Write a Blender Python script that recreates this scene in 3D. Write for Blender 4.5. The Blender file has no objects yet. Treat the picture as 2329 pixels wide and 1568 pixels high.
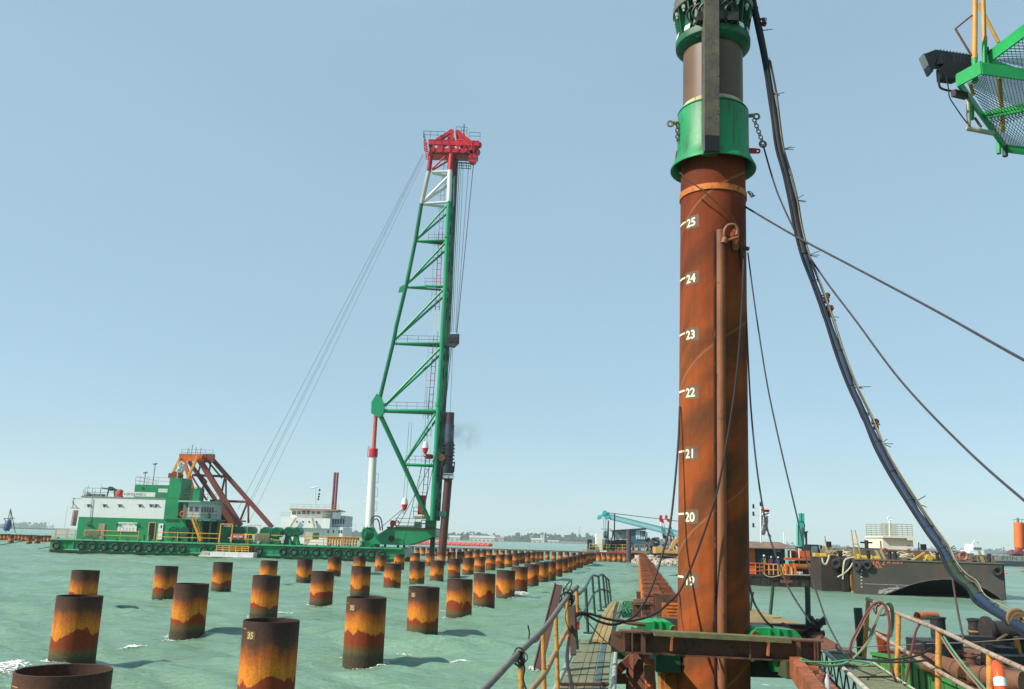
import bpy, math, random
import numpy as np
from mathutils import Vector, Matrix
random.seed(7)
PI = math.pi
SC = bpy.context.scene
COL = SC.collection
# ---------------------------------------------------------------- camera
H = 3.3                                   # eye height above the water
F, CX, CY = 2000.0, 1164.5, 784.0         # focal length and centre in a 2329 px wide frame
RM = Matrix.Rotation(math.radians(90 + 12.57), 3, 'X') @ Matrix.Rotation(math.radians(1.6), 3, 'Z')
CAMP = Vector((0, 0, H))
cam_d = bpy.data.cameras.new('camera')
cam_d.sensor_width = 36; cam_d.lens = 36 * F / 2329
cam_d.clip_start = 0.1; cam_d.clip_end = 20000
cam = bpy.data.objects.new('camera', cam_d); COL.objects.link(cam)
cam.matrix_world = Matrix.Translation(CAMP) @ RM.to_4x4()
SC.camera = cam
# ---------------------------------------------------------------- light
SUN_EL, SUN_AZ = math.radians(42), math.radians(66)      # azimuth: to the left, from straight behind the camera
sdir = Vector((-math.sin(SUN_AZ) * math.cos(SUN_EL), -math.cos(SUN_AZ) * math.cos(SUN_EL), math.sin(SUN_EL)))
sun_d = bpy.data.lights.new('sun', 'SUN'); sun_d.energy = 5.0; sun_d.angle = math.radians(0.53); sun_d.color = (1, 0.93, 0.82)
sun = bpy.data.objects.new('sun', sun_d); COL.objects.link(sun)
sun.rotation_euler = (-sdir).to_track_quat('-Z', 'Y').to_euler()
sun.location = (-60, -30, 80)
W = bpy.data.worlds.new('World'); SC.world = W; W.use_nodes = True
wn = W.node_tree; bg = wn.nodes['Background']
sky = wn.nodes.new('ShaderNodeTexSky'); sky.sky_type = 'NISHITA'; sky.sun_disc = False
sky.sun_elevation = SUN_EL
sky.sun_rotation = math.atan2(sdir.x, sdir.y)
sky.air_density = 0.9; sky.dust_density = 0.3; sky.ozone_density = 1.5; sky.altitude = 0
smx = wn.nodes.new('ShaderNodeMix'); smx.data_type = 'RGBA'; smx.inputs[0].default_value = .72      # even milky haze mixed into the clear sky
wtc = wn.nodes.new('ShaderNodeTexCoord'); wno = wn.nodes.new('ShaderNodeTexNoise'); wno.inputs['Scale'].default_value = 1.6; wno.inputs['Detail'].default_value = 3
wmp = wn.nodes.new('ShaderNodeMapping'); wmp.inputs['Scale'].default_value = (1, 1, 3.2); wn.links.new(wtc.outputs['Generated'], wmp.inputs[0]); wn.links.new(wmp.outputs[0], wno.inputs['Vector'])
wmr = wn.nodes.new('ShaderNodeMapRange'); wmr.inputs[1].default_value = .3; wmr.inputs[2].default_value = .7; wmr.inputs[3].default_value = .64; wmr.inputs[4].default_value = .80
wn.links.new(wno.outputs[0], wmr.inputs[0]); wn.links.new(wmr.outputs[0], smx.inputs[0])      # faint uneven haze
wn.links.new(sky.outputs[0], smx.inputs[6]); smx.inputs[7].default_value = (2.04, 3.04, 3.56, 1)
wn.links.new(smx.outputs[2], bg.inputs[0]); bg.inputs[1].default_value = 0.13
SC.view_settings.view_transform = 'Standard'; SC.view_settings.look = 'None'
SC.view_settings.gamma = 1; SC.view_settings.use_curve_mapping = False
SC.view_settings.exposure = 0.58
SC.cycles.max_bounces = 6; SC.cycles.volume_bounces = 2; SC.cycles.use_denoising = True

# ---------------------------------------------------------------- point helpers
def ray(px, py):
    return RM @ Vector(((px - CX) / F, -(py - CY) / F, -1))
def at(px, py, Y):
    d = ray(px, py); return CAMP + d * (Y / d.y)
def atz(px, py, z):
    d = ray(px, py); return CAMP + d * ((z - H) / d.z)
def V(*a): return Vector(a)

# ---------------------------------------------------------------- mesh builder
class MB:
    def __init__(s): s.v = []; s.f = []
    def add(s, vs, fs):
        n = len(s.v); s.v += [Vector(p) for p in vs]; s.f += [tuple(i + n for i in f) for f in fs]; return s
    def box(s, x0, x1, y0, y1, z0, z1):
        return s.add([(x0,y0,z0),(x1,y0,z0),(x1,y1,z0),(x0,y1,z0),(x0,y0,z1),(x1,y0,z1),(x1,y1,z1),(x0,y1,z1)],
                     [(0,3,2,1),(4,5,6,7),(0,1,5,4),(1,2,6,5),(2,3,7,6),(3,0,4,7)])
    def prism(s, pts, ex):
        n = len(pts); ex = Vector(ex); pts = [Vector(p) for p in pts]
        nr = Vector((0, 0, 0))
        for i in range(n): nr += pts[i].cross(pts[(i + 1) % n])
        if nr.dot(ex) > 0: pts = pts[::-1]
        vs = pts + [p + ex for p in pts]
        return s.add(vs, [tuple(range(n)), tuple(range(2*n-1, n-1, -1))] + [((i+1) % n, i, i+n, (i+1) % n + n) for i in range(n)])
    def beam(s, p, q, w, h, up=(0,0,1)):
        p = Vector(p); q = Vector(q); d = (q - p).normalized(); up = Vector(up)
        if abs(d.dot(up)) > .97: up = Vector((1,0,0)) if abs(d.x) < .9 else Vector((0,1,0))
        sx = d.cross(up).normalized() * (w / 2); uz = sx.normalized().cross(d) * (h / 2)
        c = [-sx-uz, sx-uz, sx+uz, -sx+uz]
        return s.add([p + k for k in c] + [q + k for k in c], [(0,1,2,3)[::-1],(4,5,6,7)] + [(i,(i+1)%4,(i+1)%4+4,i+4) for i in range(4)][::1])
    def ibeam(s, p, q, w, h, t=.02, up=(0,0,1)):
        p = Vector(p); q = Vector(q); d = (q - p).normalized(); up = Vector(up)
        sx = d.cross(up).normalized(); uz = sx.cross(d)
        for o in (1, -1): s.beam(p + uz*o*(h/2 - t/2), q + uz*o*(h/2 - t/2), w, t, up)
        return s.beam(p, q, t, h - 2*t, up)
    def tube(s, p, q, r, n=8, r2=None, cap=True):
        p = Vector(p); q = Vector(q); r2 = r if r2 is None else r2
        d = (q - p).normalized(); a = d.orthogonal().normalized(); b = d.cross(a)
        vs = []
        for c, rr in ((p, r), (q, r2)):
            for i in range(n):
                t = 2*PI*i/n; vs.append(c + (a*math.cos(t) + b*math.sin(t)) * rr)
        fs = [(i, (i+1) % n, (i+1) % n + n, i + n) for i in range(n)]
        if cap: fs += [tuple(range(n-1, -1, -1)), tuple(range(n, 2*n))]
        return s.add(vs, fs)
    def path(s, pts, r, n=8, sub=5, rf=None):
        pts = [Vector(p) for p in pts]
        if sub > 1: pts = smooth(pts, sub)
        m = len(pts); prev = None; vs = []
        for k, p in enumerate(pts):
            d = (pts[min(k+1, m-1)] - pts[max(k-1, 0)]).normalized()
            a = (prev - d * prev.dot(d)).normalized() if prev is not None and (prev - d*prev.dot(d)).length > 1e-4 else d.orthogonal().normalized()
            prev = a; b = d.cross(a); rr = r if rf is None else r * rf(k / (m-1))
            for i in range(n):
                t = 2*PI*i/n; vs.append(p + (a*math.cos(t) + b*math.sin(t)) * rr)
        fs = [(k*n+i, k*n+(i+1) % n, (k+1)*n+(i+1) % n, (k+1)*n+i) for k in range(m-1) for i in range(n)]
        fs += [tuple(range(n-1, -1, -1)), tuple(range((m-1)*n, m*n))]
        return s.add(vs, fs)
    def lathe(s, prof, c, d=(0,0,1), n=24, a0=0.0, a1=2*PI):
        c = Vector(c); d = Vector(d).normalized(); a = Vector((1,0,0)); a = (a - d*a.dot(d)).normalized(); b = d.cross(a)
        full = abs(a1 - a0 - 2*PI) < 1e-6; m = n if full else n + 1
        vs = [c + d*z + (a*math.cos(a0+(a1-a0)*i/n) + b*math.sin(a0+(a1-a0)*i/n))*r for (r, z) in prof for i in range(m)]
        fs = [(k*m+i, k*m+(i+1) % m, (k+1)*m+(i+1) % m, (k+1)*m+i) for k in range(len(prof)-1) for i in range(n)]
        return s.add(vs, fs)
    def torus(s, c, ax, R, r, n=18, m=8):
        c = Vector(c); ax = Vector(ax).normalized(); a = ax.orthogonal().normalized(); b = ax.cross(a); vs = []
        for i in range(n):
            t = 2*PI*i/n; e = a*math.cos(t) + b*math.sin(t)
            for j in range(m):
                u = 2*PI*j/m; vs.append(c + e*(R + r*math.cos(u)) + ax*(r*math.sin(u)))
        return s.add(vs, [(i*m+j, ((i+1) % n)*m+j, ((i+1) % n)*m+(j+1) % m, i*m+(j+1) % m) for i in range(n) for j in range(m)])
    def build(s, name, mat, parent=None, smooth=None, **kw):
        me = bpy.data.meshes.new(name)
        if parent is not None:
            root = parent
            while root.parent: root = root.parent
            o0 = root.location.copy()
        else:
            xs = [p.x for p in s.v]; ys = [p.y for p in s.v]; zs = [p.z for p in s.v]
            o0 = Vector(((min(xs)+max(xs))/2, (min(ys)+max(ys))/2, min(zs)))
        me.from_pydata([tuple(p - o0) for p in s.v], [], s.f); me.update()
        if smooth:
            me.polygons.foreach_set('use_smooth', [True]*len(me.polygons))
            me.set_sharp_from_angle(angle=math.radians(smooth if smooth > 1 else 40))
        me.materials.append(mat)
        o = bpy.data.objects.new(name, me); COL.objects.link(o)
        if parent is not None: o.parent = parent
        else: o.location = o0
        if kw: tag(o, **kw)
        return o
def smooth(pts, sub):
    out = []; n = len(pts)
    for i in range(n-1):
        p0, p1, p2, p3 = pts[max(i-1,0)], pts[i], pts[i+1], pts[min(i+2,n-1)]
        for k in range(sub):
            t = k/sub
            out.append(.5*((2*p1) + (p2-p0)*t + (2*p0-5*p1+4*p2-p3)*t*t + (3*p1-p0-3*p2+p3)*t**3))
    out.append(pts[-1]); return out
def tag(o, label=None, cat=None, group=None, kind=None):
    if label: o['label'] = label
    if cat: o['category'] = cat
    if group: o['group'] = group
    if kind: o['kind'] = kind
    return o
def thing(name, loc, label, cat, group=None):
    o = bpy.data.objects.new(name, None); COL.objects.link(o); o.location = Vector(loc); o.empty_display_size = .3
    return tag(o, label, cat, group)
def copy_tree(o, parent=None):
    c = o.copy(); COL.objects.link(c); c.parent = parent
    for ch in KIDS(o): copy_tree(ch, c)
    return c
def KIDS(o): return [x for x in list(bpy.data.objects) if x.parent == o]
ORD = ['first','second','third','fourth','fifth','sixth','seventh','eighth','ninth','tenth','eleventh','twelfth','thirteenth','fourteenth','fifteenth','sixteenth','seventeenth','eighteenth','nineteenth','twentieth','twenty-first','twenty-second','twenty-third','twenty-fourth','twenty-fifth','twenty-sixth','twenty-seventh']

# ---------------------------------------------------------------- text as mesh
def text2d(txt, size, bold=0.0):
    cu = bpy.data.curves.new('t', 'FONT'); cu.body = txt; cu.size = size; cu.offset = bold; cu.resolution_u = 3
    ob = bpy.data.objects.new('t', cu); COL.objects.link(ob)
    me = ob.to_mesh(); vs = [v.co.copy() for v in me.vertices]; fs = [tuple(p.vertices) for p in me.polygons]
    ob.to_mesh_clear(); bpy.data.objects.remove(ob); bpy.data.curves.remove(cu)
    return vs, fs
def text_on(mb, txt, size, o, ux, uy, bold=0.0, sx=1.0, th=None):
    """flat lettering starting at o, along ux, up uy"""
    vs, fs = text2d(txt, size, bold); o = Vector(o); ux = Vector(ux).normalized(); uy = Vector(uy).normalized()
    return mb.add([o + ux*(p.x*sx) + uy*p.y for p in vs], fs)

# ---------------------------------------------------------------- materials
def L(c):
    return tuple(((x/255)/12.92 if x/255 <= .04045 else ((x/255+.055)/1.055)**2.4) for x in c)
_m = {}
def nd(nt, t, **kw):
    n = nt.nodes.new(t)
    for k, v in kw.items(): setattr(n, k, v)
    return n
def noise(nt, co, scale, det=5, rough=.6, dist=0):
    n = nd(nt, 'ShaderNodeTexNoise'); n.inputs['Scale'].default_value = scale; n.inputs['Detail'].default_value = det
    n.inputs['Roughness'].default_value = rough; n.inputs['Distortion'].default_value = dist
    nt.links.new(co, n.inputs['Vector']); return n
def ramp(nt, fac, stops):
    r = nd(nt, 'ShaderNodeValToRGB'); e = r.color_ramp.elements
    while len(e) < len(stops): e.new(.5)
    for k, (p, c) in enumerate(stops):
        e[k].position = p; e[k].color = (c, c, c, 1) if not isinstance(c, tuple) else (*c, 1)
    nt.links.new(fac, r.inputs[0]); return r
def mixc(nt, fac, a, b, mode='MIX'):
    m = nd(nt, 'ShaderNodeMix', data_type='RGBA', blend_type=mode)
    for i, x in ((0, fac), (6, a), (7, b)):
        if isinstance(x, (int, float)): m.inputs[i].default_value = x
        elif isinstance(x, tuple): m.inputs[i].default_value = (*x, 1)
        else: nt.links.new(x, m.inputs[i])
    return m.outputs[2]
def math_(nt, op, a, b=None, c=None):
    m = nd(nt, 'ShaderNodeMath', operation=op)
    for i, x in enumerate((a, b, c)):
        if x is None: continue
        if isinstance(x, (int, float)): m.inputs[i].default_value = x
        else: nt.links.new(x, m.inputs[i])
    return m.outputs[0]
def newmat(name):
    m = bpy.data.materials.new(name); m.use_nodes = True
    return m, m.node_tree, m.node_tree.nodes['Principled BSDF']
def paint(name, col, rough=.5, metal=0.0, var=.25, scale=1.2, rust=0.0, rustc=(110,62,36), bump=.0, streak=0.0, spec=.4):
    if name in _m: return _m[name]
    m, nt, b = newmat(name); c = tuple(x*.78 for x in L(col)); rustc_ = tuple(x*.78 for x in L(rustc))
    co = nd(nt, 'ShaderNodeTexCoord').outputs['Object']
    n1 = noise(nt, co, scale, 6, .65)
    dark = tuple(x*(1-var*1.3) for x in c); light = tuple(min(1, x*(1+var*.5)) for x in c)
    out = mixc(nt, ramp(nt, n1.outputs[0], [(.3, 0.), (.7, 1.)]).outputs[0], dark, light)
    if streak:
        mp = nd(nt, 'ShaderNodeMapping'); mp.inputs['Scale'].default_value = (3, 3, .25); nt.links.new(co, mp.inputs[0])
        n3 = noise(nt, mp.outputs[0], scale*2.5, 4, .6)
        out = mixc(nt, math_(nt, 'MULTIPLY', ramp(nt, n3.outputs[0], [(.48, 0.), (.68, 1.)]).outputs[0], streak), out, tuple(x*.6 for x in rustc_))
    if rust:
        n2 = noise(nt, co, scale*3.1, 8, .75, .4)
        t = .72 - rust*.34
        out = mixc(nt, ramp(nt, n2.outputs[0], [(t-.03, 0.), (t+.03, 1.)]).outputs[0], out, rustc_)
        n4 = noise(nt, co, scale*14, 5, .7)
    nt.links.new(out, b.inputs['Base Color'])
    b.inputs['Roughness'].default_value = rough; b.inputs['Metallic'].default_value = metal
    b.inputs['Specular IOR Level'].default_value = spec
    if bump:
        n5 = noise(nt, co, scale*9, 6, .7); bp = nd(nt, 'ShaderNodeBump'); bp.inputs['Strength'].default_value = bump; bp.inputs['Distance'].default_value = .02
        nt.links.new(n5.outputs[0], bp.inputs['Height']); nt.links.new(bp.outputs[0], b.inputs['Normal'])
    _m[name] = m; return m

def pile_mat():
    m, nt, b = newmat('weathered_pile'); tc = nd(nt, 'ShaderNodeTexCoord'); co = tc.outputs['Object']
    geo = nd(nt, 'ShaderNodeNewGeometry'); rnd = nd(nt, 'ShaderNodeObjectInfo').outputs['Random']
    sep = nd(nt, 'ShaderNodeSeparateXYZ'); nt.links.new(co, sep.inputs[0]); z = sep.outputs[2]
    mp = nd(nt, 'ShaderNodeMapping'); mp.inputs['Scale'].default_value = (1, 1, .5); nt.links.new(geo.outputs['Position'], mp.inputs[0])
    big = noise(nt, mp.outputs[0], 1.5, 7, .5, .3); med = noise(nt, mp.outputs[0], 6, 8, .7, .2)
    zj = math_(nt, 'ADD', z, math_(nt, 'MULTIPLY_ADD', big.outputs[0], 1.25, -.62))
    zj = math_(nt, 'ADD', zj, math_(nt, 'MULTIPLY_ADD', med.outputs[0], .10, -.05))
    zs = math_(nt, 'ADD', z, math_(nt, 'MULTIPLY_ADD', big.outputs[0], .7, -.35))
    zs = math_(nt, 'ADD', zs, math_(nt, 'MULTIPLY_ADD', rnd, .26, -.13))
    zs = math_(nt, 'ADD', zs, math_(nt, 'MULTIPLY_ADD', med.outputs[0], .3, -.15))
    s1 = math_(nt, 'DIVIDE', zs, 1.6)
    # dark top fading into orange
    up = ramp(nt, s1, [(.50, L((244,150,44))), (.64, L((206,112,40))), (.78, L((104,70,52))), (1., L((72,54,48)))])
    zl = math_(nt, 'DIVIDE', z, 1.6)
    zl = math_(nt, 'ADD', zl, math_(nt, 'MULTIPLY_ADD', med.outputs[0], .12, -.06))
    low = ramp(nt, zl, [(.04, L((82,74,56))), (.11, L((104,98,62))), (.17, L((122,94,50))), (.24, L((158,66,30)))])
    edge = ramp(nt, math_(nt, 'ADD', zj, math_(nt, 'MULTIPLY_ADD', rnd, .36, -.18)), [(.60, 0.), (.63, 1.)])
    c = mixc(nt, edge.outputs[0], low.outputs[0], up.outputs[0])
    fine = noise(nt, geo.outputs['Position'], 22, 8, .75)
    mps = nd(nt, 'ShaderNodeMapping'); mps.inputs['Scale'].default_value = (9, 9, .8); nt.links.new(geo.outputs['Position'], mps.inputs[0])
    run = noise(nt, mps.outputs[0], 1.3, 6, .7)
    c = mixc(nt, math_(nt, 'MULTIPLY', ramp(nt, run.outputs[0], [(.46, 0.), (.72, 1.)]).outputs[0], .5), c, L((86,52,34)))
    sct = noise(nt, geo.outputs['Position'], 3.4, 7, .8)
    c = mixc(nt, ramp(nt, sct.outputs[0], [(.60, 0.), (.68, .55)]).outputs[0], c, L((96,60,42)))
    c = mixc(nt, 1.0, c, tuple([.74]*3), 'MULTIPLY')
    c = mixc(nt, .7, c, mixc(nt, ramp(nt, fine.outputs[0], [(.3, 0.), (.75, 1.)]).outputs[0], tuple([.25]*3), tuple([1.3]*3)), 'MULTIPLY')
    nt.links.new(c, b.inputs['Base Color']); b.inputs['Roughness'].default_value = .75; b.inputs['Specular IOR Level'].default_value = .25
    bp = nd(nt, 'ShaderNodeBump'); bp.inputs['Strength'].default_value = .5; bp.inputs['Distance'].default_value = .012
    nt.links.new(fine.outputs[0], bp.inputs['Height']); nt.links.new(bp.outputs[0], b.inputs['Normal'])
    return m
def rust_pile_mat():
    m, nt, b = newmat('rusty_driven_pile'); co = nd(nt, 'ShaderNodeTexCoord').outputs['Object']
    sep = nd(nt, 'ShaderNodeSeparateXYZ'); nt.links.new(co, sep.inputs[0])
    ang = math_(nt, 'ARCTAN2', sep.outputs[1], sep.outputs[0])
    hel = math_(nt, 'ADD', sep.outputs[2], math_(nt, 'MULTIPLY', ang, -.42))      # spiral of the strip the pipe is rolled from
    cmb = nd(nt, 'ShaderNodeCombineXYZ'); nt.links.new(hel, cmb.inputs[2]); nt.links.new(math_(nt, 'MULTIPLY', ang, .3), cmb.inputs[0])
    nt.links.new(math_(nt, 'MULTIPLY', sep.outputs[2], .12), cmb.inputs[1])
    band = noise(nt, cmb.outputs[0], 1.1, 5, .6, .3)
    c = ramp(nt, band.outputs[0], [(.28, L((92,64,46))), (.42, L((132,78,44))), (.55, L((176,92,42))), (.68, L((186,104,50))), (.8, L((120,84,60)))]).outputs[0]
    topm = ramp(nt, math_(nt, 'DIVIDE', sep.outputs[2], 20), [(.36, 0.), (.47, 1.)])     # redder towards the top
    c = mixc(nt, math_(nt, 'MULTIPLY', topm.outputs[0], .75), c, mixc(nt, band.outputs[0], L((92,40,26)), L((150,66,38))))
    mp = nd(nt, 'ShaderNodeMapping'); mp.inputs['Scale'].default_value = (5, 5, .5); nt.links.new(co, mp.inputs[0])
    st = noise(nt, mp.outputs[0], 1.2, 7, .7)
    c = mixc(nt, math_(nt, 'MULTIPLY', ramp(nt, st.outputs[0], [(.45, 0.), (.75, 1.)]).outputs[0], .45), c, L((74,48,36)))
    sc = nd(nt, 'ShaderNodeCombineXYZ'); nt.links.new(math_(nt, 'MULTIPLY', hel, 34), sc.inputs[2]); nt.links.new(math_(nt, 'MULTIPLY', ang, 1.5), sc.inputs[0])
    scr = noise(nt, sc.outputs[0], 1, 2, .5)
    c = mixc(nt, math_(nt, 'MULTIPLY', ramp(nt, scr.outputs[0], [(.62, 0.), (.8, 1.)]).outputs[0], .35), c, L((150,112,84)))
    c = mixc(nt, 1.0, c, (.60,.56,.54), 'MULTIPLY')
    seam = ramp(nt, math_(nt, 'PINGPONG', hel, 1.32), [(.0, 1.), (.012, 1.), (.03, 0.)])
    c = mixc(nt, math_(nt, 'MULTIPLY', seam.outputs[0], .28), c, L((170,125,90)))
    sp = noise(nt, co, 3.3, 6, .8)
    c = mixc(nt, ramp(nt, sp.outputs[0], [(.70, 0.), (.76, .6)]).outputs[0], c, L((176,120,80)))
    nt.links.new(c, b.inputs['Base Color']); b.inputs['Roughness'].default_value = .8; b.inputs['Specular IOR Level'].default_value = .15
    fine = noise(nt, co, 40, 6, .7); bp = nd(nt, 'ShaderNodeBump'); bp.inputs['Strength'].default_value = .35; bp.inputs['Distance'].default_value = .006
    nt.links.new(fine.outputs[0], bp.inputs['Height']); nt.links.new(bp.outputs[0], b.inputs['Normal'])
    return m
def water_mat():
    m, nt, b = newmat('sea_water'); geo = nd(nt, 'ShaderNodeNewGeometry'); co = geo.outputs['Position']
    mp = nd(nt, 'ShaderNodeMapping'); mp.inputs['Rotation'].default_value = (0, 0, .5); mp.inputs['Scale'].default_value = (.45, 1.1, 1); nt.links.new(co, mp.inputs[0])
    a = noise(nt, mp.outputs[0], .12, 4, .6); c = mixc(nt, ramp(nt, a.outputs[0], [(.35, 0.), (.65, 1.)]).outputs[0], L((90,119,100)), L((105,137,117)))
    w = noise(nt, mp.outputs[0], 2.4, 6, .62, .4); r = noise(nt, mp.outputs[0], 11, 4, .6, .2)
    f1 = noise(nt, mp.outputs[0], .9, 8, .72, 1.2); f2 = noise(nt, mp.outputs[0], .16, 3, .5)
    fm = math_(nt, 'MULTIPLY', ramp(nt, f1.outputs[0], [(.64, 0.), (.72, .8)]).outputs[0], ramp(nt, f2.outputs[0], [(.5, 0.), (.62, 1.)]).outputs[0])
    c = mixc(nt, fm, c, L((205,216,205)))
    nt.links.new(c, b.inputs['Base Color'])
    b.inputs['Roughness'].default_value = .26; b.inputs['IOR'].default_value = 1.33
    b.inputs['Specular IOR Level'].default_value = .32
    b.inputs['Subsurface Weight'].default_value = .5; b.inputs['Subsurface Radius'].default_value = (.5, .9, .7); b.inputs['Subsurface Scale'].default_value = .5
    bp = nd(nt, 'ShaderNodeBump'); bp.inputs['Strength'].default_value = .8; bp.inputs['Distance'].default_value = .2
    nt.links.new(math_(nt, 'MULTIPLY_ADD', r.outputs[0], .22, w.outputs[0]), bp.inputs['Height']); nt.links.new(bp.outputs[0], b.inputs['Normal'])
    return m
M_PILE = pile_mat(); M_RUSTP = rust_pile_mat(); M_WATER = water_mat()
GREEN = paint('barge_green', (26,150,96), .42, var=.2, scale=.35, rust=.22, rustc=(120,104,60), streak=.25)
DGREEN = paint('frame_green', (20,120,74), .5, var=.35, scale=1.5, rust=.45, rustc=(96,84,50), bump=.3)
TGREEN = paint('tower_green', (22,158,104), .35, var=.12, scale=.25, streak=.12, rustc=(130,120,80))
NGREEN = paint('hammer_green', (16,150,88), .5, var=.3, scale=1.3, rust=.2, rustc=(52,60,40), bump=.15, streak=.55)
YEL = paint('rail_yellow', (232,168,52), .5, var=.15, scale=2, rust=.32, rustc=(168,108,58))
YELN = paint('near_rail_yellow', (214,148,58), .55, var=.3, scale=6, rust=.5, rustc=(158,116,80), bump=.3)
WHITE = paint('white_paint', (236,240,236), .5, var=.05, scale=.6, streak=.12, rustc=(150,140,120))
WORN = paint('worn_pipe', (176,160,142), .6, var=.3, scale=6, rust=.5, rustc=(146,96,66), bump=.3)
GREYP = paint('grey_pipe', (122,116,110), .6, var=.3, scale=5, rust=.4, rustc=(132,94,70), bump=.3)
RED = paint('red_paint', (200,34,48), .4, var=.15, scale=.5)
MAROON = paint('oxide_maroon', (136,70,58), .5, var=.25, scale=.3, rust=.2, rustc=(96,50,42))
ORANGE = paint('orange_paint', (226,112,44), .5, var=.2, scale=.8, rust=.2, rustc=(150,64,36))
BLACK = paint('black_steel', (40,42,44), .5, var=.3, scale=1.2, rust=.2, rustc=(70,56,46))
DARK = paint('dark_grease', (28,28,30), .4, var=.3, scale=2)
RUBBER = paint('rubber', (34,40,42), .75, var=.3, scale=2)
ROPE = paint('rope', (92,76,66), .85, var=.4, scale=9, bump=.5)
CABLE = paint('steel_cable', (48,52,60), .6, var=.2, scale=3)
GLASS = paint('window_glass', (52,66,74), .12, var=.2, scale=1, spec=.8)
BROWN = paint('rusty_brown', (118,74,52), .7, var=.35, scale=1.6, rust=.45, rustc=(78,50,38), bump=.3)
BRIGHTR = paint('bright_rust', (196,98,38), .75, var=.35, scale=1.2, rust=.55, rustc=(112,58,34), bump=.4)
PLANK = paint('plank', (134,128,88), .8, var=.35, scale=2.5, rust=.4, rustc=(112,92,60), bump=.5)
GREY = paint('grey_steel', (120,122,118), .6, var=.3, scale=.6, rust=.35, rustc=(116,86,62))
# ================================================================ WATER
def wave_height(x, y):
    h = np.zeros_like(x); rs = np.random.RandomState(3)
    for lam, amp, n in ((9.0, .050, 3), (4.2, .046, 5), (2.1, .032, 6), (1.05, .017, 6), (.55, .007, 4)):
        for _ in range(n):
            a = 1.15 + rs.uniform(-.65, .65); l = lam*rs.uniform(.75, 1.3); ph = rs.uniform(0, 6.28); k = 2*PI/l
            wob = .6*np.sin(x*k*.21 + ph) + .6*np.sin(y*k*.17 + ph*2)
            t = np.sin((x*math.cos(a) + y*math.sin(a))*k + ph + wob)
            h += amp*(t + .35*(1 - np.abs(t))*2 - .35)
    return h
def build_water():
    ys = [2.5]
    while ys[-1] < 420: ys.append(ys[-1]*1.0068 + .012)
    ys = np.array(ys); n = 300
    u = np.linspace(-1, 1, n)
    X = (np.outer(ys*.78 + 6, u)); Y = np.repeat(ys[:, None], n, 1)
    Z = wave_height(X, Y)*np.clip((420 - Y)/120, 0, 1)*np.clip((Y-2.5)/1.5, 0, 1)
    # calmer water right of the sheet pile wall
    calm = np.clip((X - (5.2 + .139*(Y-30)))/1.5, 0, 1); Z = Z*(1 - .78*calm)
    nr = len(ys); co = np.stack([X, Y, Z], -1).reshape(-1, 3)
    i = np.arange(nr-1)[:, None]*n + np.arange(n-1)[None, :]; i = i.reshape(-1)
    q = np.stack([i, i+1, i+n+1, i+n], -1)
    # outer skirt out to the horizon
    L0, L1 = 0, n-1; B0 = (nr-1)*n; B1 = B0 + n-1
    ext = np.array([[-9000, 2.5, 0], [9000, 2.5, 0], [9000, 9000, 0], [-9000, 9000, 0], [-9000, -300, 0], [9000, -300, 0]], float)
    e = len(co); co = np.vstack([co, ext])
    me = bpy.data.meshes.new('water')
    faces = q.tolist()
    left = [r*n for r in range(nr)]; right = [r*n + n-1 for r in range(nr)]; bot = list(range(n)); top = list(range(B0, B0+n))
    faces.append([e] + left + [e+3]); faces.append([e+1, e+2] + right[::-1])
    faces.append([e+3] + top + [e+2]); faces.append([e+4, e+5, e+1] + bot[::-1] + [e])
    me.from_pydata(co.tolist(), [], faces); me.update()
    me.polygons.foreach_set('use_smooth', [True]*len(me.polygons)); me.materials.append(M_WATER)
    o = bpy.data.objects.new('water', me); COL.objects.link(o); tag(o, kind='structure')
build_water()

# ================================================================ AIR
def build_haze():
    mb = MB().box(-4500, 4500, -40, 4600, -1, 95)
    m = bpy.data.materials.new('haze'); m.use_nodes = True; nt = m.node_tree; nt.nodes.clear()
    v = nd(nt, 'ShaderNodeVolumePrincipled'); v.inputs['Color'].default_value = (.76, .85, .90, 1); v.inputs['Density'].default_value = HAZE
    v.inputs['Anisotropy'].default_value = .2
    out = nd(nt, 'ShaderNodeOutputMaterial'); nt.links.new(v.outputs[0], out.inputs['Volume'])
    o = mb.build('haze', m); tag(o, kind='stuff')
HAZE = 1.7e-4
build_haze()

# ================================================================ PILES STANDING IN THE WATER
PR = .555
def curved_text(mb, txt, size, c, R, ang, z, bold=.02, gap=.006, sx=1.0):
    """lettering wrapped round a vertical cylinder; ang is where the text starts (0 = facing the camera, minus = left)"""
    vs, fs = text2d(txt, size, bold); c = Vector(c); out = []
    for p in vs:
        a = ang + p.x*sx/R
        out.append(c + Vector((math.sin(a)*(R+gap), -math.cos(a)*(R+gap), z + p.y)))
    return mb.add(out, fs)
def curved_patch(mb, c, R, a0, a1, z0, z1, gap=.004, n=8):
    c = Vector(c); vs = []
    for i in range(n+1):
        a = a0 + (a1-a0)*i/n
        for z in (z0, z1): vs.append(c + Vector((math.sin(a)*(R+gap), -math.cos(a)*(R+gap), z)))
    return mb.add(vs, [(2*i, 2*i+2, 2*i+3, 2*i+1) for i in range(n)])
def pile_shell(n, R=PR, top=1.6, bot=-.8):
    m = MB(); m.lathe([(R, bot), (R, .35), (R, .9), (R, top-.004), (R-.004, top), (R-.022, top), (R-.026, top-.004), (R-.026, bot)], (0,0,0), n=n); return m
def shell_mesh(n, R=PR):
    me = bpy.data.meshes.new('pipe_pile'); m = pile_shell(n, R); me.from_pydata([tuple(v) for v in m.v], [], m.f); me.update()
    me.polygons.foreach_set('use_smooth', [True]*len(me.polygons)); me.set_sharp_from_angle(angle=math.radians(40)); me.materials.append(M_PILE); return me
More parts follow.
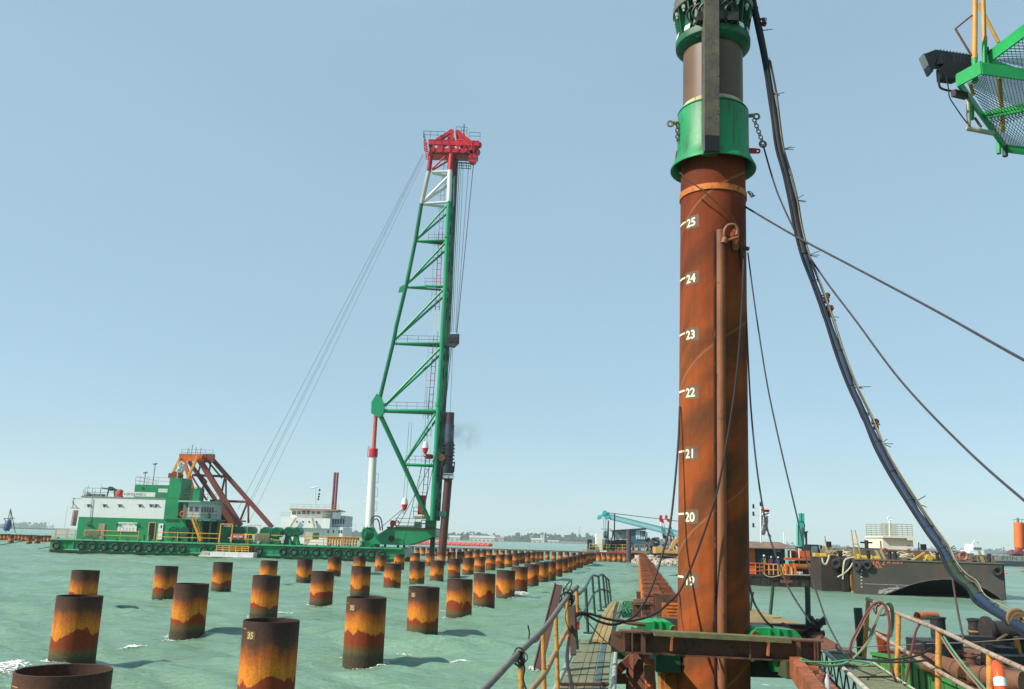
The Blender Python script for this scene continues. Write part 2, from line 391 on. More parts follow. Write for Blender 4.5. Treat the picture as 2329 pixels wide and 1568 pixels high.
ME_NEAR, ME_MID, ME_FAR, ME_SLIM = shell_mesh(56), shell_mesh(28), shell_mesh(16), shell_mesh(14, .44)
def solve(px, Y, z):
    lo, hi = 200.0, 2600.0
    for _ in range(40):
        m = (lo+hi)/2
        if at(px, m, Y).z > z: lo = m
        else: hi = m
    return at(px, (lo+hi)/2, Y)
FADED = paint('faded_number', (206,176,110), .7, var=.3, scale=20)
FADEDB = paint('faded_patch', (104,78,60), .8, var=.3, scale=20)
def add_pile(x, y, label, group, me, z=0.0, rot=None, marks=False):
    o = bpy.data.objects.new('pipe_pile', me); COL.objects.link(o); o.location = (x, y, z)
    tag(o, label, 'pile', group)
    if marks:
        a = -1.02 - math.atan2(-x, y)*0 - .15
        a = -1.12 + math.atan2(-x, y)
        mb = MB(); curved_patch(mb, (x, y, 0), PR, a+.2, a+.58, 1.26, 1.43); 
        mb2 = MB(); curved_text(mb2, '35', .17, (x, y, 0), PR, a+.22, 1.285, .006, .007, .95)
        curved_patch(mb2, (x, y, 0), PR, a-.15, a+.12, 1.452, 1.462, .006)
        for m_, nm, mt in ((mb, 'number_patch', FADEDB), (mb2, 'depth_number', FADED)):
            mesh = bpy.data.meshes.new(nm); mesh.from_pydata([tuple(v - Vector((x, y, 0))) for v in m_.v], [], m_.f); mesh.materials.append(mt)
            q = bpy.data.objects.new(nm, mesh); COL.objects.link(q); q.parent = o
    return o
def row(pxs, Y0, dY, n, where, marks=0, jit=.05, far_from=14, first=''):
    pts = []
    for k, px in enumerate(pxs):
        p = solve(px, Y0 + dY*k, 1.6); pts.append((p.x, p.y))
    m = min(len(pts), 10)
    sl = (pts[-1][0] - pts[-m][0])/(pts[-1][1] - pts[-m][1])
    while len(pts) < n: pts.append((pts[-1][0] + sl*dY, pts[-1][1] + dY))
    rnd = random.Random(len(where))
    for k, (x, y) in enumerate(pts):
        me = ME_NEAR if y < 45 else (ME_MID if y < 100 else ME_FAR)
        if k < far_from: lab = '%s rusty pipe pile from the camera in the %s' % (ORD[k], where)
        else: lab = 'small distant rusty pile at the far end of the %s' % where
        add_pile(x, y, lab, 'steel pipe piles standing in the water', me, z=rnd.uniform(-jit, jit), marks=k < marks)
    return pts
A_PX = [146.5, 618, 834, 965, 1046.5, 1102.7, 1151, 1182, 1209.7, 1232.7, 1251, 1267, 1280, 1291.7, 1301]
C_PX = [182.5, 437, 606.7, 735, 822, 894.3, 949.7, 995, 1034, 1065.7, 1092, 1116.6, 1137.7, 1156, 1172]
B_PX = [196, 380, 508, 613, 694.5, 762, 818.5, 867, 909, 944.7, 978.5]
rA = row(A_PX, 11.5, 7.05, 22, 'nearest row', marks=4)
rC = row(C_PX, 23.7, 7.05, 20, 'middle row')
rB = row(B_PX, 39.0, 7.05, 18, 'third row by the green barge', far_from=11)
# perimeter wall of close-set slimmer piles, far across the basin
c0 = solve(1350, 165, 1.6).xy; c1 = solve(945, 176, 1.6).xy; c2 = solve(5, 222, 1.6).xy
def perim(t):      # metres leftwards from the corner
    a = (c1 - c0); la = a.length
    return c0 + a*(t/la) if t < la else c1 + (c2 - c1).normalized()*(t - la)
k = 0; t = 0
while True:
    p = perim(t)
    if p.x < -150: break
    q = CX + p.x/(p.y*.976)*F
    if q < 128 or q > 925:
        left = q < 128
        add_pile(p.x, p.y, 'short rusty pile in the line crossing the far left water' if left else 'short rusty pile in the close line across the far water under the beam',
                 'far left line of piles' if left else 'far crossing line of piles', ME_SLIM, z=-.1 + random.uniform(-.05, .05))
    t += 1.25
for j, (px, Y) in enumerate(((27, 196), (68.5, 188), (87, 190))):
    p = solve(px, Y, 1.6)
    add_pile(p.x, p.y, '%s larger rusty pile standing out before the far left line' % ORD[j], 'piles before the far left line', ME_FAR, z=-.15)
e0 = solve(1362, 164, 1.6).xy; e1 = solve(1452, 163, 1.6).xy
for j in range(8):
    p = e0.lerp(e1, j/7.5)
    add_pile(p.x, p.y, '%s algae-stained pile from the left closing the far end of the basin' % ORD[j], 'piles closing the far end', ME_SLIM if j != 6 else ME_FAR, z=-.05)
mb = MB()
for a, b in ((perim(0), perim(36.9)), ):
    mb.beam((a.x, a.y-.3, 1.62), (b.x, b.y-.3, 1.62), .35, .22)
mb.build('capping_beam', BROWN, smooth=None, label='long brown steel beam lying along the tops of the far piles', cat='beam')
mb = MB(); mb.beam((e0.x-.6, e0.y-.2, 1.66), (e1.x+1, e1.y-.2, 1.66), .4, .22)
mb.build('capping_beam', paint('red_beam', (150,56,40), .7, rust=.4), label='short reddish beam on the piles closing the far end', cat='beam')
# tall grey pile standing at the far end
p = at(1430, 1278, 162)
mb = MB().lathe([(.44, 0), (.44, 5.9), (.40, 5.9), (.40, 5.2)], (p.x, p.y, 0), n=20)
mb.build('tall_pile', paint('grey_pile', (96,86,92), .8, var=.4, scale=1.5, rust=.5, rustc=(66,54,50)), smooth=1, label='tall dark grey pile standing up in front of the blue cabin', cat='pile')

# ================================================================ SHEET PILE WALL
WA, WB = atz(1468, 1356, 1.6), solve(1454, 163, 1.6)
def wall_x(y): return WA.x + (WB.x - WA.x)*(y - WA.y)/(WB.y - WA.y)
def build_wall():
    t = thing('sheet_pile_wall', (wall_x(27.5), 27.5, 0), 'long rusty orange sheet pile wall running away into the basin', 'sheet pile wall')
    W_ = 1.12; y = 27.5; mb = MB(); mb2 = MB(); face = MB(); top = 1.6; rnd = random.Random(5)
    while y < 163:
        x = wall_x(y); p = .9; a = .05; tz = top + rnd.uniform(-.05, .05); tz2 = tz - rnd.uniform(.08, .2)
        mb.beam((x, y, tz/2-.5), (x+W_, y+a, tz/2-.5), .05, tz+1.0)
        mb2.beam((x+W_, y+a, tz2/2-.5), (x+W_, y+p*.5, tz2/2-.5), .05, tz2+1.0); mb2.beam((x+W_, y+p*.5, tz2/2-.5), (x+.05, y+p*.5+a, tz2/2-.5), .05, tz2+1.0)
        face.box(x-.04, x+.03, y+p*.5, y+p-.03, -.9, tz+.02)
        mb.box(x+.02, x+W_*.55, y-.05, y+.22, tz-.06, tz+.01)
        y += p
    mb.build('web', paint('wall_web_lit', (150,86,50), .8, var=.4, scale=1.5, rust=.45, rustc=(116,66,44), bump=.4), t)
    mb2.build('inner_web', paint('wall_web_shaded', (112,58,38), .85, var=.4, scale=1.5, rust=.5, rustc=(70,42,34), bump=.4), t)  # darker copy of the web rust: shaded gaps put into its colour
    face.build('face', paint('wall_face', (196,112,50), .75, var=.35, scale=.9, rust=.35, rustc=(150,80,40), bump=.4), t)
build_wall()
# ================================================================ DISTANT SHORE
def shore():
    rnd = random.Random(11)
    def base(px):     # shoreline: distance grows to the left
        return 2500 if px < 1000 else 2100
    # land strip
    segs = [(-900, 140, 3000), (700, 1560, 2200), (1560, 3300, 3400)]
    for a, b, Y in segs:
        xa = (a - CX)/F*Y; xb = (b - CX)/F*Y
        mb = MB(); n = 60
        vs = []
        for i in range(n+1):
            x = xa + (xb-xa)*i/n; j = rnd.uniform(-12, 12)
            vs += [(x, Y+j, -.2), (x, Y+j+8, 1.6), (x, Y+500, 2.5)]
        mb.add(vs, [(3*i, 3*i+3, 3*i+4, 3*i+1) for i in range(n)] + [(3*i+1, 3*i+4, 3*i+5, 3*i+2) for i in range(n)])
        o = mb.build('shore', paint('shore_land', (86,92,80), .9, var=.3, scale=.01)); tag(o, kind='structure')
    # tree belt: thousands of leaf-clump faces
    mt = paint('far_foliage', (62,84,58), .95, var=.5, scale=.05)
    for a, b, Y, hm in ((-900, 140, 3020, 16), (700, 1560, 2215, 20), (1560, 3300, 3420, 18)):
        mb = MB(); xa = (a - CX)/F*Y; xb = (b - CX)/F*Y; x = xa
        while x < xb:
            hh = hm*(.45 + .55*abs(math.sin(x*.011) * math.sin(x*.0037+1)) + rnd.uniform(-.1, .25)); 
            if rnd.random() < .02: hh *= 1.6
            r = rnd.uniform(5, 12); cy = Y + rnd.uniform(0, 60)
            for _ in range(9):
                c = Vector((x + rnd.gauss(0, r*.6), cy + rnd.gauss(0, 5), 2 + abs(rnd.gauss(hh*.55, hh*.22))))
                s_ = rnd.uniform(1.8, 4.2); q = Matrix.Rotation(rnd.uniform(0, 6.28), 3, 'Z') @ Matrix.Rotation(rnd.uniform(.3, 1.5), 3, 'X')
                mb.add([c + q @ Vector((sx*s_*rnd.uniform(.6, 1.2), sy*s_*rnd.uniform(.6, 1.2), rnd.uniform(-.6, .6)*s_)) for sx, sy in ((-1,-1),(1,-1),(1,1),(-1,1))], [(0,1,2,3)])
                mb.add([c + Vector((sx*s_*1.1, 0, -s_*.9 + sz*s_*1.7)) for sx, sz in ((-1,0),(1,0),(.5,1),(-.6,.9))], [(0,1,2,3)])
            mb.add([(x-r, cy, 1), (x+r, cy, 1), (x+r*.7, cy+3, 1+hh*.6), (x-r*.7, cy+3, 1+hh*.55)], [(0,1,2,3)])
            x += r*.55
        o = mb.build('far_woodland', mt); tag(o, 'far belt of trees along the hazy shore', None, None, 'stuff')
    # waterside buildings on the far shore
    wt = paint('far_wall', (216,208,190), .8, var=.1, scale=.05); rf = paint('far_roof', (190,186,170), .7, var=.15, scale=.05)
    rd = paint('far_roof_brown', (150,112,90), .8, var=.2, scale=.05)
    def shed(px0, px1, pyb, pyt, Y, name, label, roofm, cat='warehouse', flat=False):
        a = at(px0, pyb, Y); b = at(px1, pyb, Y); h = at(px0, pyt, Y).z; w = b.x - a.x
        t = thing(name, ((a.x+b.x)/2, Y, 0), label, cat)
        eh = h*.62 if not flat else h
        MB().box(a.x, b.x, Y, Y+w*.4, .5, eh).build('wall', wt, t)
        if not flat:
            MB().prism([(a.x-2, Y-1, eh), (a.x-2, Y+w*.4+1, eh), (a.x-2, Y+w*.2, h)], (w+4, 0, 0)).build('roof', roofm, t)
        dm = MB(); n = max(2, int((px1-px0)/9))
        for i in range(n): 
            x = a.x + w*(i+.5)/n; dm.box(x-w/n*.18, x+w/n*.18, Y-.3, Y-.05, .6, eh*.5)
        dm.build('doorway', paint('far_dark', (96,96,90), .8), t)
    Y = 2150
    shed(1068, 1124, 1229, 1218, Y, 'warehouse', 'long pale warehouse on the far shore right of the piling rig', rf)
    shed(1126, 1145, 1230, 1221, Y+20, 'warehouse', 'small pale shed just right of the long far warehouse', rd)
    shed(1022, 1045, 1227, 1218, Y, 'warehouse', 'pale shed on the far shore close beside the dark driven pile', rf)
    shed(1209, 1234, 1233, 1224, Y, 'warehouse', 'white gabled shed at the foot of the two far silos', rf)
    shed(1247, 1270, 1235, 1229, Y, 'warehouse', 'low white shed right of the two far silos', rf)
    shed(1276, 1330, 1237, 1232, Y, 'warehouse', 'low buff shed before the blue crane barge on far shore', rd)
    shed(106, 118, 1196, 1191, 2950, 'warehouse', 'tiny white building on the far left shore', rf)
    for i, (px, lab) in enumerate(((1231.5, 'left one of the two white silos on the far shore'), (1236.5, 'right one of the two white silos on the far shore'))):
        p = at(px, 1232, Y+30); h = at(px, 1216 + i*1.5, Y+30).z
        mb = MB().lathe([(2.3, 0), (2.3, h*.93), (0, h)], (p.x, p.y, 0), n=14); mb.build('silo', wt, smooth=1, label=lab, cat='silo', group='white silos on the far shore')
    # lattice masts on the shore, barely visible
    for px, pyt, Yd, lab in ((1318, 1198, 2300, 'thin lattice mast on the far shore left of the blue crane'), (143, 1150, 3000, 'thin lattice mast on the far left shore')):
        p = at(px, 1230, Yd); h = at(px, pyt, Yd).z; mb = MB()
        for s in (-1, 1): mb.beam((p.x+s*1.5, Yd, 0), (p.x+s*.3, Yd, h), .5, .5)
        for i in range(10): 
            z0 = h*i/10; mb.beam((p.x-1.4*(1-i/12), Yd, z0), (p.x+1.3*(1-i/12), Yd, z0+h/10), .25, .25)
        mb.build('radio_mast', GREY, label=lab, cat='mast')
shore()
# dark breakwater lines near the shore
mb = MB(); a = at(-300, 1191, 1500); b = at(150, 1199, 1500)
mb.box(a.x, b.x, 1500, 1512, -.5, 2.2)
tag(mb.build('breakwater', paint('stone_dark', (84,88,84), .9, var=.4, scale=.2), label='low dark breakwater before the far left shore', cat='breakwater'))
# moored row of red floats in the distance
RF = paint('float_red', (226,92,80), .55, var=.2, scale=.5)
def float_seg(p, d, r, L_, label, group):
    mb = MB(); q = Vector(p); dv = Vector(d).normalized()
    mb.lathe([(0, -L_/2), (r*.6, -L_*.46), (r, -L_*.36), (r, L_*.36), (r*.6, L_*.46), (0, L_/2)], q, dv, n=10)
    return mb.build('float', RF, smooth=1, label=label, cat='float', group=group)
mb0 = None
for i in range(34):
    px = 932 + i*5.5; py = 1238.2 + i*.11
    p = at(px, py, 470); p.z = .5
    if mb0 is None:
        mb0 = float_seg(p, (1, .7, .35), .95, 3.4, 'small red barrel float in the floating line beyond the far piles', 'red floats in a line')
        o = mb0
    else:
        o = mb0.copy(); COL.objects.link(o); o.location = (p.x, p.y, mb0.location.z + (i % 2)*.3)
    o['label'] = 'red barrel float in the thick floating line beyond the far piles'
f0 = None
for i in range(21):
    px = 26 + i*8.2; py = 1200 + i*.22
    Yf = 900
    p = at(px, py, Yf); p.z = .1
    if f0 is None:
        f0 = MB().lathe([(0, -1.7), (.6, -1.5), (.8, -1), (.8, 1), (.6, 1.5), (0, 1.7)], p, (1, 0, 0), n=8).build('float', paint('float_pink', (196,128,108), .6, var=.2), smooth=1, cat='float', group='pale floats on the left')
        f0.scale = (1, 1, 1); o = f0
    else:
        o = f0.copy(); COL.objects.link(o); o.location = (p.x, p.y, f0.location.z)
    o['label'] = 'small pale red float on the long floating line at far left'
# white foam beside some piles and small splashes
def foam(name, cx, cy, rx, ry, n, label):
    rnd = random.Random(int(cx*10+cy)); mb = MB(); P = []
    for _ in range(n*4):
        a = rnd.uniform(0, 6.28); r = rnd.random()**.8; P.append((cx + math.cos(a)*r*rx + rnd.gauss(0,.03), cy + math.sin(a)*r*ry*1.3, r))
    hh = wave_height(np.array([p[0] for p in P]), np.array([p[1] for p in P]))
    for (x, y, r), h in zip(P, hh):
        s = rnd.uniform(.008, .04)*(1.35-r); k = rnd.randint(5, 8); a = rnd.uniform(0, 6); z = h + .012 + rnd.uniform(0, .05)*(1-r)**2
        mb.add([(x + math.cos(6.28*i/k+a)*s*rnd.uniform(.5, 1.8)*2.0, y + math.sin(6.28*i/k+a)*s*rnd.uniform(.5, 1.5), z + rnd.uniform(-.008, .012)) for i in range(k)] + [(x, y, z + s*.45)], [(i, (i+1) % k, k) for i in range(k)])
    o = mb.build(name, M_FOAM); tag(o, label, None, None, 'stuff'); return o
M_FOAM = paint('foam', (236,242,236), .8, var=.05, scale=3)
for px, py, rx, ry, n in ((1028, 1393, .85, .45, 170), (1022, 1392, .5, .3, 90), (1189, 1347, .8, .35, 90), (1118, 1293, .8, .3, 60), (1142, 1293, .6, .2, 40), (20, 1518, .5, .35, 140), (1157, 1360, .5, .2, 50), (640, 1388, .6, .2, 40), (1290, 1300, 1.0, .3, 40), (1225, 1520, .25, .12, 50), (905, 1468, .5, .12, 26), (585, 1590, .3, .1, 40), (1050, 1500, .35, .1, 30), (300, 1470, .4, .1, 30)):
    p = atz(px, py, .03); foam('foam', p.x, p.y, rx, ry, n, 'white foam breaking beside a pile')

def foam_ring(cx, cy, n, seed):
    rnd = random.Random(seed); mb = MB(); P = []; a0 = rnd.uniform(0, 6.28)
    for _ in range(n):
        a = a0 + rnd.gauss(0, 1.1); r = PR + .02 + abs(rnd.gauss(0, .09)); P.append((cx + math.cos(a)*r, cy + math.sin(a)*r))
    hh = wave_height(np.array([p[0] for p in P]), np.array([p[1] for p in P]))
    for (x, y), h in zip(P, hh):
        s = rnd.uniform(.008, .03); k = 6; a = rnd.uniform(0, 6)
        mb.add([(x + math.cos(6.28*i/k+a)*s*rnd.uniform(.6, 2), y + math.sin(6.28*i/k+a)*s*rnd.uniform(.5, 1.5), h + .015) for i in range(k)] + [(x, y, h + .015 + s*.5)], [(i, (i+1) % k, k) for i in range(k)])
    tag(mb.build('foam', M_FOAM), 'thin broken foam line lapping round the foot of a near pile', None, None, 'stuff')
for k, (x, y) in enumerate(rA[:9] + rC[:7] + rB[:3]): foam_ring(x, y, 70, k)
# ================================================================ GREEN PILING BARGE
def rect(px0, px1, pyT, pyB, Y):
    m = (pyT + pyB)/2; c = (px0 + px1)/2
    return at(px0, m, Y).x, at(px1, m, Y).x, at(c, pyB, Y).z, at(c, pyT, Y).z
def pbox(mb, px0, px1, pyT, pyB, Y, dy):
    x0, x1, z0, z1 = rect(px0, px1, pyT, pyB, Y); return mb.box(x0, x1, Y, Y+dy, z0, z1)
def rail(mb, p, q, h=1.1, r=.035, gap=1.8, mids=1, n=6):
    p = Vector(p); q = Vector(q); k = max(1, round((q-p).length/gap)); up = Vector((0,0,h))
    for i in range(k+1): a = p.lerp(q, i/k); mb.tube(a, a+up, r, n)
    for j in range(mids+1): mb.tube(p + up*(1 - j/(mids+1)), q + up*(1 - j/(mids+1)), r, n)
    return mb
BY = 124.0
bx0 = at(114, 1240, BY).x; bx1 = at(918, 1252, BY).x
bz = at(500, 1236, BY).z
BT = thing('piling_barge', ((bx0+bx1)/2, BY, 0), 'long green piling barge with yellow rails, winches and a raised bow', 'barge')
mb = MB(); mb.box(bx0, bx1-3.5, BY, BY+14, -.6, bz)
mb.prism([(bx1-3.5, BY, -.6), (bx1-3.5, BY, bz), (bx1, BY, bz), (bx1+.4, BY, .7), (bx1-.6, BY, -.6)], (0, 11, 0))
mb.build('hull', GREEN, BT)
mb = MB(); mb.box(bx0-.04, bx1-.7, BY-.05, BY, -.5, .16); mb.build('waterline_band', paint('fouled_brown', (104,84,58), .85, var=.4, scale=.6, rust=.3, rustc=(60,70,50)), BT)
mb = MB()
mb.tube((bx0, BY-.12, bz-.12), (bx1-.2, BY-.12, bz-.12), .17, 8); mb.tube((bx0, BY-.1, .42), (bx1-.8, BY-.1, .42), .14, 8)
for x in np.arange(bx0+3.2, bx1-1, 12.1): mb.beam((x, BY-.08, .4), (x, BY-.08, bz-.2), .16, .2)
for x in np.arange(bx0+1.2, bx1-1, 1.05): mb.box(x-.03, x+.03, BY-.06, BY-.004, .5, bz-.2)
mb.build('rubbing_strake', GREEN, BT, smooth=1)
mb = MB(); mb.box(bx0-.06, bx0, BY+.2, BY+8, -.3, bz); mb.box(bx0+.1, bx0+.8, BY-.03, BY, .5, bz-.4)
mb.build('rusty_end_plate', paint('bow_yellowish', (150,140,60), .7, var=.3, scale=1, rust=.5, rustc=(60,130,80)), BT)
# tyres hung along the side
TY = [128, 185, 210, 235.5, 262, 287, 313, 339, 364, 388.5, 414.5, 464, 489.5, 520, 538.5, 567.5, 588.5, 643.5, 668, 692.5, 718, 746.5, 768, 794, 818, 844, 867.5]
def tyre(name, c, ax, R, r, label, group, parent_chain=True, chain_to=None, n=20):
    t = thing(name, c, label, 'tyre', group)
    mb = MB(); c = Vector(c); mb.torus(c, ax, R, r, n, 8); mb.build('tyre_ring', RUBBER, t, smooth=1)
    if chain_to is not None:
        m2 = MB(); q = Vector(chain_to); o = Vector((.12, 0, 0))
        m2.path([c + Vector((0,0,R)) - o*.2, q - o + Vector((0,-.1,0)), q + Vector((0,-.1,.18)), q + o + Vector((0,.0,-.0))], .045, 6, 4)
        m2.build('hanger', DARK, t, smooth=1)
    return t
for i, px in enumerate(TY):
    py = 1240 + (px-128)*.0135 + 1.5 if px < 900 else 0
    p = solve(px, BY-.35, .98 + (.12 if i == 21 else 0)); p.y = BY - .34
    tyre('tyre_fender', p, (0, 1, 0), .42, .15, '%s black tyre from the left hung along the green barge side' % ORD[i], 'tyres along the green barge', chain_to=(p.x+.05, BY-.1, bz+.05))
# deck railings
def prail(px0, px1, pyb, h, Y, name='handrail', gap=1.9, mat=YEL, parent=BT, mids=1, z=None, r=.05):
    a = at(px0, pyb, Y); b = at(px1, pyb, Y); zz = bz if z is None else z; mb = MB()
    rail(mb, (a.x, Y, zz), (b.x, Y, zz), h, r, gap, mids); return mb.build(name, mat, parent, smooth=1)
prail(124, 152, 1225, 1.2, BY+.3, gap=1.6); prail(190, 314, 1228, 1.25, BY+.3, gap=2.4); prail(356, 497, 1232, 1.25, BY+.3, gap=2.6)
prail(524, 644, 1234, 1.25, BY+.3, gap=2.5); prail(692, 822, 1238, 1.3, BY+.3, gap=2.7, mids=2)
prail(127, 170, 1222, 1.2, BY+9, gap=1.6); prail(560, 590, 1232, 2.6, BY+4, gap=2)
mb = MB()
xa = at(497, 1232, BY).x; xb = at(524, 1233, BY).x
for x in (xa, xb): mb.beam((x, BY+.3, bz), (x, BY+.3, bz+2.6), .13, .13)
mb.beam((xa-.06, BY+.3, bz+2.6), (xb+.06, BY+.3, bz+2.6), .13, .13); mb.build('gate_frame', YEL, BT)
# red notice board on the rail
mb = MB(); pbox(mb, 528, 556, 1216, 1224, BY+.18, .05); sb = mb.build('notice_board', RED, BT)
mb = MB(); p = at(530, 1222.6, BY+.16); text_on(mb, 'SAFETY FIRST', .36, p, (1,0,0), (0,0,1), .01, .62); mb.build('lettering', WHITE, sb)
# winches
def winch(px0, px1, pyT, pyB, Y, drums=1, eye=True):
    x0, x1, z0, z1 = rect(px0, px1, pyT, pyB, Y); w = x1-x0; h = z1-bz; n = drums; m = MB()
    m.box(x0, x1, Y-.3, Y+2.2, bz-.02, bz+.2)
    for i in range(n):
        x = x0 + w*(i+.5)/n; r = min(h*.52, w/n*.56)*(1 if i % 2 == 0 else .86); zc = z1 - r
        m.tube((x, Y-.25, zc), (x, Y+2, zc), r, 22)
        for q in (.8, .5, .24): m.torus((x, Y-.27, zc), (0,1,0), r*q, r*.07, 20, 5)
        for k in range(6): a = k*PI/3 + i; m.beam((x, Y-.3, zc), (x + math.cos(a)*r*.8, Y-.3, zc + math.sin(a)*r*.8), .06, .06, (0,1,0))
        m.prism([(x-r*.9, Y-.1, bz), (x+r*.9, Y-.1, bz), (x+r*.45, Y-.1, zc), (x-r*.45, Y-.1, zc)], (0, .3, 0))
        m.box(x+r*.5, x+r*1.0, Y-.5, Y+.2, bz+.1, bz+r*.9)
    return m.build('winch', WG, BT, smooth=1)
WG = paint('winch_green', (22,128,84), .45, var=.35, scale=1.4, rust=.2, rustc=(40,70,56), bump=.2)
winch(384, 432, 1196, 1226, BY+3, 2); winch(500, 522, 1197, 1228, BY+3.5, 1); winch(525, 576, 1197, 1230, BY+5, 3); winch(592, 640, 1199, 1234, BY+3, 2)
winch(646, 684, 1199, 1236, BY+4, 2); winch(436, 470, 1203, 1228, BY+5, 1)
for px, r in ((548, 1), ): pass
m = MB(); p = at(842, 1212, BY+3); m.tube((p.x-.9, BY+3, p.z-.2), (p.x+.4, BY+3.6, p.z-.2), 1.0, 18); m.torus((p.x-.1, BY+2.6, p.z-.2), (0,1,0), .95, .16, 20, 6)
m.torus((p.x-.1, BY+2.6, p.z-.2), (0,1,0), .4, .1, 16, 6); m.box(p.x-1.2, p.x+1.2, BY+2.4, BY+4.4, bz-.02, bz+.8)
for k in range(6): a = k*PI/3; m.beam((p.x-.1, BY+2.6, p.z-.2), (p.x-.1+math.cos(a), BY+2.6, p.z-.2+math.sin(a)), .08, .08)
m.build('winch', WG, BT, smooth=1)
# deck clutter: rolls, crates, rope coils, bollards
m = MB(); pbox(m, 744, 816, 1221, 1230, BY+2, .6); ga = m.build('gas_bottle_rack', paint('rack_brown', (150,104,70), .7, rust=.5), BT)
m = MB()
for k in range(11): 
    p = at(746+6.4*k, 1226, BY+1.2); m.tube((p.x, BY+1.2, bz+.1), (p.x, BY+1.2, bz+1.1), .14, 8)
m.build('drum_row', paint('drum_tan', (190,150,104), .6, var=.4, scale=3), BT, smooth=1)
m = MB(); pbox(m, 694, 718, 1211, 1226, BY+4, 1.6); m.build('equipment_box', paint('cream', (214,204,170), .6), BT)
m = MB(); pbox(m, 711, 722, 1212, 1228, BY+2.6, 1); m.build('equipment_box', DGREEN, BT)
for px in (660, 675.5, 861, 875.5, 905, 919, 326, 338):
    p = solve(px, BY+1.6, bz); m = MB().tube((p.x, p.y, bz-.02), (p.x, p.y, bz+.75), .17, 12); m.tube((p.x, p.y, bz+.7), (p.x, p.y, bz+.8), .24, 12); m.build('bollard', GREEN, BT, smooth=1)
def coil(px0, px1, pyT, pyB, Y, label, name='rope_coil', mat=None):
    x0, x1, z0, z1 = rect(px0, px1, pyT, pyB, Y); m = MB(); rnd = random.Random(int(px0)); n = max(6, int((x1-x0)/.11))
    for k in range(n):
        x = x0 + (x1-x0)*(k+.5)/n; b = z0 + rnd.uniform(-.1, .25)
        m.path([(x-.02, Y+.15, b+.1), (x+rnd.uniform(-.05,.05), Y+.12, z1-.08), (x+.03, Y, z1), (x+.05, Y-.14, z1-.1), (x+rnd.uniform(-.06,.06), Y-.16, b+.15), (x+.07, Y-.1, b), (x+.1, Y, b+.05)], .04, 5, 3)
    return m.build(name, mat or paint('pale_rope', (150,142,116), .85, var=.35, scale=8), smooth=1, label=label, cat='rope')
coil(579, 613, 1214, 1234, BY+.25, 'thick coil of pale rope hung over the green barge rail below winches')
coil(194, 226, 1207, 1225, BY+.25, 'brown rope coil hung over the yellow rail at the deckhouse corner')
# bow sponson
pts = [at(838, 1231, BY+.4), at(883, 1201, BY+.4), at(991, 1201.5, BY+.4), at(991, 1219, BY+.4), at(927, 1241, BY+.4), at(845, 1238, BY+.4)]
for q in pts: q.y = BY+.4
m = MB().prism(pts, (0, 9, 0)); bow = m.build('raised_bow', GREEN, BT)
p = at(890.5, 1225.5, BY+.35); m = MB().lathe([(.42, 0), (.42, .05), (0, .05)], (p.x, BY+.36, p.z), (0, -1, 0), n=18); m.build('hawse_hole', DARK, bow)
m = MB(); pa, pb = at(880, 1200.4, BY+.3), at(991, 1200.8, BY+.3); m.box(pa.x, pb.x, BY+.25, BY+9.4, pa.z-.06, pa.z+.12); m.build('edge_trim', BROWN, BT)
m = MB()
for k in range(13):
    px = 899 + k*4.6; a = at(px, 1200, BY+.2); m.prism([(a.x, BY+.2, a.z-.02), (a.x+.22, BY+.2, a.z-.02), (a.x+.42, BY+.2, a.z+.28), (a.x+.2, BY+.2, a.z+.28)], (0,.06,0))
m.build('hazard_stripe', paint('stripe_dark', (60,64,50), .6), BT)
m = MB(); a = at(900, 1201, BY+1); b = at(990, 1201, BY+1); zt = at(940, 1200, BY+1).z
rail(m, (a.x, BY+.8, zt), (b.x, BY+.8, zt), 1.2, .035, 2.2); m.build('handrail', BROWN, BT)
m = MB(); pbox(m, 888, 896, 1184, 1200, BY+1, .1); m.build('notice_board', ORANGE, BT)
for i, px in enumerate((893.5, 902.5)):
    p = at(px, 1190.5, BY+.7); m = MB().torus((p.x, BY+.7, p.z), (0,1,0), .34, .07, 16, 6); m.build('lifebuoy', RED, smooth=1, label='%s small red and white ring lifebuoy on the raised green bow' % ('left' if i == 0 else 'right'), cat='lifebuoy')
m = MB(); pbox(m, 942, 955, 1187, 1199, BY+3, 1.4); m.build('engine_box', WG, BT)
x0, x1, z0, z1 = rect(958, 992, 1184, 1201, BY+.9); m = MB()
for x in (x0, x0+.5*(x1-x0), x1): m.beam((x, BY+.9, z0), (x, BY+.9, z1), .1, .1)
m.beam((x0, BY+.9, z1), (x1, BY+.9, z1), .1, .1); m.beam((x0, BY+.9, (z0+z1)/2), (x1, BY+.9, (z0+z1)/2), .1, .1); m.build('handrail', ORANGE, BT)
m = MB(); c = at(979, 1192, BY+1.2); m.tube((c.x-.7, BY+1.5, c.z-.1), (c.x+.7, BY+1.5, c.z-.1), .75, 14); m.build('pivot_drum', TGREEN, BT, smooth=1)
m = MB(); pbox(m, 978, 988, 1217, 1262, BY+3, 1.2); m.build('guide_leg', paint('dk_green', (14,84,62), .5), BT)

# ---------------------------------------------------------------- deckhouse
HT = thing('deckhouse', (at(280, 1216, BY+3).x, BY+3, bz), 'white and green deckhouse block standing on the left part of the green barge', 'deckhouse')
HY = BY+3
x0, x1, z0, z1 = rect(174, 420, 1179, 1226, HY); zg = z1
x0 = at(176, 1200, HY).x; x1 = at(421, 1205, HY).x
m = MB(); m.box(x0, x1, HY, HY+14, bz, zg); m.build('lower_wall', GREEN, HT)
xw0, xw1, _, zw = rect(181, 376, 1132.5, 1179, HY); m = MB(); m.box(x0, xw1, HY+.002, HY+14, zg, zw); m.build('upper_wall', WHITE, HT)
m = MB(); m.box(x0-.1, xw1+.05, HY-.08, HY+14.1, zw, zw+.1); m.build('roof_edge', paint('roof_grey', (150,156,150), .7), HT)
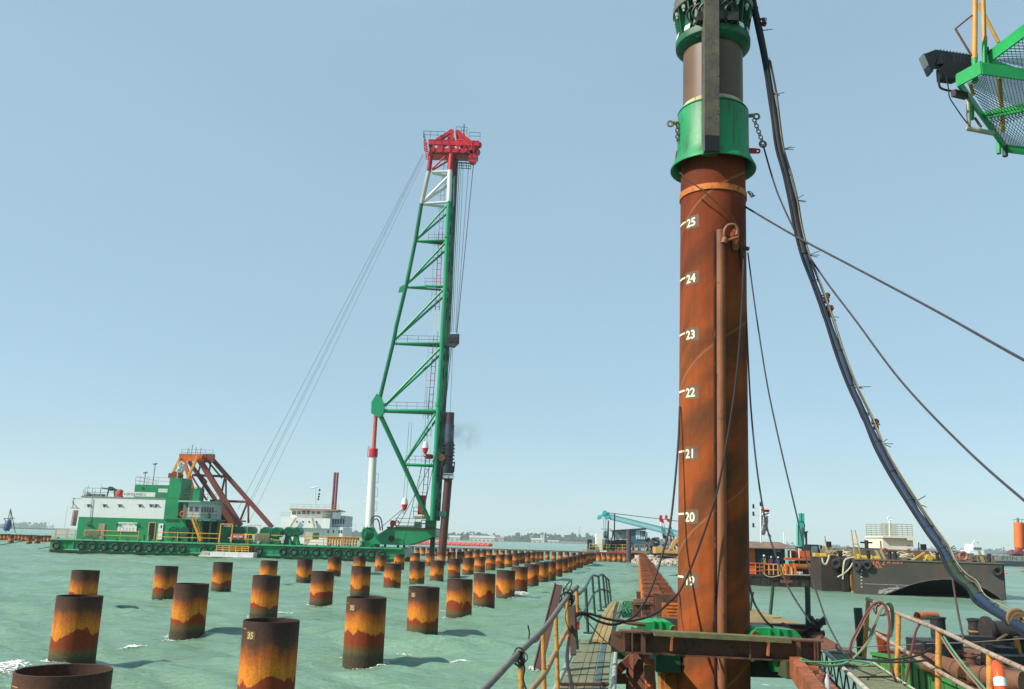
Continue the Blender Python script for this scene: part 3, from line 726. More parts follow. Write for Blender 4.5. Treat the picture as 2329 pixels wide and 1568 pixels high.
# stair tower
xt0, xt1, _, zt = rect(382, 409, 1087, 1180, HY-.2); m = MB(); m.box(xw1, xt1, HY-.2, HY+4, zg, zt); 
zmid = at(395, 1134, HY).z; 
m = MB(); m.box(xw1, xt1-.1, HY-.2, HY+4, zg, zmid); m.box(xt0, xt1, HY-.22, HY+4.02, zmid, zt); m.build('stair_tower', GREEN, HT)
xu0, xu1, zu0, zu1 = rect(305, 384, 1103, 1131, HY+4); m = MB(); m.box(xu0, xt0, HY+4.1, HY+12, zw+.1, zu1); m.build('upper_house', GREEN, HT)
m = MB(); rail(m, (xu0, HY+4.1, zu1), (xt0, HY+4.1, zu1), 1.1, .03, 1.6); rail(m, (xu0, HY+4.1, zu1), (xu0, HY+12, zu1), 1.1, .03, 1.6); m.build('roof_rail', paint('pale_rail', (196,176,140), .6), HT)
m = MB(); rail(m, (x0+.3, HY+.2, zw+.1), (xu0-1, HY+.2, zw+.1), 1.15, .03, 1.9); rail(m, (at(355,1130,HY).x, HY+.2, zw+.1), (xw1, HY+.2, zw+.1), 1.1, .03, 1.2); m.build('roof_rail', GREEN, HT)
# exhaust housing on the tower
m = MB(); xe0, xe1, ze0, ze1 = rect(385, 407, 1077, 1087, HY+1); m.box(xe0, xe0+(xe1-xe0)*.5, HY+.6, HY+2.6, zt, ze1); m.tube((xe0+(xe1-xe0)*.72, HY+.4, zt+.4), (xe0+(xe1-xe0)*.72, HY+2.4, zt+.4), .55, 14); m.build('exhaust_housing', MAROON, HT, smooth=1)
# portholes with rain hoods
for px in (201, 237, 272, 318, 343, 355):
    p = at(px, 1151.5, HY); p.y = HY; m = MB().lathe([(0, .02), (.17, .02), (.17, 0)], (p.x, HY, p.z), (0,-1,0), n=14); w = m.build('porthole', GLASS, HT)
    m = MB(); m.prism([(p.x-.36, HY-.02, p.z+.28), (p.x+.3, HY-.02, p.z+.28), (p.x+.42, HY-.02, p.z+.14), (p.x+.36, HY-.02, p.z+.22)], (0, -.18, 0)); m.build('hood', paint('hood_grey', (170,178,172), .6), w)
for px in (202, 268, 310):
    p = at(px, 1196 if px < 300 else 1196, HY); m = MB().lathe([(0, .02), (.2, .02), (.2, 0)], (p.x, HY, p.z), (0,-1,0), n=12); w = m.build('porthole', GLASS, HT)
    m = MB(); m.prism([(p.x-.4, HY-.02, p.z+.3), (p.x+.34, HY-.02, p.z+.3), (p.x+.5, HY-.02, p.z+.12)], (0, -.25, 0)); m.build('hood', GREEN, w)
p = at(325, 1109, HY+4); m = MB().lathe([(0, .02), (.22, .02), (.22, 0)], (p.x, HY+4.08, p.z-.1), (0,-1,0), n=12); w = m.build('porthole', GLASS, HT)
# downpipe and cable runs
m = MB(); a = at(210, 1133, HY-.1); b = at(206, 1172, HY-.1); c = at(205, 1184, HY-.1)
m.path([a, b, c, c + Vector((-.5, 0, -.25))], .04, 6, 3); m.build('downpipe', GREYP, HT, smooth=1)
# doors
xd0, xd1, zd0, zd1 = rect(338, 354, 1188, 1219, HY); m = MB(); m.box(xd0-.06, xd1, HY-.06, HY-.004, bz+.1, zd1); d = m.build('doorway', paint('door_frame', (206,170,120), .6), HT)
m = MB(); m.box(xd0+.08, xd1-.14, HY-.075, HY-.062, bz+.22, zd1-.12); m.build('opening', DARK, d)
xo0, xo1, _, _ = rect(354, 365, 1190, 1218, HY-1); m = MB(); m.box(xo0, xo1, HY-.12, HY-.07, bz+.25, zd1-.15); d2 = m.build('door', WHITE, HT)
m = MB(); m.box(xo0+.3, xo1-.15, HY-.135, HY-.122, zd1-.75, zd1-.4); m.build('pane', GLASS, d2)
xd0, xd1, _, zd1 = rect(224, 239, 1191, 1214, HY); m = MB(); m.box(xd0, xd1, HY-.06, HY-.004, bz+.1, zd1); d = m.build('door', paint('door_grey', (150,160,150), .5), HT)
m = MB(); m.box(xd0+.05, xd0+.35, HY-.075, HY-.062, bz+.3, zd1-.1); m.box(xd0+.5, xd1-.05, HY-.075, HY-.062, bz+.3, zd1-.1); m.build('panel', paint('tan_panel', (190,150,120), .6), d)
# signs
xs0, xs1, zs0, zs1 = rect(268, 311, 1188.5, 1210, HY-.1); m = MB(); m.box(xs0, xs1, HY-.09, HY-.01, zs0, zs1); s = m.build('safety_sign', WHITE, HT)
INK = paint('sign_ink', (70,90,84), .7)
m = MB(); text_on(m, 'SAFETY FIRST', .40, (xs0+.35, HY-.1, zs1-.42), (1,0,0), (0,0,1), .01, .78)
for r in range(2):
    for c in range(5): q = Vector((xs0+.35+c*.46, HY-.1, zs1-.82-r*.36)); m.lathe([(.1, 0), (.06, 0)], q, (0,-1,0), n=10); m.add([q + Vector((-.1,0,-.16)), q + Vector((.1,0,-.16)), q + Vector((.1,0,-.19)), q + Vector((-.1,0,-.19))], [(0,1,2,3)])
m.build('lettering', paint('sign_faint', (150,160,156), .7), s)
xs0, xs1, zs0, zs1 = rect(279, 352.5, 1119.5, 1129.5, HY-.1); m = MB(); m.box(xs0, xs1, HY-.05, HY+.02, zs0, zs1); s = m.build('name_board', WHITE, HT)
m = MB(); text_on(m, 'SWI SULAWESI X', .54, (xs0+.42, HY-.06, zs0+.1), (1,0,0), (0,0,1), .002, .70); m.torus((xs0+.2, HY-.055, zs0+.3), (0,1,0), .09, .022, 12, 4); m.build('lettering', INK, s)
# roof gear
m = MB(); q = solve(271.5, HY+.8, zw+.12); m.lathe([(.5, 0), (.52, .3), (.5, .8), (.42, .92), (0, .95)], q, (0,0,1), n=18); m.build('water_tank', paint('tank_red', (220,84,60), .5, var=.1), smooth=1, label='red cylindrical water tank on the deckhouse roof beside the name board', cat='tank')
m = MB()
for px, h in ((197, 1.5), (214, 1.0), (227, 1.6), (208, 1.2), (188, 1.0)):
    q = solve(px, HY+1, zw+.1); m.tube(q, q+Vector((.06,0,h)), .035, 6)
q = solve(199, HY+1.4, zw+.1); m.lathe([(.45, 0), (.5, .2), (.3, .5), (0, .6)], q, n=14)
q = solve(218, HY+1.4, zw+.1); m.box(q.x-.8, q.x+.9, q.y, q.y+1, zw+.1, zw+.5); m.build('antenna_cluster', paint('gear_grey', (130,138,136), .6), HT, smooth=1)
m = MB(); q = solve(252, HY+3, zw+.1); m.beam(q + Vector((-1.4,0,1.3)), q + Vector((1.6,0,1.0)), .16, .2); m.beam(q + Vector((-.6,0,0)), q + Vector((-.4,0,1.5)), .15, .15); m.beam(q + Vector((.6,0,0)), q + Vector((.3,0,1.4)), .15, .15)
m.tube(q + Vector((-.2,-.3,1.25)), q + Vector((-.2,.5,1.25)), .3, 10); m.tube(q + Vector((.5,-.2,.95)), q + Vector((1.3,.3,1.1)), .12, 8); m.build('deck_davit', BLACK, HT, smooth=1)
for px, pyT, Yq, zq in ((347, 1056, HY+6, zu1), (328, 1076, HY+6, zu1)):
    q = solve(px if px > 330 else 327, Yq, zq); h = at(px, pyT, Yq).z - zq; m = MB().tube(q, q + Vector((.05, 0, h)), .06, 6); m.tube(q + Vector((-.25, 0, h)), q + Vector((.3, 0, h+.1)), .12, 8); m.build('mast', GREYP, HT, smooth=1)
m = MB(); x_, _, z_, zt_ = rect(360, 381, 1112, 1120, HY+.4); m.box(x_, _, HY+.4, HY+1.2, z_, zt_); m.build('liferaft_case', WHITE, HT)
# hanging drum on the far left wall
m = MB(); q = at(172, 1177, HY+2); m.tube(q + Vector((-.2, 0, -1.2)), q + Vector((-.1, 0, 1.0)), .38, 12); m.beam(q + Vector((-.9, 0, 1.3)), q + Vector((1.2,0,1.3)), .12, .12); m.beam(q + Vector((-.8,0,2.6)), q + Vector((1.2,0,2.7)), .08, .08); m.beam(q + Vector((-.6,0,1.3)), q + Vector((-.6,0,2.8)), .1, .1); m.beam(q + Vector((-.8,0,2.2)), q + Vector((.2,0,1.2)), .1, .1); m.build('exhaust_drum', paint('drum_pink', (170,130,126), .7, rust=.3), HT, smooth=1)

# ---------------------------------------------------------------- wheelhouse
WT = thing('wheelhouse', (at(440, 1180, HY-1).x, HY-1, zg), 'pale grey wheelhouse with dark windows beside the green stair tower', 'wheelhouse')
wx0, wx1, wz0, wz1 = rect(408, 479, 1143, 1180, HY-1.5); wy = HY-1.5
sideL = wx0 + (wx1-wx0)*.27; sideR = wx0 + (wx1-wx0)*.68
PG = paint('pale_grey', (196,204,200), .5, var=.06)
m = MB().prism([(sideL, wy, wz0), (sideR, wy, wz0), (wx1, wy+1.6, wz0), (wx1, wy+5, wz0), (sideL, wy+5, wz0)], (0, 0, wz1-wz0)); m.build('cabin', PG, WT)
m = MB(); m.box(wx0, sideL, wy+1.4, wy+5, wz0, wz1); m.build('recess_wall', paint('recess', (120,130,124), .6), WT)
m = MB().prism([(wx0-.2, wy-.3, wz1), (sideR, wy-.5, wz1), (wx1+.25, wy+1.4, wz1), (wx1+.2, wy+5, wz1), (wx0-.2, wy+5, wz1)], (0, 0, .22)); m.build('roof', paint('pale_green', (120,196,160), .5, var=.1), WT)
m = MB(); m.box(wx0-.2, wx1+.5, wy-.5, HY+4, wz0-.16, wz0); m.build('floor', GREEN, WT)
wh = wz1-wz0
for a, b in ((.09, .42), (.5, .86)):
    xa, xb = sideL + (sideR-sideL)*a, sideL + (sideR-sideL)*b
    m = MB(); m.box(xa, xb, wy-.03, wy-.004, wz0+wh*.42, wz0+wh*.74); f = m.build('window', PG, WT); m = MB(); m.box(xa+.05, xb-.05, wy-.04, wy-.031, wz0+wh*.44, wz0+wh*.72); m.build('pane', GLASS, f)
dv = (Vector((wx1, wy+1.6, 0)) - Vector((sideR, wy, 0))); dl = dv.length; du = dv/dl; nn = Vector((du.y, -du.x, 0))
for k in range(5):
    a = Vector((sideR, wy, 0)) + du*(dl*(.05+.19*k)); b = a + du*dl*.14; m = MB()
    z_a, z_b = wz0+wh*.42, wz0+wh*.74
    m.add([a+nn*.03+V(0,0,z_a), b+nn*.03+V(0,0,z_a), b+nn*.03+V(0,0,z_b), a+nn*.03+V(0,0,z_b)], [(0,1,2,3)]); m.build('window', GLASS, WT)
m = MB(); rail(m, (wx0, wy-.45, wz0), (sideR, wy-.45, wz0), 1.1, .03, 1); rail(m, (sideR, wy-.45, wz0), (wx1+.4, wy+1.5, wz0), 1.1, .03, 1); m.build('balcony_rail', GREYP, WT)
m = MB(); rail(m, (wx0, wy+.5, wz1+.22), (wx1, wy+1.8, wz1+.22), 1.0, .03, 1.1); m.box(wx0+1.2, wx0+2.2, wy+2, wy+3, wz1+.2, wz1+2.1); m.build('roof_gear', paint('roof_gear', (120,90,70), .6), WT)
m = MB(); m.box(wx0+1.4, wx0+2.3, wy+.8, wy+1.6, wz1+.2, wz1+1.9); m.lathe([(.5,0),(.42,.25),(0,.3)], (wx0+1.85, wy+1.2, wz1+1.9), n=12); m.build('vent_trunk', GREEN, WT, smooth=1)
p = at(414.5, 1169.5, wy-.6); m = MB().torus((p.x, wy-.55, p.z), (0,1,0), .32, .08, 16, 6); m.build('lifebuoy', ORANGE, smooth=1, label='orange lifebuoy hung on the wheelhouse balcony rail', cat='lifebuoy')
p = at(468.5, 1173, wy-.2); m = MB().torus((p.x, wy+.9, p.z), (.3,1,0), .26, .07, 16, 6); m.build('lifebuoy', BLACK, smooth=1, label='small black lifebuoy ring on the right end of the wheelhouse rail', cat='lifebuoy')
# stair from the balcony down to the deck
m = MB(); a = at(437, 1181, wy-.5); b = at(453, 1204, wy-1.4); a.y = wy-.5; b.y = wy-.5; b.z = bz+.2
for s in (0, .8):
    m.beam(a + V(0,s,0), b + V(0,s,0), .08, .25); m.tube(a + V(0,s,1), b + V(0,s,1), .035, 6)
    for k in range(4): q = a.lerp(b, k/3); m.tube(q + V(0,s,0), q + V(0,s,1), .03, 6)
for k in range(9): q = a.lerp(b, k/8.5); m.box(q.x-.14, q.x+.14, q.y, q.y+.8, q.z-.02, q.z+.02)
m.build('stair', YEL, BT, smooth=1)
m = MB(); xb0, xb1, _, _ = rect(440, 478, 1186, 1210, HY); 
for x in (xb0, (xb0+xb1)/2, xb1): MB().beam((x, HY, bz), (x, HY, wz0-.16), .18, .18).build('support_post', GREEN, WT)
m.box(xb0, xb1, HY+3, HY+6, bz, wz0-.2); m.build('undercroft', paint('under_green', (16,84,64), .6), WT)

# ---------------------------------------------------------------- white work float alongside
m = MB(); fx0, fx1, fz0, fz1 = rect(452, 576, 1263, 1272, BY-2.6)
FT = thing('work_float', ((fx0+fx1)/2, BY-2.6, 0), 'low white float with yellow guard rail moored against the green barge', 'float')
m = MB(); 
for k in range(3): a = fx0 + 1.4 + (fx1-fx0-1.4)*k/3; m.box(a+.03, a + (fx1-fx0-1.4)/3 - .03, BY-2.6, BY-.7, .05, .75)
m.build('deck_module', WHITE, FT); m = MB(); m.tube((fx0, BY-2.7, .12), (fx1, BY-2.7, .12), .13, 8); m.tube((fx0, BY-.75, .12), (fx1, BY-.75, .12), .13, 8); m.prism([(fx0, BY-2.6, .1), (fx0+1.3, BY-2.6, .1), (fx0+1.3, BY-2.6, .7), (fx0+.3, BY-2.6, .8)], (0, 1.8, 0)); m.build('pontoon', paint('dirty_white', (196,196,184), .6, rust=.3), FT, smooth=1)
m = MB(); rail(m, (fx0+1.7, BY-.9, .75), (fx1-1.2, BY-.9, .75), .8, .05, .8, 2); m.build('guard_rail', YEL, FT, smooth=1)
# ================================================================ PILING RIG (LEADER TOWER)
TY_ = 122.5
TT = thing('piling_rig', (at(982, 1185, TY_).x, TY_, at(982, 1200, TY_).z), 'tall green, white and red lattice piling tower leaning over the barge bow', 'piling rig')
BO = Vector((.42, 2.3, 0))         # offset of the second leader leg; the tower is triangular in plan
def P2(px, py, back=False):
    p = at(px, py, TY_)
    if back:
        yr = [q[1] for q in RL]; xr = float(np.interp(py, yr, [q[0] for q in RL])); yl = [q[1] for q in LL2]; xl = float(np.interp(py, yl, [q[0] for q in LL2]))
        p = p + BO*max(0, min(1, (px-xl)/(xr-xl)))
    return p
def seg(lst, r, mat, name, both=True, n=12, part=None):
    m = MB()
    for back in ((False, True) if both else (False,)):
        for a, b in zip(lst, lst[1:]): m.tube(P2(*a, back), P2(*b, back), r, n)
    return m.build(name, mat, TT, smooth=1)
RL = [(1027.4, 336), (1023.4, 388), (1021, 459), (1017, 538), (1012.9, 646.7), (1006.9, 742.6), (1005.2, 780), (996.8, 925), (989.9, 1052.6), (982.5, 1184)]
LL = [(982.7, 334.8), (975.2, 390.6), (958.6, 464.4), (945.1, 547.3), (924, 649.7), (901.4, 742.6), (895, 777), (867.6, 890.7), (860, 925)]
LL2 = LL + [(918, 1058), (975, 1183)]
TW = paint('tower_white', (232,234,228), .4, var=.08, scale=.3, streak=.15, rustc=(150,150,140))
TR = paint('tower_red', (214,40,50), .38, var=.12, scale=.3)
seg(RL[0:2], .35, TR, 'right_leg'); seg(RL[1:3], .36, TW, 'right_leg'); seg(RL[2:], .33, TGREEN, 'right_leg')
seg(LL[0:2], .34, TR, 'left_leg'); seg(LL[1:3], .33, TW, 'left_leg'); seg(LL[2:], .275, TGREEN, 'left_leg')
seg([(862, 938), (918, 1058), (975, 1183)], .32, TGREEN, 'lower_strut')
for a, b, r, mt in (((984,392),(1024,390.5),.2,TW), ((963,464),(1020,460),.2,TW), ((945,549),(1015,546.6),.14,TGREEN), ((921,654),(1011,651),.15,TGREEN), ((895,782),(1004,781),.17,TGREEN), ((869,935),(994,935),.26,TGREEN), ((919,1058),(988,1058),.16,TGREEN)):
    seg([a, b], r, mt, 'cross_member')
    m = MB(); 
    for q in (a, b): m.tube(P2(*q), P2(*q, True), r*.9, 8)
    m.tube(P2(*a), P2(*b, True), r*.6, 8)
    m.build('cross_member', mt, TT, smooth=1)
for a, b, r, mt in (((983,385),(1027,342),.13,TR), ((964,458),(1024,398),.22,TW), ((946.6,546),(1018,466),.15,TGREEN), ((924,648),(1014,551),.16,TGREEN), ((896,775),(1009,658),.17,TGREEN), ((874,923),(1001,792),.18,TGREEN), ((919,1053),(990,941),.16,TGREEN)):
    seg([a, b], r, mt, 'diagonal_brace')
# hinge block on the rear leg
m = MB(); pts = [P2(868, 905), P2(875, 925), P2(873, 941), P2(868, 949), P2(858, 949), P2(845, 940), P2(846, 915), P2(858, 896)]
m.prism([q + V(0,-.4,0) for q in pts], (0, .9, 0)); m.build('hinge_block', TGREEN, TT)
m = MB(); a = P2(845, 942); b = P2(872, 942); rail(m, a, b, 1.5, .04, .9); m.build('platform_rail', paint('lime_rail', (150,160,80), .5), TT)
for px, py in ((912, 661),): m = MB(); q = P2(px, py); m.prism([q+V(-.4,0,-.3), q+V(.4,0,-.1), q+V(.4,0,.9), q+V(-.2,0,.5)], (0,.3,0)); m.build('lug', TGREEN, TT)
for py in (538, 919): 
    q = P2(*((1017, 538) if py == 538 else (996.6, 920))); m = MB(); d = (P2(*RL[5]) - P2(*RL[4])).normalized(); m.tube(q - d*.25, q + d*.25, .42, 14); m.build('flange', TGREEN, TT, smooth=1)
# catwalks
for px0, px1, py in ((970, 1008, 544), (962, 1004, 645), (897, 996, 776), (874, 990, 929), (917, 984, 1053)):
    m = MB(); a = P2(px0, py) + Vector((.2, .8, 0)); b = P2(px1, py) + Vector((.2, .8, 0)); b.z = a.z
    m.box(a.x, b.x, a.y, a.y+1.1, a.z-.06, a.z); rail(m, a, b, 1.05, .025, 1.4); m.build('catwalk', GREYP, TT)
# ladder cage inside the truss, painted in red and white lengths
LD = [(1012, 350), (1002, 430), (998, 520), (994, 600), (990, 700), (984, 790), (978, 870), (972, 950), (968, 1040), (962, 1110), (957, 1150)]
cols = [TW, TW, TR, TR, TW, MAROON, MAROON, TW, MAROON, MAROON]
for k in range(len(LD)-1):
    m = MB(); a = P2(*LD[k]) + Vector((.2, 1.3, 0)); b = P2(*LD[k+1]) + Vector((.2, 1.3, 0)); o = Vector((.28, 0, 0)); n = int((a-b).length/.9)
    m.beam(a-o, b-o, .09, .09); m.beam(a+o, b+o, .09, .09); m.beam(a-o*3.2, b-o*3.2, .03, .03)
    for i in range(n): q = a.lerp(b, (i+.5)/n); m.beam(q-o, q+o, .06, .06); 
    for i in range(0, n, 2): q = a.lerp(b, (i+.5)/n); m.beam(q-o*3.3, q-o, .03, .03)
    m.build('ladder', cols[k], TT)
# guide rails on the leader face
m = MB(); o = Vector((.36, .9, 0))
for a, b in zip(RL, RL[1:]): m.beam(P2(*a)+o, P2(*b)+o, .12, .3)
for a, b in zip(RL, RL[1:]): m.beam(P2(*a)+o+V(.45,1.0,0), P2(*b)+o+V(.45,1.0,0), .14, .3)
m.build('guide_rail', paint('guide_dark', (34,88,72), .5, var=.4, rust=.3, rustc=(150,170,150)), TT)
# head
x0, x1, z0, z1 = rect(974.6, 1089, 321, 333, TY_); hz0 = rect(1000, 1060, 321, 360, TY_)[2]
HX0, HX1 = P2(975, 328).x, P2(1090, 333).x
m = MB(); zt = P2(1030, 322).z; 
m.box(HX0, HX1, TY_-.5, TY_-.1, zt-.8, zt); m.box(HX0, HX1, TY_+2.6, TY_+3.0, zt-.8, zt)
m.box(HX0, HX0+.5, TY_-.1, TY_+2.6, zt-.85, zt-.02); m.box(HX1-1.2, HX1-.1, TY_-.1, TY_+2.6, zt-.85, zt-.02)
m.box(HX0+.3, HX1-.2, TY_+.3, TY_+2.5, zt-2.0, zt-1.0); m.box(HX0+.3, HX1-.3, TY_-.3, TY_+.2, zt-1.9, zt-1.35)
for x in np.linspace(HX0+.8, HX1-.8, 6): m.box(x-.12, x+.12, TY_-.45, TY_+2.8, zt-1.9, zt-.8)
m.build('head_beam', TR, TT)
m = MB(); ap = P2(1029, 300); 
for yy in (-.3, 2.4):
    o = Vector((0, yy, 0)); A_ = P2(993, 322); A_.y = TY_; B_ = P2(1076, 330); B_.y = TY_
    m.beam(A_+o, ap+o, .45, .45); m.beam(ap+o+V(.6,0,0), B_+o, .45, .45); m.beam(P2(1005,321)+o, P2(1026,305)+o, .25, .25); m.beam(V(ap.x,TY_,zt)+o, ap+o, .5, .5); m.beam(V(ap.x+1.4,TY_,zt)+o, ap+o+V(1.0,0,-.2), .5, .5)
    m.beam(V(ap.x+1.2,TY_,ap.z-.4)+o, B_+o+V(-1.2,0,0), .35, .35); m.beam(A_+o+V(1.6,0,.2), V(ap.x,TY_,zt+.6)+o, .2, .2); m.beam(A_+o+V(2.6,0,0), V(ap.x-.6,TY_,ap.z-1)+o, .2, .2)
m.tube(ap+V(-.2,-.4,-.1), ap+V(-.2,2.7,-.1), .35, 12); m.tube(ap+V(.9,-.4,-.3), ap+V(.9,2.7,-.3), .4, 12)
m.box(ap.x+1.1, ap.x+1.9, TY_, TY_+2.4, zt+.4, ap.z-.2); m.build('crown_frame', TR, TT, smooth=1)
m = MB(); a = P2(1040, 326); b = P2(1073, 338)
for p, q in (((1040,324),(1073,326)), ((1040,345),(1073,347)), ((1040,324),(1040,345)), ((1073,326),(1073,347)), ((1056,325),(1056,346)), ((1041,345),(1056,327)), ((1072,346),(1056,327))): m.beam(P2(*p)+V(0,-.9,0), P2(*q)+V(0,-.9,0), .1, .1)
m.build('side_cage', paint('cage_red', (232,70,64), .4), TT)
m = MB(); rail(m, V(P2(964,320).x, TY_-.8, zt), V(P2(1012,320).x, TY_-.8, zt), 1.15, .035, 1.1); rail(m, V(P2(1067,320).x, TY_-.8, zt), V(HX1+.1, TY_-.8, zt), 1.15, .035, 1.3)
rail(m, V(P2(964,320).x, TY_-.8, zt), V(P2(964,320).x, TY_+2.8, zt), 1.15, .035, 1.3); rail(m, V(P2(1036,300).x, TY_+.8, ap.z), V(P2(1061,300).x, TY_+.8, ap.z), 1.2, .035, 1.0)
m.tube(V(P2(1054,300).x, TY_+1, ap.z-.3), V(P2(1054,300).x, TY_+1, ap.z+1.8), .08, 6); m.tube(V(P2(1029,300).x, TY_+1, ap.z-.3), V(P2(1029,300).x, TY_+1, ap.z+.9), .05, 6); m.build('head_rail', paint('rail_dark', (70,60,72), .5), TT)
m = MB(); p0 = P2(965, 345)
for p, q in (((965,322),(966,346)), ((966,346),(975,350)), ((966,340),(974,344)), ((965,334),(974,338)), ((965,328),(974,332)), ((970,323),(971,348))): m.beam(P2(*p)+V(0,-.5,0), P2(*q)+V(0,-.5,0), .12, .12); m.beam(P2(*p)+V(0,2.4,0), P2(*q)+V(0,2.4,0), .12, .12)
m.build('left_cage', TR, TT)
m = MB(); q = P2(1075, 362); m.box(q.x-.5, q.x+.5, TY_-.3, TY_+.9, q.z+.2, q.z+2.0); m.tube(q+V(0,-.35,0), q+V(0,.9,0), .62, 16); m.tube(q+V(.9,-.2,2.3), q+V(.9,.4,2.3), .4, 12); m.build('sheave_block', TR, TT, smooth=1)
m = MB()
for py in (359, 366, 372): m.beam(P2(1040, py-1), P2(1070, py+1), .08, .08); m.beam(P2(1040, py-1)+V(0,1.8,0), P2(1070, py+1)+V(0,1.8,0), .08, .08)
for px in (1040, 1050, 1060, 1070): m.beam(P2(px, 352), P2(px, 373), .08, .08); m.beam(P2(px, 373), P2(px, 373)+V(0,1.8,0), .08, .08)
m.build('lower_platform', paint('plat_navy', (40,44,66), .5), TT)
m = MB()
for py in (338, 350): q = P2(1091.5, py); m.tube(q+V(-.05,-.5,0), q+V(.1,-.5,0), .12, 8)
m.build('lamp', DARK, TT)
# lower platform with hazard edge by the bow
m = MB(); a = P2(940, 1174); b = P2(972, 1178); m.box(a.x, b.x, TY_-.2, TY_+2.4, a.z-.25, a.z); m.build('platform', paint('hazard', (200,176,90), .6, var=.4, scale=3, rust=.5, rustc=(50,56,40)), TT)
m = MB(); rail(m, V(a.x, TY_-.1, a.z), V(b.x-.6, TY_-.1, a.z), 1.2, .04, 1.0); m.build('platform_rail', BROWN, TT)
m = MB(); q = P2(970, 1038); m.lathe([(0, .35), (.5, .3), (.68, 0), (.5, -.3), (0, -.35)], q + V(.3,.5,-.0) , (0,0,1), n=16); q2 = P2(958, 1150); m.box(q2.x-.5, q2.x+.5, TY_+.5, TY_+1.5, q2.z-1.2, q2.z+1.4); m.build('winch_guard', paint('guard_red', (196,70,52), .5), TT, smooth=1)
m = MB(); q = P2(992, 1169); m.beam(q + V(-.6,.4,0), q + V(1.4,.2,0), .5, .7); m.build('pile_guide', paint('guide_green', (16,98,78), .5), TT)

# hydraulic ram
RT = thing('support_ram', at(841, 1216, TY_+1), 'white telescopic ram with red collar propping up the green piling tower', 'ram')
a = at(840.5, 1200, TY_+1); b = at(848.5, 1040, TY_+1); c = at(849.8, 1021, TY_+1); d = at(854.5, 944, TY_+1)
MB().tube(a, b, .60, 20, .50).build('cylinder', paint('ram_white', (234,234,224), .45, var=.06, streak=.1), RT, smooth=1)
MB().tube(b - (b-c).normalized()*0, c, .62, 20).build('collar', TR, RT, smooth=1)
m = MB(); dd = (d-c); n = 26
m.tube(c, d, .26, 12); 
for k in range(n): q = c + dd*(k+.5)/n; m.tube(q - dd.normalized()*.07, q + dd.normalized()*.07, .29 + .02*(k % 2), 12)
m.build('wrapped_rod', paint('rod_salmon', (226,122,96), .6, var=.2, scale=2), RT, smooth=1)
for py in (1088, 1120, 1152, ):
    for s in (-1, 1):
        q = at(846.5 - (py-1040)*.05 + s*10.5, py, TY_+1); m = MB()
        for e in (-.35, .35): m.tube(q + V(e,0,-.6), q + V(e,0,.6), .035, 6)
        m.tube(q + V(-.35,0,.6), q + V(.35,0,.6), .035, 6); m.tube(q + V(-.35,0,-.6), q + V(.35,0,-.6), .035, 6); m.build('step_cage', WHITE, RT, smooth=1)
m = MB(); q = at(840, 1030, TY_+1); m.beam(q+V(-.2,0,-.6), q+V(-.2,0,.8), .07, .07); m.beam(q+V(-.2,0,-.6), q+V(1,0,-.6), .07, .07); m.beam(q+V(-.2,0,.8), q+V(1,0,.8), .05, .05); m.build('collar_cage', MAROON, RT)
m = MB(); q = at(834, 1203, TY_+.5); m.path([q+V(0,0,0), q+V(.8,0,1.6), q+V(1.8,0,1.5), q+V(2.2,0,-.2)], .08, 6, 4); m.path([q+V(.2,0,0), q+V(.9,0,1.2), q+V(1.5,0,1.2), q+V(1.9,0,-.2)], .08, 6, 4); m.build('hydraulic_hose', DARK, RT, smooth=1)

# hammer riding on the driven pile
KT = thing('pile_hammer', at(1018, 1092, TY_+.6), 'tall black diesel pile hammer riding the tower above the brown pile', 'pile hammer')
hx = lambda py: 1023.5 - (py-940)*.045
def hsec(pa, pb, r, nm, mt): MB().tube(at(hx(pa), pa, TY_+.6), at(hx(pb), pb, TY_+.6), r, 18).build(nm, mt, KT, smooth=1)
BS = paint('hammer_black', (36,42,50), .45, var=.3); BLUE = paint('hammer_blue', (58,76,92), .5, var=.3, scale=.7)
hsec(939, 968, .62, 'upper_cylinder', paint('hammer_maroon', (78,52,62), .5, var=.2)); hsec(966, 1008, .70, 'upper_cylinder', BLUE); hsec(1006, 1036, .76, 'body', BS); hsec(1036, 1060, .7, 'body', BS)
m = MB(); a = at(hx(1060), 1060, TY_+.6); b = at(hx(1091), 1091, TY_+.6); m.tube(a, b, .85, 18); m.beam(a+V(-1.2,0,.6), b+V(-1.4,0,.6), .9, .8); m.beam(a+V(-.9,0,1.6), a+V(.4,0,1.2), .5, .6); m.tube(a+V(.95,-.2,.6), b+V(.9,-.2,1.0), .08, 8); m.build('drive_cap', BS, KT, smooth=1)
m = MB(); 
for k in range(6): q = at(hx(1012+k*8), 1012+k*8, TY_); m.box(q.x-.9, q.x+.86, TY_-.15, TY_+.9, q.z-.06, q.z+.08)
m.build('rib', BS, KT)
m = MB(); q = at(1020.5, 1084, TY_-.4); m.box(q.x-.75, q.x-.05, TY_-.32, TY_-.2, q.z-.25, q.z+.15); m.box(q.x+.05, q.x+.75, TY_-.32, TY_-.2, q.z-.25, q.z+.15); m.box(q.x-.7, q.x+.7, TY_-.32, TY_-.2, q.z+.3, q.z+.42); m.build('reflective_strip', paint('strip', (170,186,190), .4), KT)
m = MB(); q = at(1005, 1042, TY_+.3); m.tube(q+V(0,-.5,0), q+V(0,.5,0), .5, 16); m.build('sheave', BROWN, KT, smooth=1)
pa, pb = at(1019.5, 1091, TY_+.6), at(1003.5, 1279, TY_+.6)
o = MB().tube(pb + (pb-pa).normalized()*1.0, pa, .56, 22).build('driven_pile', paint('driven_brown', (92,52,42), .6, var=.35, scale=.5, rust=.4, rustc=(78,44,40)), smooth=1, label='dark brown pile being driven beneath the black hammer of the far rig', cat='pile')
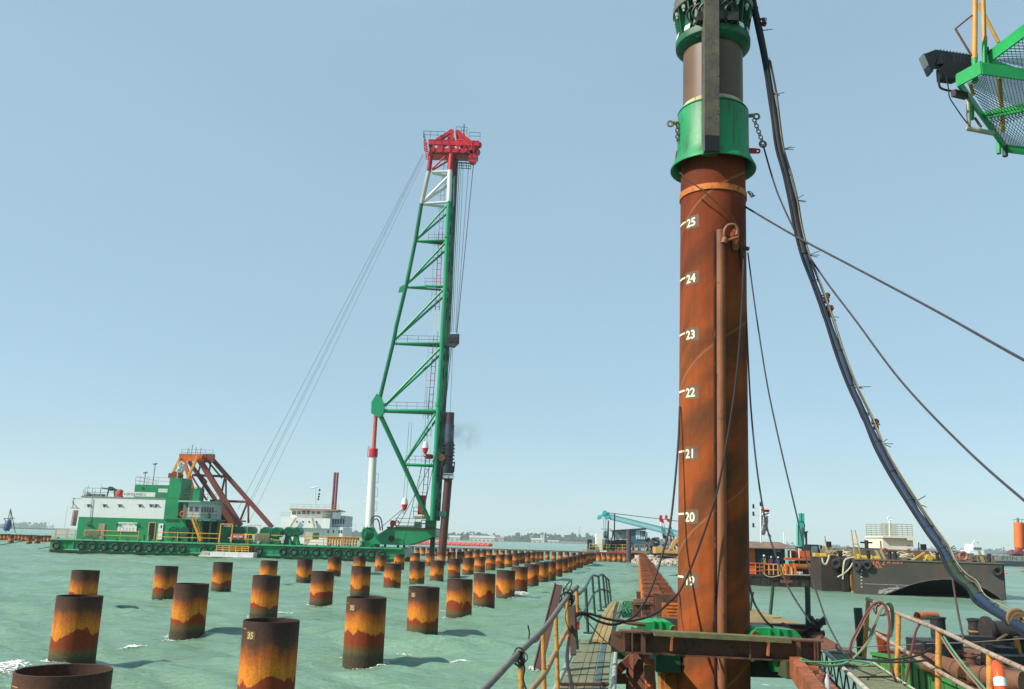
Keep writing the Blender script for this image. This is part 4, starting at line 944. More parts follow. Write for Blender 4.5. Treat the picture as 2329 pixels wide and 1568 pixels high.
# travelling block and ropes
QT = thing('travelling_block', at(1030, 790, TY_-.2), 'dark steel travelling block hanging between ropes beside the tower', 'pulley block')
q = at(1030.5, 775, TY_-.2); m = MB().prism([q+V(-.8,0,-.8), q+V(.2,0,-.95), q+V(.85,0,-.3), q+V(.85,0,1.0), q+V(-.8,0,.95)], (0,.7,0)); m.build('housing', paint('block_dark', (58,62,72), .5, var=.3), QT)
m = MB(); 
for e in (-.45, .35): m.tube(q+V(e,-.08,.1), q+V(e,.8,.1), .4, 14)
m.build('sheave', BLACK, QT, smooth=1)
def rope(name, pts, r, label, cat='cable', mat=None, group=None, n=6, sub=1, parent=None):
    m = MB().path(pts, r, n, sub)
    return m.build(name, mat or CABLE, smooth=1, label=label, cat=cat, **({'group': group} if group else {}))
hl = 'thin hoisting cable running down from the red head of the tower'
for k, (xa, ya, xb, yb, r) in enumerate(((1041.5,372,1024,756,.05), (1045,372,1027,756,.05), (1049,372,1031,756,.03), (1054,372,1036,756,.03), (1066,374,1038,756,.035), (1077,372,1039,760,.055), (1024,792,999,1012,.05), (1027,792,1004,1012,.05), (1031,760,1024,936,.025))):
    m = MB(); m.tube(at(xa, ya, TY_+.1+.1*k), at(xb, yb, TY_+.1), r, 6); m.build('hoist_cable', CABLE, smooth=1, label=hl, cat='cable', group='hoisting cables of the far rig')
bl = 'thin backstay cable slanting from the tower head down to the barge deck'
for xa, ya, xb, yb, r in ((962,350,541,1159,.045), (963,352,558,1160,.04), (966,352,548,1190,.035), (970,354,566,1190,.035)):
    m = MB(); m.tube(at(xa, ya, TY_+1), at(xb, yb, BY+9), r*.65, 6); m.build('backstay_cable', paint('stay_grey', (104,110,118), .6), smooth=1, label=bl, cat='cable', group='backstay cables of the far rig')
for (px, py), (tx, ty), lab in (((920.5, 1146), (934, 960), 'small red and white hook block hanging over the green bow'), ((967.5, 1018), (975, 880), 'red and white hook block hanging inside the tower')):
    q = at(px, py, TY_-.2); m = thing('hook_block', q, lab, 'hook block')
    MB().lathe([(0, -.9), (.25, -.8), (.42, -.2), (.42, .1), (.25, .7), (.0, .8)], q, n=14).build('lower_casing', TR, m, smooth=1)
    MB().lathe([(.43, -.1), (.44, .1), (.28, .72), (0, .84)], q, n=14).build('upper_casing', WHITE, m, smooth=1)
    MB().torus(q+V(0,0,-1.1), (0,1,0), .18, .05, 12, 5).build('hook', DARK, m, smooth=1)
    for e in (-.2, .2):
        MB().tube(q+V(e,0,.7), at(tx, ty, TY_+.4)+V(e,0,0), .025, 5).build('fall_rope', CABLE, m, smooth=1)
for a, b, lab in (((919,1156),(899,1186),'cable slanting from the small hook block to the bow rail'), ((916,1158),(862,1204),'thin cable slanting from the hook block to the winch by the ram'), ((960,1060),(917,1238),'black cable from inside the tower down across the green bow'), ((1000,1020),(908,1192),'slack cable from the tower leg to the bow platform'), ((998,1002),(960,1178),'dark cable dropping inside the tower to the lower platform')):
    m = MB(); m.tube(at(*a, TY_-.3), at(*b, TY_-.3), .045, 6); m.build('cable', CABLE, smooth=1, label=lab, cat='cable')

# ================================================================ OXIDE-RED A-FRAME ON THE BARGE
AY = BY+8
AT = thing('a_frame', at(500, 1200, AY), 'oxide red A-frame gantry with yellow front legs behind the deckhouse', 'gantry')
def ab(a, b, w, h, mat=MAROON, name='strut', dy=0, both=None):
    m = MB(); m.beam(at(*a, AY+dy), at(*b, AY+dy), w, h, (0,1,0))
    if both: m.beam(at(*a, AY+dy)+V(*both), at(*b, AY+dy)+V(*both), w, h, (0,1,0))
    return m.build(name, mat, AT)
ab((484,1046),(619,1200), .6, .5, name='main_leg'); ab((452,1044),(547,1196), .7, .8, name='main_leg', dy=-1.5); ab((430,1050),(530,1196), .5, .6, name='main_leg', dy=2.5)
ab((409,1040.5),(464,1042.5), 1.0, .8, ORANGE, 'top_beam', dy=-1); ab((460,1043),(487,1043), 1.2, .8, MAROON, 'top_beam', dy=-1)
ab((411,1040),(392,1078), .3, .3, YEL, 'front_leg', dy=-1.6); ab((449,1040),(423,1096), .34, .34, YEL, 'front_leg', dy=-1.6); ab((423,1096),(419,1140), .34, .34, YEL, 'front_leg', dy=-1.6)
ab((416,1040),(438,1112), .5, .4, ORANGE, 'front_leg', dy=1)
for a, b, w in (((437,1081),(514,1084),.34), ((478,1139),(562,1142),.34), ((430,1052),(470,1096),.22), ((470,1096),(448,1130),.22), ((480,1048),(474,1082),.2), ((468,1044),(505,1088),.22), ((512,1084),(500,1140),.24), ((514,1090),(514,1140),.2), ((500,1138),(535,1196),.25), ((562,1144),(545,1188),.24), ((565,1145),(565,1190),.24), ((436,1083),(470,1138),.22), ((455,1060),(450,1082),.2), ((512,1130),(490,1180),.22), ((530,1186),(560,1186),.2)):
    ab(a, b, w, w)
m = MB(); m.prism([at(480,1147,AY+3), at(500,1160,AY+3), at(534,1188,AY+3), at(530,1196,AY+3), at(505,1196,AY+3), at(480,1176,AY+3)], (0,1.5,0)); m.build('trough', paint('dark_maroon', (92,60,64), .6, var=.3), AT)
m = MB(); a = at(412,1036,AY-1.5); b = at(484,1038,AY-1.5); rail(m, a, b, .9, .025, 1.2); 
for px, h in ((435, 1.6), (444, 1.2), (426, 1.1), (455, 1.1)): q = at(px, 1036, AY-1); m.tube(q, q+V(.05,0,h), .05, 6)
m.build('top_rail', GREYP, AT)
m = MB()
for a, b in (((411,1034),(408,1050)), ((417,1034),(415,1050))): m.beam(at(*a,AY-2), at(*b,AY-2), .12, .12)
q = at(452, 1042, AY-2)
for k in range(5): m.torus(q + V(-.1+.18*k, 0, 0), (1,0,0), .55, .06, 14, 5)
m.build('sheave_nest', ORANGE, AT, smooth=1)
# white flag bundle
m = MB(); q = at(405, 1055, HY-.2); n = 9
rnd = random.Random(4)
fv = []
for i in range(7):
    for j in range(9):
        pp = at(405 + i*2.6*(1-.12*abs(j-4)/4) + 1.2*math.sin(j*1.7+i), 1052 + j*3.0 + .8*math.sin(i*1.3+j), HY-.4); pp.y = HY-.4 + .28*math.sin(i*1.9+j*.8); fv.append(pp)
FTG = thing('flag', at(404, 1090, HY-.4), 'white company flag flapping on a pole above the green stair tower', 'flag')
MB().add(fv, [(i*9+j, (i+1)*9+j, (i+1)*9+j+1, i*9+j+1) for i in range(6) for j in range(8)]).build('cloth', WHITE, FTG, smooth=60)
MB().tube(at(403, 1089, HY-.4), at(404.5, 1052, HY-.4), .04, 6).build('pole', WHITE, FTG)

# ================================================================ WHITE SHIP BEHIND THE BARGE
SY = 215
ST = thing('white_ship', at(712, 1215, SY), 'white ship superstructure with square windows rising behind the green barge', 'ship')
sw = paint('ship_white', (246,248,246), .5, var=.05, scale=.2, streak=.15, rustc=(170,150,120))
x0, x1, z0, z1 = rect(661, 733, 1161, 1178, SY); m = MB(); m.box(x0, x1, SY, SY+8, z0-.3, z1); m.prism([(x1, SY, z0-.3), (x1+2.6, SY+3, z0-.3), (x1+2.6, SY+8, z0-.3), (x1, SY+8, z0-.3)], (0,0,z1-z0+.3)); m.build('bridge', sw, ST)
for a, b in ((664,673), (676,684), (687,695.5), (697.5,705.5), (708.5,716.5), (720,728.5)):
    p0_, p1_, q0, q1 = rect(a, b, 1164 if a not in (687, 697.5) else 1162, 1170, SY); m = MB(); m.box(p0_, p1_, SY-.06, SY-.02, q0, q1); m.build('window', GLASS, ST)
x0_, x1_, z0_, z1_ = rect(659, 770, 1157.5, 1160.5, SY-1); m = MB(); m.box(x0_, x1_, SY-1, SY+9, z1, z1+.35); m.build('bridge_roof', paint('roof_rust', (186,140,112), .7, rust=.3), ST)
m = MB(); rail(m, (x0_, SY-.9, z1+.35), (x1_, SY-.9, z1+.35), 1.0, .04, 1.6); m.build('roof_rail', paint('pale_rail', (196,176,140), .6), ST)
a0, a1, b0, b1 = rect(639, 750, 1178, 1203, SY-2); m = MB(); m.box(a0, a1, SY-2, SY+12, b0+.2, b1); m.build('upper_deckhouse', sw, ST)
a0, a1, c0_, c1_ = rect(640, 750, 1176, 1179, SY-2); m = MB(); rail(m, (a0, SY-2, b1), (a1, SY-2, b1), 1.1, .04, 1.8); m.build('deck_rail', paint('pale_rail', (196,176,140), .6), ST)
for px in (675, 689, 703, 720): q = at(px, 1187, SY-2.05); m = MB().lathe([(0,.02),(.2,.02),(.2,0)], q, (0,-1,0), n=10); m.build('porthole', GLASS, ST)
a0, a1, c0_, c1_ = rect(750, 787, 1173, 1198, SY+1); m = MB(); m.box(a0, a1, SY+1, SY+10, c0_, c1_); m.build('side_house', paint('ship_grey', (190,198,204), .5), ST)
m = MB(); 
for k in range(5): p0_, p1_, q0, q1 = rect(756+k*6, 759+k*6, 1180, 1193, SY+.9); m.box(p0_, p1_, SY+.9, SY+.95, q0, q1)
m.build('door_row', GLASS, ST)
m = MB(); rail(m, (a0, SY+1, c1_), (a1+1, SY+1, c1_), 1.1, .05, 1.4); rail(m, (a0, SY+1, c0_), (a1+2.5, SY+1, c0_), 1.1, .05, 1.4); m.build('deck_rail', sw, ST)
a0, a1, c0_, c1_ = rect(650, 779, 1198, 1230, SY-1); m = MB(); m.box(a0, a1, SY-1, SY+12, -.5, c1_); m.build('lower_deckhouse', sw, ST)
for px in (745, 757, 770, 775): p0_, p1_, q0, q1 = rect(px, px+3, 1206, 1213, SY-1); m = MB(); m.box(p0_, p1_, SY-1.05, SY-1.01, q0, q1); m.build('window', GLASS, ST)
m = MB(); p0_, p1_, q0, q1 = rect(696, 716, 1180, 1196, SY-2.6); m.beam((p0_+1.4, SY-2.6, b1), (p1_, SY-2.6, b0+.3), .5, .3); m.beam((p0_-2.4, SY-2.6, b1), (p0_-3.6, SY-2.6, b0+.3), .3, .3); m.build('stair', paint('stair_tan', (206,180,140), .6), ST)
q = at(716, 1157, SY+2); t_ = at(717, 1107, SY+2); m = MB(); m.tube(q, t_, .12, 8); m.beam(q+V(-4.5,0,0), q+V(-.2,0,3.5), .1, .1)
for dz, w in ((1.4, 1.0), (2.6, 1.3), (4.2, .8)): m.beam(q.lerp(t_, dz/6)+V(-w*.6,0,0), q.lerp(t_, dz/6)+V(w,0,0), .1, .1)
m.tube(t_+V(-.9,0,-.4), t_+V(.6,0,-.1), .16, 8); m.build('mast', WHITE, ST, smooth=1)
m = MB(); 
for k, (px, py) in enumerate(((727,1115), (726,1124), (725,1130), (724,1136))): qq = at(px, py, SY+2); m.lathe([(0,-.35),(.3,0),(0,.35)], qq, n=8)
m.build('signal_shape', BLACK, ST, smooth=1)
m = MB()
for e in (-.33, .33): m.tube(at(759, 1159, SY+4)+V(e,0,0), at(765, 1075, SY+4)+V(e,0,0), .3, 14)
m.build('twin_funnel', paint('funnel_maroon', (150,76,84), .5, var=.2, streak=.2), ST, smooth=1)
m = MB(); qq = at(765, 1173, SY); m.box(qq.x-.9, qq.x+.9, SY, SY+1.4, qq.z-.8, qq.z+.8); m.build('white_locker', sw, ST)
# smoke drifting from the hammer
def smoke():
    c = at(1045, 995, TY_); m = MB().box(c.x-2.2, c.x+4.2, TY_-1.6, TY_+1.8, c.z-2.2, c.z+3.4)
    mt = bpy.data.materials.new('smoke'); mt.use_nodes = True; nt = mt.node_tree; nt.nodes.clear()
    co = nd(nt, 'ShaderNodeTexCoord').outputs['Object']; n = noise(nt, co, .55, 4, .6, .6)
    sep = nd(nt, 'ShaderNodeVectorMath', operation='LENGTH'); mp = nd(nt, 'ShaderNodeMapping'); mp.inputs['Location'].default_value = (.12, 0, -.95); mp.inputs['Scale'].default_value = (.3, .6, .4); nt.links.new(co, mp.inputs[0]); nt.links.new(mp.outputs[0], sep.inputs[0])
    fall = ramp(nt, sep.outputs[1], [(.1, 1.), (1., 0.)]); d = math_(nt, 'MULTIPLY', ramp(nt, n.outputs[0], [(.42, 0.), (.75, 1.)]).outputs[0], fall.outputs[0])
    v = nd(nt, 'ShaderNodeVolumePrincipled'); v.inputs['Color'].default_value = (.25,.28,.32,1); nt.links.new(math_(nt, 'MULTIPLY', d, .8), v.inputs['Density'])
    nt.links.new(v.outputs[0], nd(nt, 'ShaderNodeOutputMaterial').inputs['Volume'])
    o = m.build('smoke', mt); tag(o, 'thin grey smoke drifting right from the black pile hammer', None, None, 'stuff')
smoke()
# small fishing craft at the far left
FY = 236
FB = thing('fishing_boat', at(14, 1212, FY), 'small wooden boat with a blue tarpaulin and tripod mast at far left', 'boat')
m = MB(); q = at(10, 1211, FY); q.z = 0; m.prism([q+V(-4,0,1.1), q+V(-3.4,0,-.2), q+V(1.6,0,-.2), q+V(2.6,0,1.2)], (0,2.4,0)); m.build('hull', BROWN, FB)
m = MB(); 
for a, b in (((24,1158),(12,1210)), ((24,1158),(35,1212)), ((24,1158),(26,1200)), ((8,1180),(34,1179)), ((16,1196),(10,1180))): m.tube(at(*a, FY), at(*b, FY), .09, 6)
m.build('tripod_mast', BLACK, FB, smooth=1)
m = MB(); q = at(17, 1197, FY); m.lathe([(0, 1.9), (.5, 1.5), (.8, .6), (.9, -.4), (.7, -1.2)], q, (.15,0,1), n=9); m.build('tarpaulin', paint('tarp_blue', (70,98,150), .7, var=.4, scale=2), FB)
for i, (a, b) in enumerate((((0,1240),(112,1221)), ((86,1249),(116,1244)))):
    rope('mooring_line', [atz(*a, .9 if i == 0 else .2), at(*b, BY)], .05, '%s mooring line running from the left end of the green barge' % ('long' if i == 0 else 'short'), cat='mooring line')
# ================================================================ BLUE CRANE BARGE AT THE FAR END
CYB = 184.0
CT = thing('crane_barge', at(1405, 1262, CYB), 'grey crane barge with blue cabin and yellow rails beyond the far end piles', 'barge')
STEELB = paint('cabin_blue', (70,108,128), .5, var=.15, scale=.3); PALEB = paint('cabin_pale', (150,170,180), .5, var=.1, scale=.3, streak=.2)
x0, x1, z0, z1 = rect(1335, 1476, 1252, 1268, CYB); cz = z1
m = MB(); m.box(x0, x1, CYB, CYB+12, -.4, cz); m.build('hull', paint('buff_grey', (150,140,122), .7, var=.25, scale=.3, rust=.3, streak=.3), CT)
m = MB(); rail(m, (x0+.5, CYB+.2, cz), (x0+(x1-x0)*.68, CYB+.2, cz), 1.1, .05, 1.3, 1); m.build('handrail', paint('lemon_rail', (220,210,96), .5), CT)
m = MB(); rail(m, (x0+(x1-x0)*.76, CYB-.5, cz-1.2), (x1, CYB-.5, cz-1.2), 2.4, .05, 1.1, 2); m.build('handrail', paint('ochre_rail', (176,140,90), .6, rust=.3), CT)
p0_, p1_, q0, q1 = rect(1400, 1434, 1206, 1242, CYB+2); m = MB(); m.box(p0_, p1_, CYB+2, CYB+9, cz, q1); m.build('cabin', PALEB, CT)
xr0, xr1, q0, q1b = rect(1433, 1469, 1207, 1242, CYB+1); m = MB(); m.box(xr0, xr1, CYB+1, CYB+9, cz+.6, q1b); m.build('side_cabin', STEELB, CT)
a, b, c_, d_ = rect(1446, 1464, 1207, 1222, CYB+.9); m = MB(); m.box(a, b, CYB+.92, CYB+.98, c_, d_); w = m.build('window', paint('pale_pane', (176,210,226), .3), CT)
m = MB(); 
for k in range(4): m.box(a+.9+k*.42, a+1.15+k*.42, CYB+.87, CYB+.91, c_, d_-.1*k)
m.build('blind', STEELB, w)
a, b, c_, d_ = rect(1447, 1464, 1221, 1227, CYB+.8); m = MB()
for k in range(6): m.prism([(a+k*.32, CYB+.9, c_), (a+.15+k*.32, CYB+.9, c_), (a+.2+k*.32, CYB+.9, d_), (a+.02+k*.32, CYB+.9, d_)], (0,-.05,0))
m.build('white_marks', WHITE, CT)
a, b, c_, d_ = rect(1376, 1434, 1228, 1242, CYB+1.4); m = MB(); m.box(a, b, CYB+1.4, CYB+1.9, cz, c_+(d_-c_)*.85); m.build('dark_opening', DARK, CT)
a, b, c_, d_ = rect(1370, 1432, 1226, 1228, CYB+1); m = MB(); m.box(a, b, CYB+.6, CYB+2, d_-.15, d_); m.build('awning', WHITE, CT)
a, b, c_, d_ = rect(1398, 1470, 1200.5, 1204, CYB+.5); m = MB(); m.prism([V(a, CYB+.5, c_-.25), V(b, CYB+.5, d_+.05), V(b, CYB+.5, d_-.35), V(a, CYB+.5, c_-.4)], (0, 9, 0)); m.build('roof', paint('roof_navy', (52,66,80), .5), CT)
a, b, c_, d_ = rect(1409, 1413, 1212, 1217, CYB+1.9); m = MB(); m.box(a, a+.12, CYB+1.9, CYB+1.98, c_, d_); m.box(b-.12, b, CYB+1.9, CYB+1.98, c_, d_); m.build('window', GLASS, CT)
a, b, c_, d_ = rect(1356.6, 1369.6, 1214.6, 1242, CYB+1); m = MB(); m.box(a, b, CYB+1, CYB+3.6, cz, d_); m.build('white_tank', paint('tank_white', (238,240,228), .5, var=.04), CT)
m = MB(); a, b, c_, d_ = rect(1367, 1392, 1203, 1205, CYB+1); m.box(a, b, CYB+1, CYB+2.4, d_-.12, d_); m.beam((a+1.2, CYB+1.2, d_), (a+1.2, CYB+1.2, cz), .08, .08); m.build('flat_canopy', PALEB, CT)
for lst in (((1384,1184),(1383,1240)), ((1398,1168.5),(1397,1232)), ((1396,1206),(1387,1247)), ((1384,1208),(1375,1246))):
    m = MB(); m.tube(at(*lst[0], CYB-.3), at(*lst[1], CYB-.3), .13, 8); m.build('spud_pole', BLACK, CT, smooth=1)
m = MB()
rnd = random.Random(9)
for k in range(26):
    px = rnd.uniform(1342, 1470); q = at(px, 1248, CYB+1.5+rnd.random()); w_ = rnd.uniform(.1, .45); m.box(q.x-w_, q.x+w_, q.y, q.y+.6, cz, cz+rnd.uniform(.2, 1.3))
m.build('deck_gear', paint('gear_mix', (120,110,90), .7, var=.6, scale=1.2, rust=.5, rustc=(206,190,110)), CT)
m = MB(); q = at(1342, 1240, CYB+.3); m.box(q.x-.5, q.x+.4, q.y, q.y+.8, cz, cz+2.0); m.build('fairlead', BLACK, CT)
a, b, c_, d_ = rect(1366, 1380, 1253, 1260, CYB-6); m = MB(); m.box(a, b, CYB-6, CYB-5, d_-1.2, d_)
m.build('white_crate', WHITE, label='white ribbed crate standing before the crane barge hull', cat='crate')
m = MB(); rnd = random.Random(3)
for px, py in ((1405,1253),(1400,1257),(1410,1256),(1418,1254)): q = at(px, py, CYB-4); m.beam(q+V(-.5,0,-.5), q+V(.3,0,.6), .16, .16); m.beam(q+V(.5,0,-.5), q+V(0,0,.6), .16, .16)
m.build('red_trestle', paint('trestle_red', (214,96,84), .6), label='pinkish red trestle on the beam at the far end', cat='trestle')
# lattice boom crane
LT = thing('lattice_crane', at(1600, 1240, CYB+4), 'turquoise lattice boom crane lying low over the blue cabin barge', 'crane')
TEAL = paint('crane_teal', (84,190,196), .5, var=.15, scale=.5)
ly = CYB+4
m = MB()
T0, B0_ = at(1386,1170,ly), at(1389,1181,ly); T1, B1 = at(1640,1232,ly), at(1640,1246,ly); dyv = V(0,1.5,0)
for dv_ in (V(0,0,0), dyv): m.beam(T0+dv_, T1+dv_, .14, .14); m.beam(B0_+dv_, B1+dv_, .14, .14)
n = 46
for k in range(n):
    a = k/n; b = (k+1)/n
    for dv_ in (V(0,0,0), dyv): m.beam(T0.lerp(T1, a)+dv_, B0_.lerp(B1, (a+b)/2)+dv_, .07, .07); m.beam(B0_.lerp(B1, (a+b)/2)+dv_, T0.lerp(T1, b)+dv_, .07, .07)
    m.beam(T0.lerp(T1, a), T0.lerp(T1, a)+dyv, .06, .06); m.beam(B0_.lerp(B1, a), B0_.lerp(B1, a)+dyv, .06, .06)
m.build('boom', TEAL, LT)
m = MB(); q = at(1375, 1170, ly); m.prism([at(1363,1176,ly), at(1371,1168,ly), at(1377,1163,ly), at(1387,1169,ly), at(1390,1181,ly), at(1378,1178,ly), at(1372,1174,ly), at(1364,1180,ly)], (0,1.2,0))
for px, py in ((1376,1166),(1364,1177),(1382,1177)): q = at(px, py, ly-.2); m.tube(q, q+V(0,1.6,0), .45, 14)
m.build('boom_head', TEAL, LT, smooth=1)
m = MB()
for px in (1372, 1376, 1380): m.tube(at(px, 1178, ly), at(px+2, 1212, ly), .04, 5)
m.tube(at(1378,1166,ly), at(1560,1188,ly), .07, 6); m.tube(at(1560,1188,ly), at(1640,1200,ly), .07, 6); m.build('rope', CABLE, LT)
m = MB(); q = at(1377, 1217, ly); m.lathe([(0,-1.1),(.4,-.6),(.5,.2),(.35,.8),(0,.9)], q, n=12); m.build('hook_block', paint('dark_teal', (40,110,110), .5), LT, smooth=1)
m = MB()
a, b, c_, d_ = rect(1556, 1660, 1232, 1262, ly+1); m.box(a, b, ly+1, ly+5, 1.4, d_); m.build('machinery_house', TEAL, LT)
# red-white gantry
rw = thing('striped_gantry', at(1520, 1262, CYB+6), 'red and white banded A-shaped gantry behind the yellow excavator', 'gantry')
for (xa, ya), (xb, yb) in (((1501,1178),(1514,1244)), ((1506,1180),(1519,1248)), ((1518,1179),(1538,1240)), ((1522,1179),(1530,1262))):
    n = 7; A_, B_ = at(xa, ya, CYB+6), at(xb, yb, CYB+6)
    for k in range(n): m = MB(); m.tube(A_.lerp(B_, k/n), A_.lerp(B_, (k+1)/n), .22, 8); m.build('band', WHITE if k % 2 else RED, rw, smooth=1)
for k in range(4): m = MB(); m.beam(at(1500+6*k, 1176.5, CYB+6), at(1506+6*k, 1177, CYB+6), .5, .8); m.build('band', WHITE if k % 2 else RED, rw)
m = MB(); m.tube(at(1522,1215,CYB+6), at(1540,1260,CYB+6), .16, 6); m.tube(at(1526,1212,CYB+6), at(1545,1250,CYB+6), .1, 6); m.build('stay', BLACK, rw)
# tug-like dark clutter and white mast between
m = MB(); rnd = random.Random(21)
for k in range(60):
    px = rnd.uniform(1474, 1500); py = rnd.uniform(1222, 1262); q = at(px, py, CYB+rnd.uniform(0, 4)); w_ = rnd.uniform(.1, .5); m.box(q.x-w_, q.x+w_, q.y, q.y+.7, q.z-rnd.uniform(.3, 1.2), q.z)
m.box(at(1472,1250,CYB).x, at(1500,1250,CYB).x, CYB, CYB+5, -.2, 1.6)
m.build('work_boat', paint('clutter', (84,84,84), .7, var=.7, scale=1.1, rust=.4, rustc=(170,176,176)), label='dark cluttered work boat between the blue cabin barge and excavator', cat='boat')
# yellow excavator on the rock bund
EY = 156
ET = thing('yellow_excavator', at(1512, 1264, EY), 'yellow crawler excavator parked on the pale rock bund', 'excavator')
EC = paint('digger_yellow', (214,170,92), .5, var=.2, scale=.6, rust=.2, rustc=(120,96,60))
a, b, c_, d_ = rect(1491, 1509, 1244, 1259, EY); m = MB(); m.box(a, b, EY, EY+3, c_, d_); m.build('counterweight', EC, ET)
a, b, c_, d_ = rect(1507, 1545, 1250, 1259, EY); m = MB(); m.box(a, b, EY, EY+3, c_, d_); m.build('body', EC, ET)
a2, b2, c2, d2 = rect(1509, 1520, 1238, 1253, EY+.2); m = MB(); m.box(a2, b2, EY+.2, EY+1.6, c2, d2); cb = m.build('cab', BLACK, ET)
m = MB(); m.box(a2+.12, b2-.12, EY+.17, EY+.195, c2+.4, d2-.15); m.build('window', PALEB, cb)
m = MB(); m.prism([at(1523,1252,EY), at(1530,1232,EY), at(1548,1216,EY), at(1552,1219,EY), at(1537,1236,EY), at(1530,1252,EY)], (0,.7,0)); m.build('boom', EC, ET)
a, b, c_, d_ = rect(1494, 1548, 1259, 1267, EY-.4); m = MB(); m.box(a, b, EY-.4, EY+.2, c_, d_); m.box(a, b, EY+2.4, EY+3, c_, d_)
for k in range(22): m.box(a+(b-a)*k/22, a+(b-a)*k/22+.08, EY-.46, EY-.4, c_, d_)
m.build('track', BLACK, ET)
# rock bund
def rocks(name, px0, px1, Y0, Y1, zt, n, label):
    rnd = random.Random(33); mb = MB()
    xa, xb = (px0-CX)/F*Y0*.976, (px1-CX)/F*Y0*.976
    for _ in range(n):
        t = rnd.random(); x = rnd.uniform(xa, xb); y = Y0 + (Y1-Y0)*t; z = zt*min(1, t*1.8 + .05)*rnd.uniform(.7, 1.1); s = rnd.uniform(.18, .5)
        vs = [Vector((rnd.gauss(0,1), rnd.gauss(0,1), rnd.gauss(0,1))).normalized() for _ in range(1)]
        q = Matrix.Rotation(rnd.uniform(0,6), 3, 'Z') @ Matrix.Rotation(rnd.uniform(0,3), 3, 'X')
        pts = [q @ Vector((sx*s*rnd.uniform(.5,1.2), sy*s*rnd.uniform(.5,1.1), sz*s*rnd.uniform(.4,.9))) + Vector((x,y,z)) for sx,sy,sz in ((-1,-1,-1),(1,-1,-1),(1,1,-1),(-1,1,-1),(-1,-1,1),(1,-1,1),(1,1,1),(-1,1,1))]
        mb.add(pts, [(0,3,2,1),(4,5,6,7),(0,1,5,4),(1,2,6,5),(2,3,7,6),(3,0,4,7)])
    mb.prism([(xa, Y0, -.6), (xa, Y0+2, zt*.55), (xa, Y1+3, zt*.8), (xa, Y1+14, -.6)], (xb-xa, 0, 0))
    o = mb.build(name, paint('pale_rock', (188,184,170), .85, var=.35, scale=1.4, rust=.25, rustc=(104,96,86))); tag(o, label, None, None, 'stuff')
rocks('rock_bund', 1474, 1700, 148, 156, .95, 1700, 'bund of pale broken rock beside the end of the sheet pile wall')
m = MB(); rnd = random.Random(8)
for k in range(16): q = at(rnd.uniform(1494, 1545), rnd.uniform(1264, 1269), 151); m.beam(q+V(-rnd.uniform(.5,2),0,0), q+V(rnd.uniform(.5,2),0,rnd.uniform(-.1,.1)), .12, .12)
m.build('timber_pile', paint('timber', (190,160,130), .8, var=.4, scale=2), label='loose pale timber and pipes lying on the rock bund', cat='timber')

# ================================================================ MID-DISTANCE BARGE WITH TURQUOISE EXCAVATOR
MY = 80.0
MT = thing('service_barge', at(1800, 1335, MY), 'low black barge with yellow frames and a brown lean-to shed', 'barge')
HB = paint('hull_black', (52,52,50), .6, var=.3, scale=.5, rust=.3, rustc=(112,82,62), streak=.5)
x0, x1, z0, z1 = rect(1640, 1918, 1310, 1336, MY); mz = z1
m = MB(); m.box(x0, x1, MY, MY+9, -.4, mz); m.build('hull', HB, MT)
m = MB(); m.box(x0, x1+.02, MY-.06, MY, mz-.12, mz+.06)
for x in np.arange(x0, x1, .85): m.box(x-.04, x+.04, MY-.05, MY-.002, .2, mz-.15)
m.build('rubbing_strake', HB, MT)
m = MB(); q = at(1772, 1322.5, MY-.02); text_on(m, '  1210', .42, V(q.x, MY-.07, q.z+.25), (1,0,0), (0,0,1), .004, .9); text_on(m, 'BATAM', .36, V(q.x+.1, MY-.07, q.z-.12), (1,0,0), (0,0,1), .004, .9); m.build('lettering', paint('letter_orange', (214,120,70), .7, var=.4, scale=6), MT)
# shed
sx0, sx1, _, sz1 = rect(1640, 1789, 1245, 1310, MY+3); m = MB(); m.box(sx0, sx1, MY+3.4, MY+6, mz, sz1-.1); m.build('shed_wall', paint('shed_teal', (44,92,100), .6, var=.3), MT)
m = MB(); m.box(at(1700,1270,MY+3).x, at(1718,1270,MY+3).x, MY+3.1, MY+3.38, mz, at(1710,1248,MY+3).z); m.build('orange_panel', ORANGE, MT)
m = MB(); rz = at(1745, 1240, MY+3).z
for k in range(40):
    xa = sx0-.3 + (sx1-sx0+.9)*k/40; w_ = (sx1-sx0+.9)/40; m.prism([(xa, MY+2.3, rz-.28), (xa+w_*.5, MY+2.3, rz-.22), (xa+w_, MY+2.3, rz-.28), (xa+w_, MY+2.3, rz-.32), (xa, MY+2.3, rz-.32)], (0, 4.2, .55))
m.build('corrugated_roof', paint('roof_brown', (122,104,90), .8, var=.4, scale=.8, rust=.4, rustc=(84,64,54)), MT)
m = MB(); m.beam((sx1+.2, MY+2.4, mz), (sx1+.2, MY+2.4, rz-.2), .08, .08); m.beam((sx0+7, MY+2.4, mz), (sx0+7, MY+2.4, rz-.2), .08, .08); m.build('post', WHITE, MT)
for k in range(2): a, b, c_, d_ = rect(1763+k*7, 1769+k*7, 1249, 1255, MY+3.3); m = MB(); m.box(a, b, MY+3.33, MY+3.38, c_, d_); w = m.build('window', WHITE, MT); m = MB(); m.box(a+.04, b-.04, MY+3.31, MY+3.325, c_+.04, d_-.04); m.build('pane', GLASS, w)
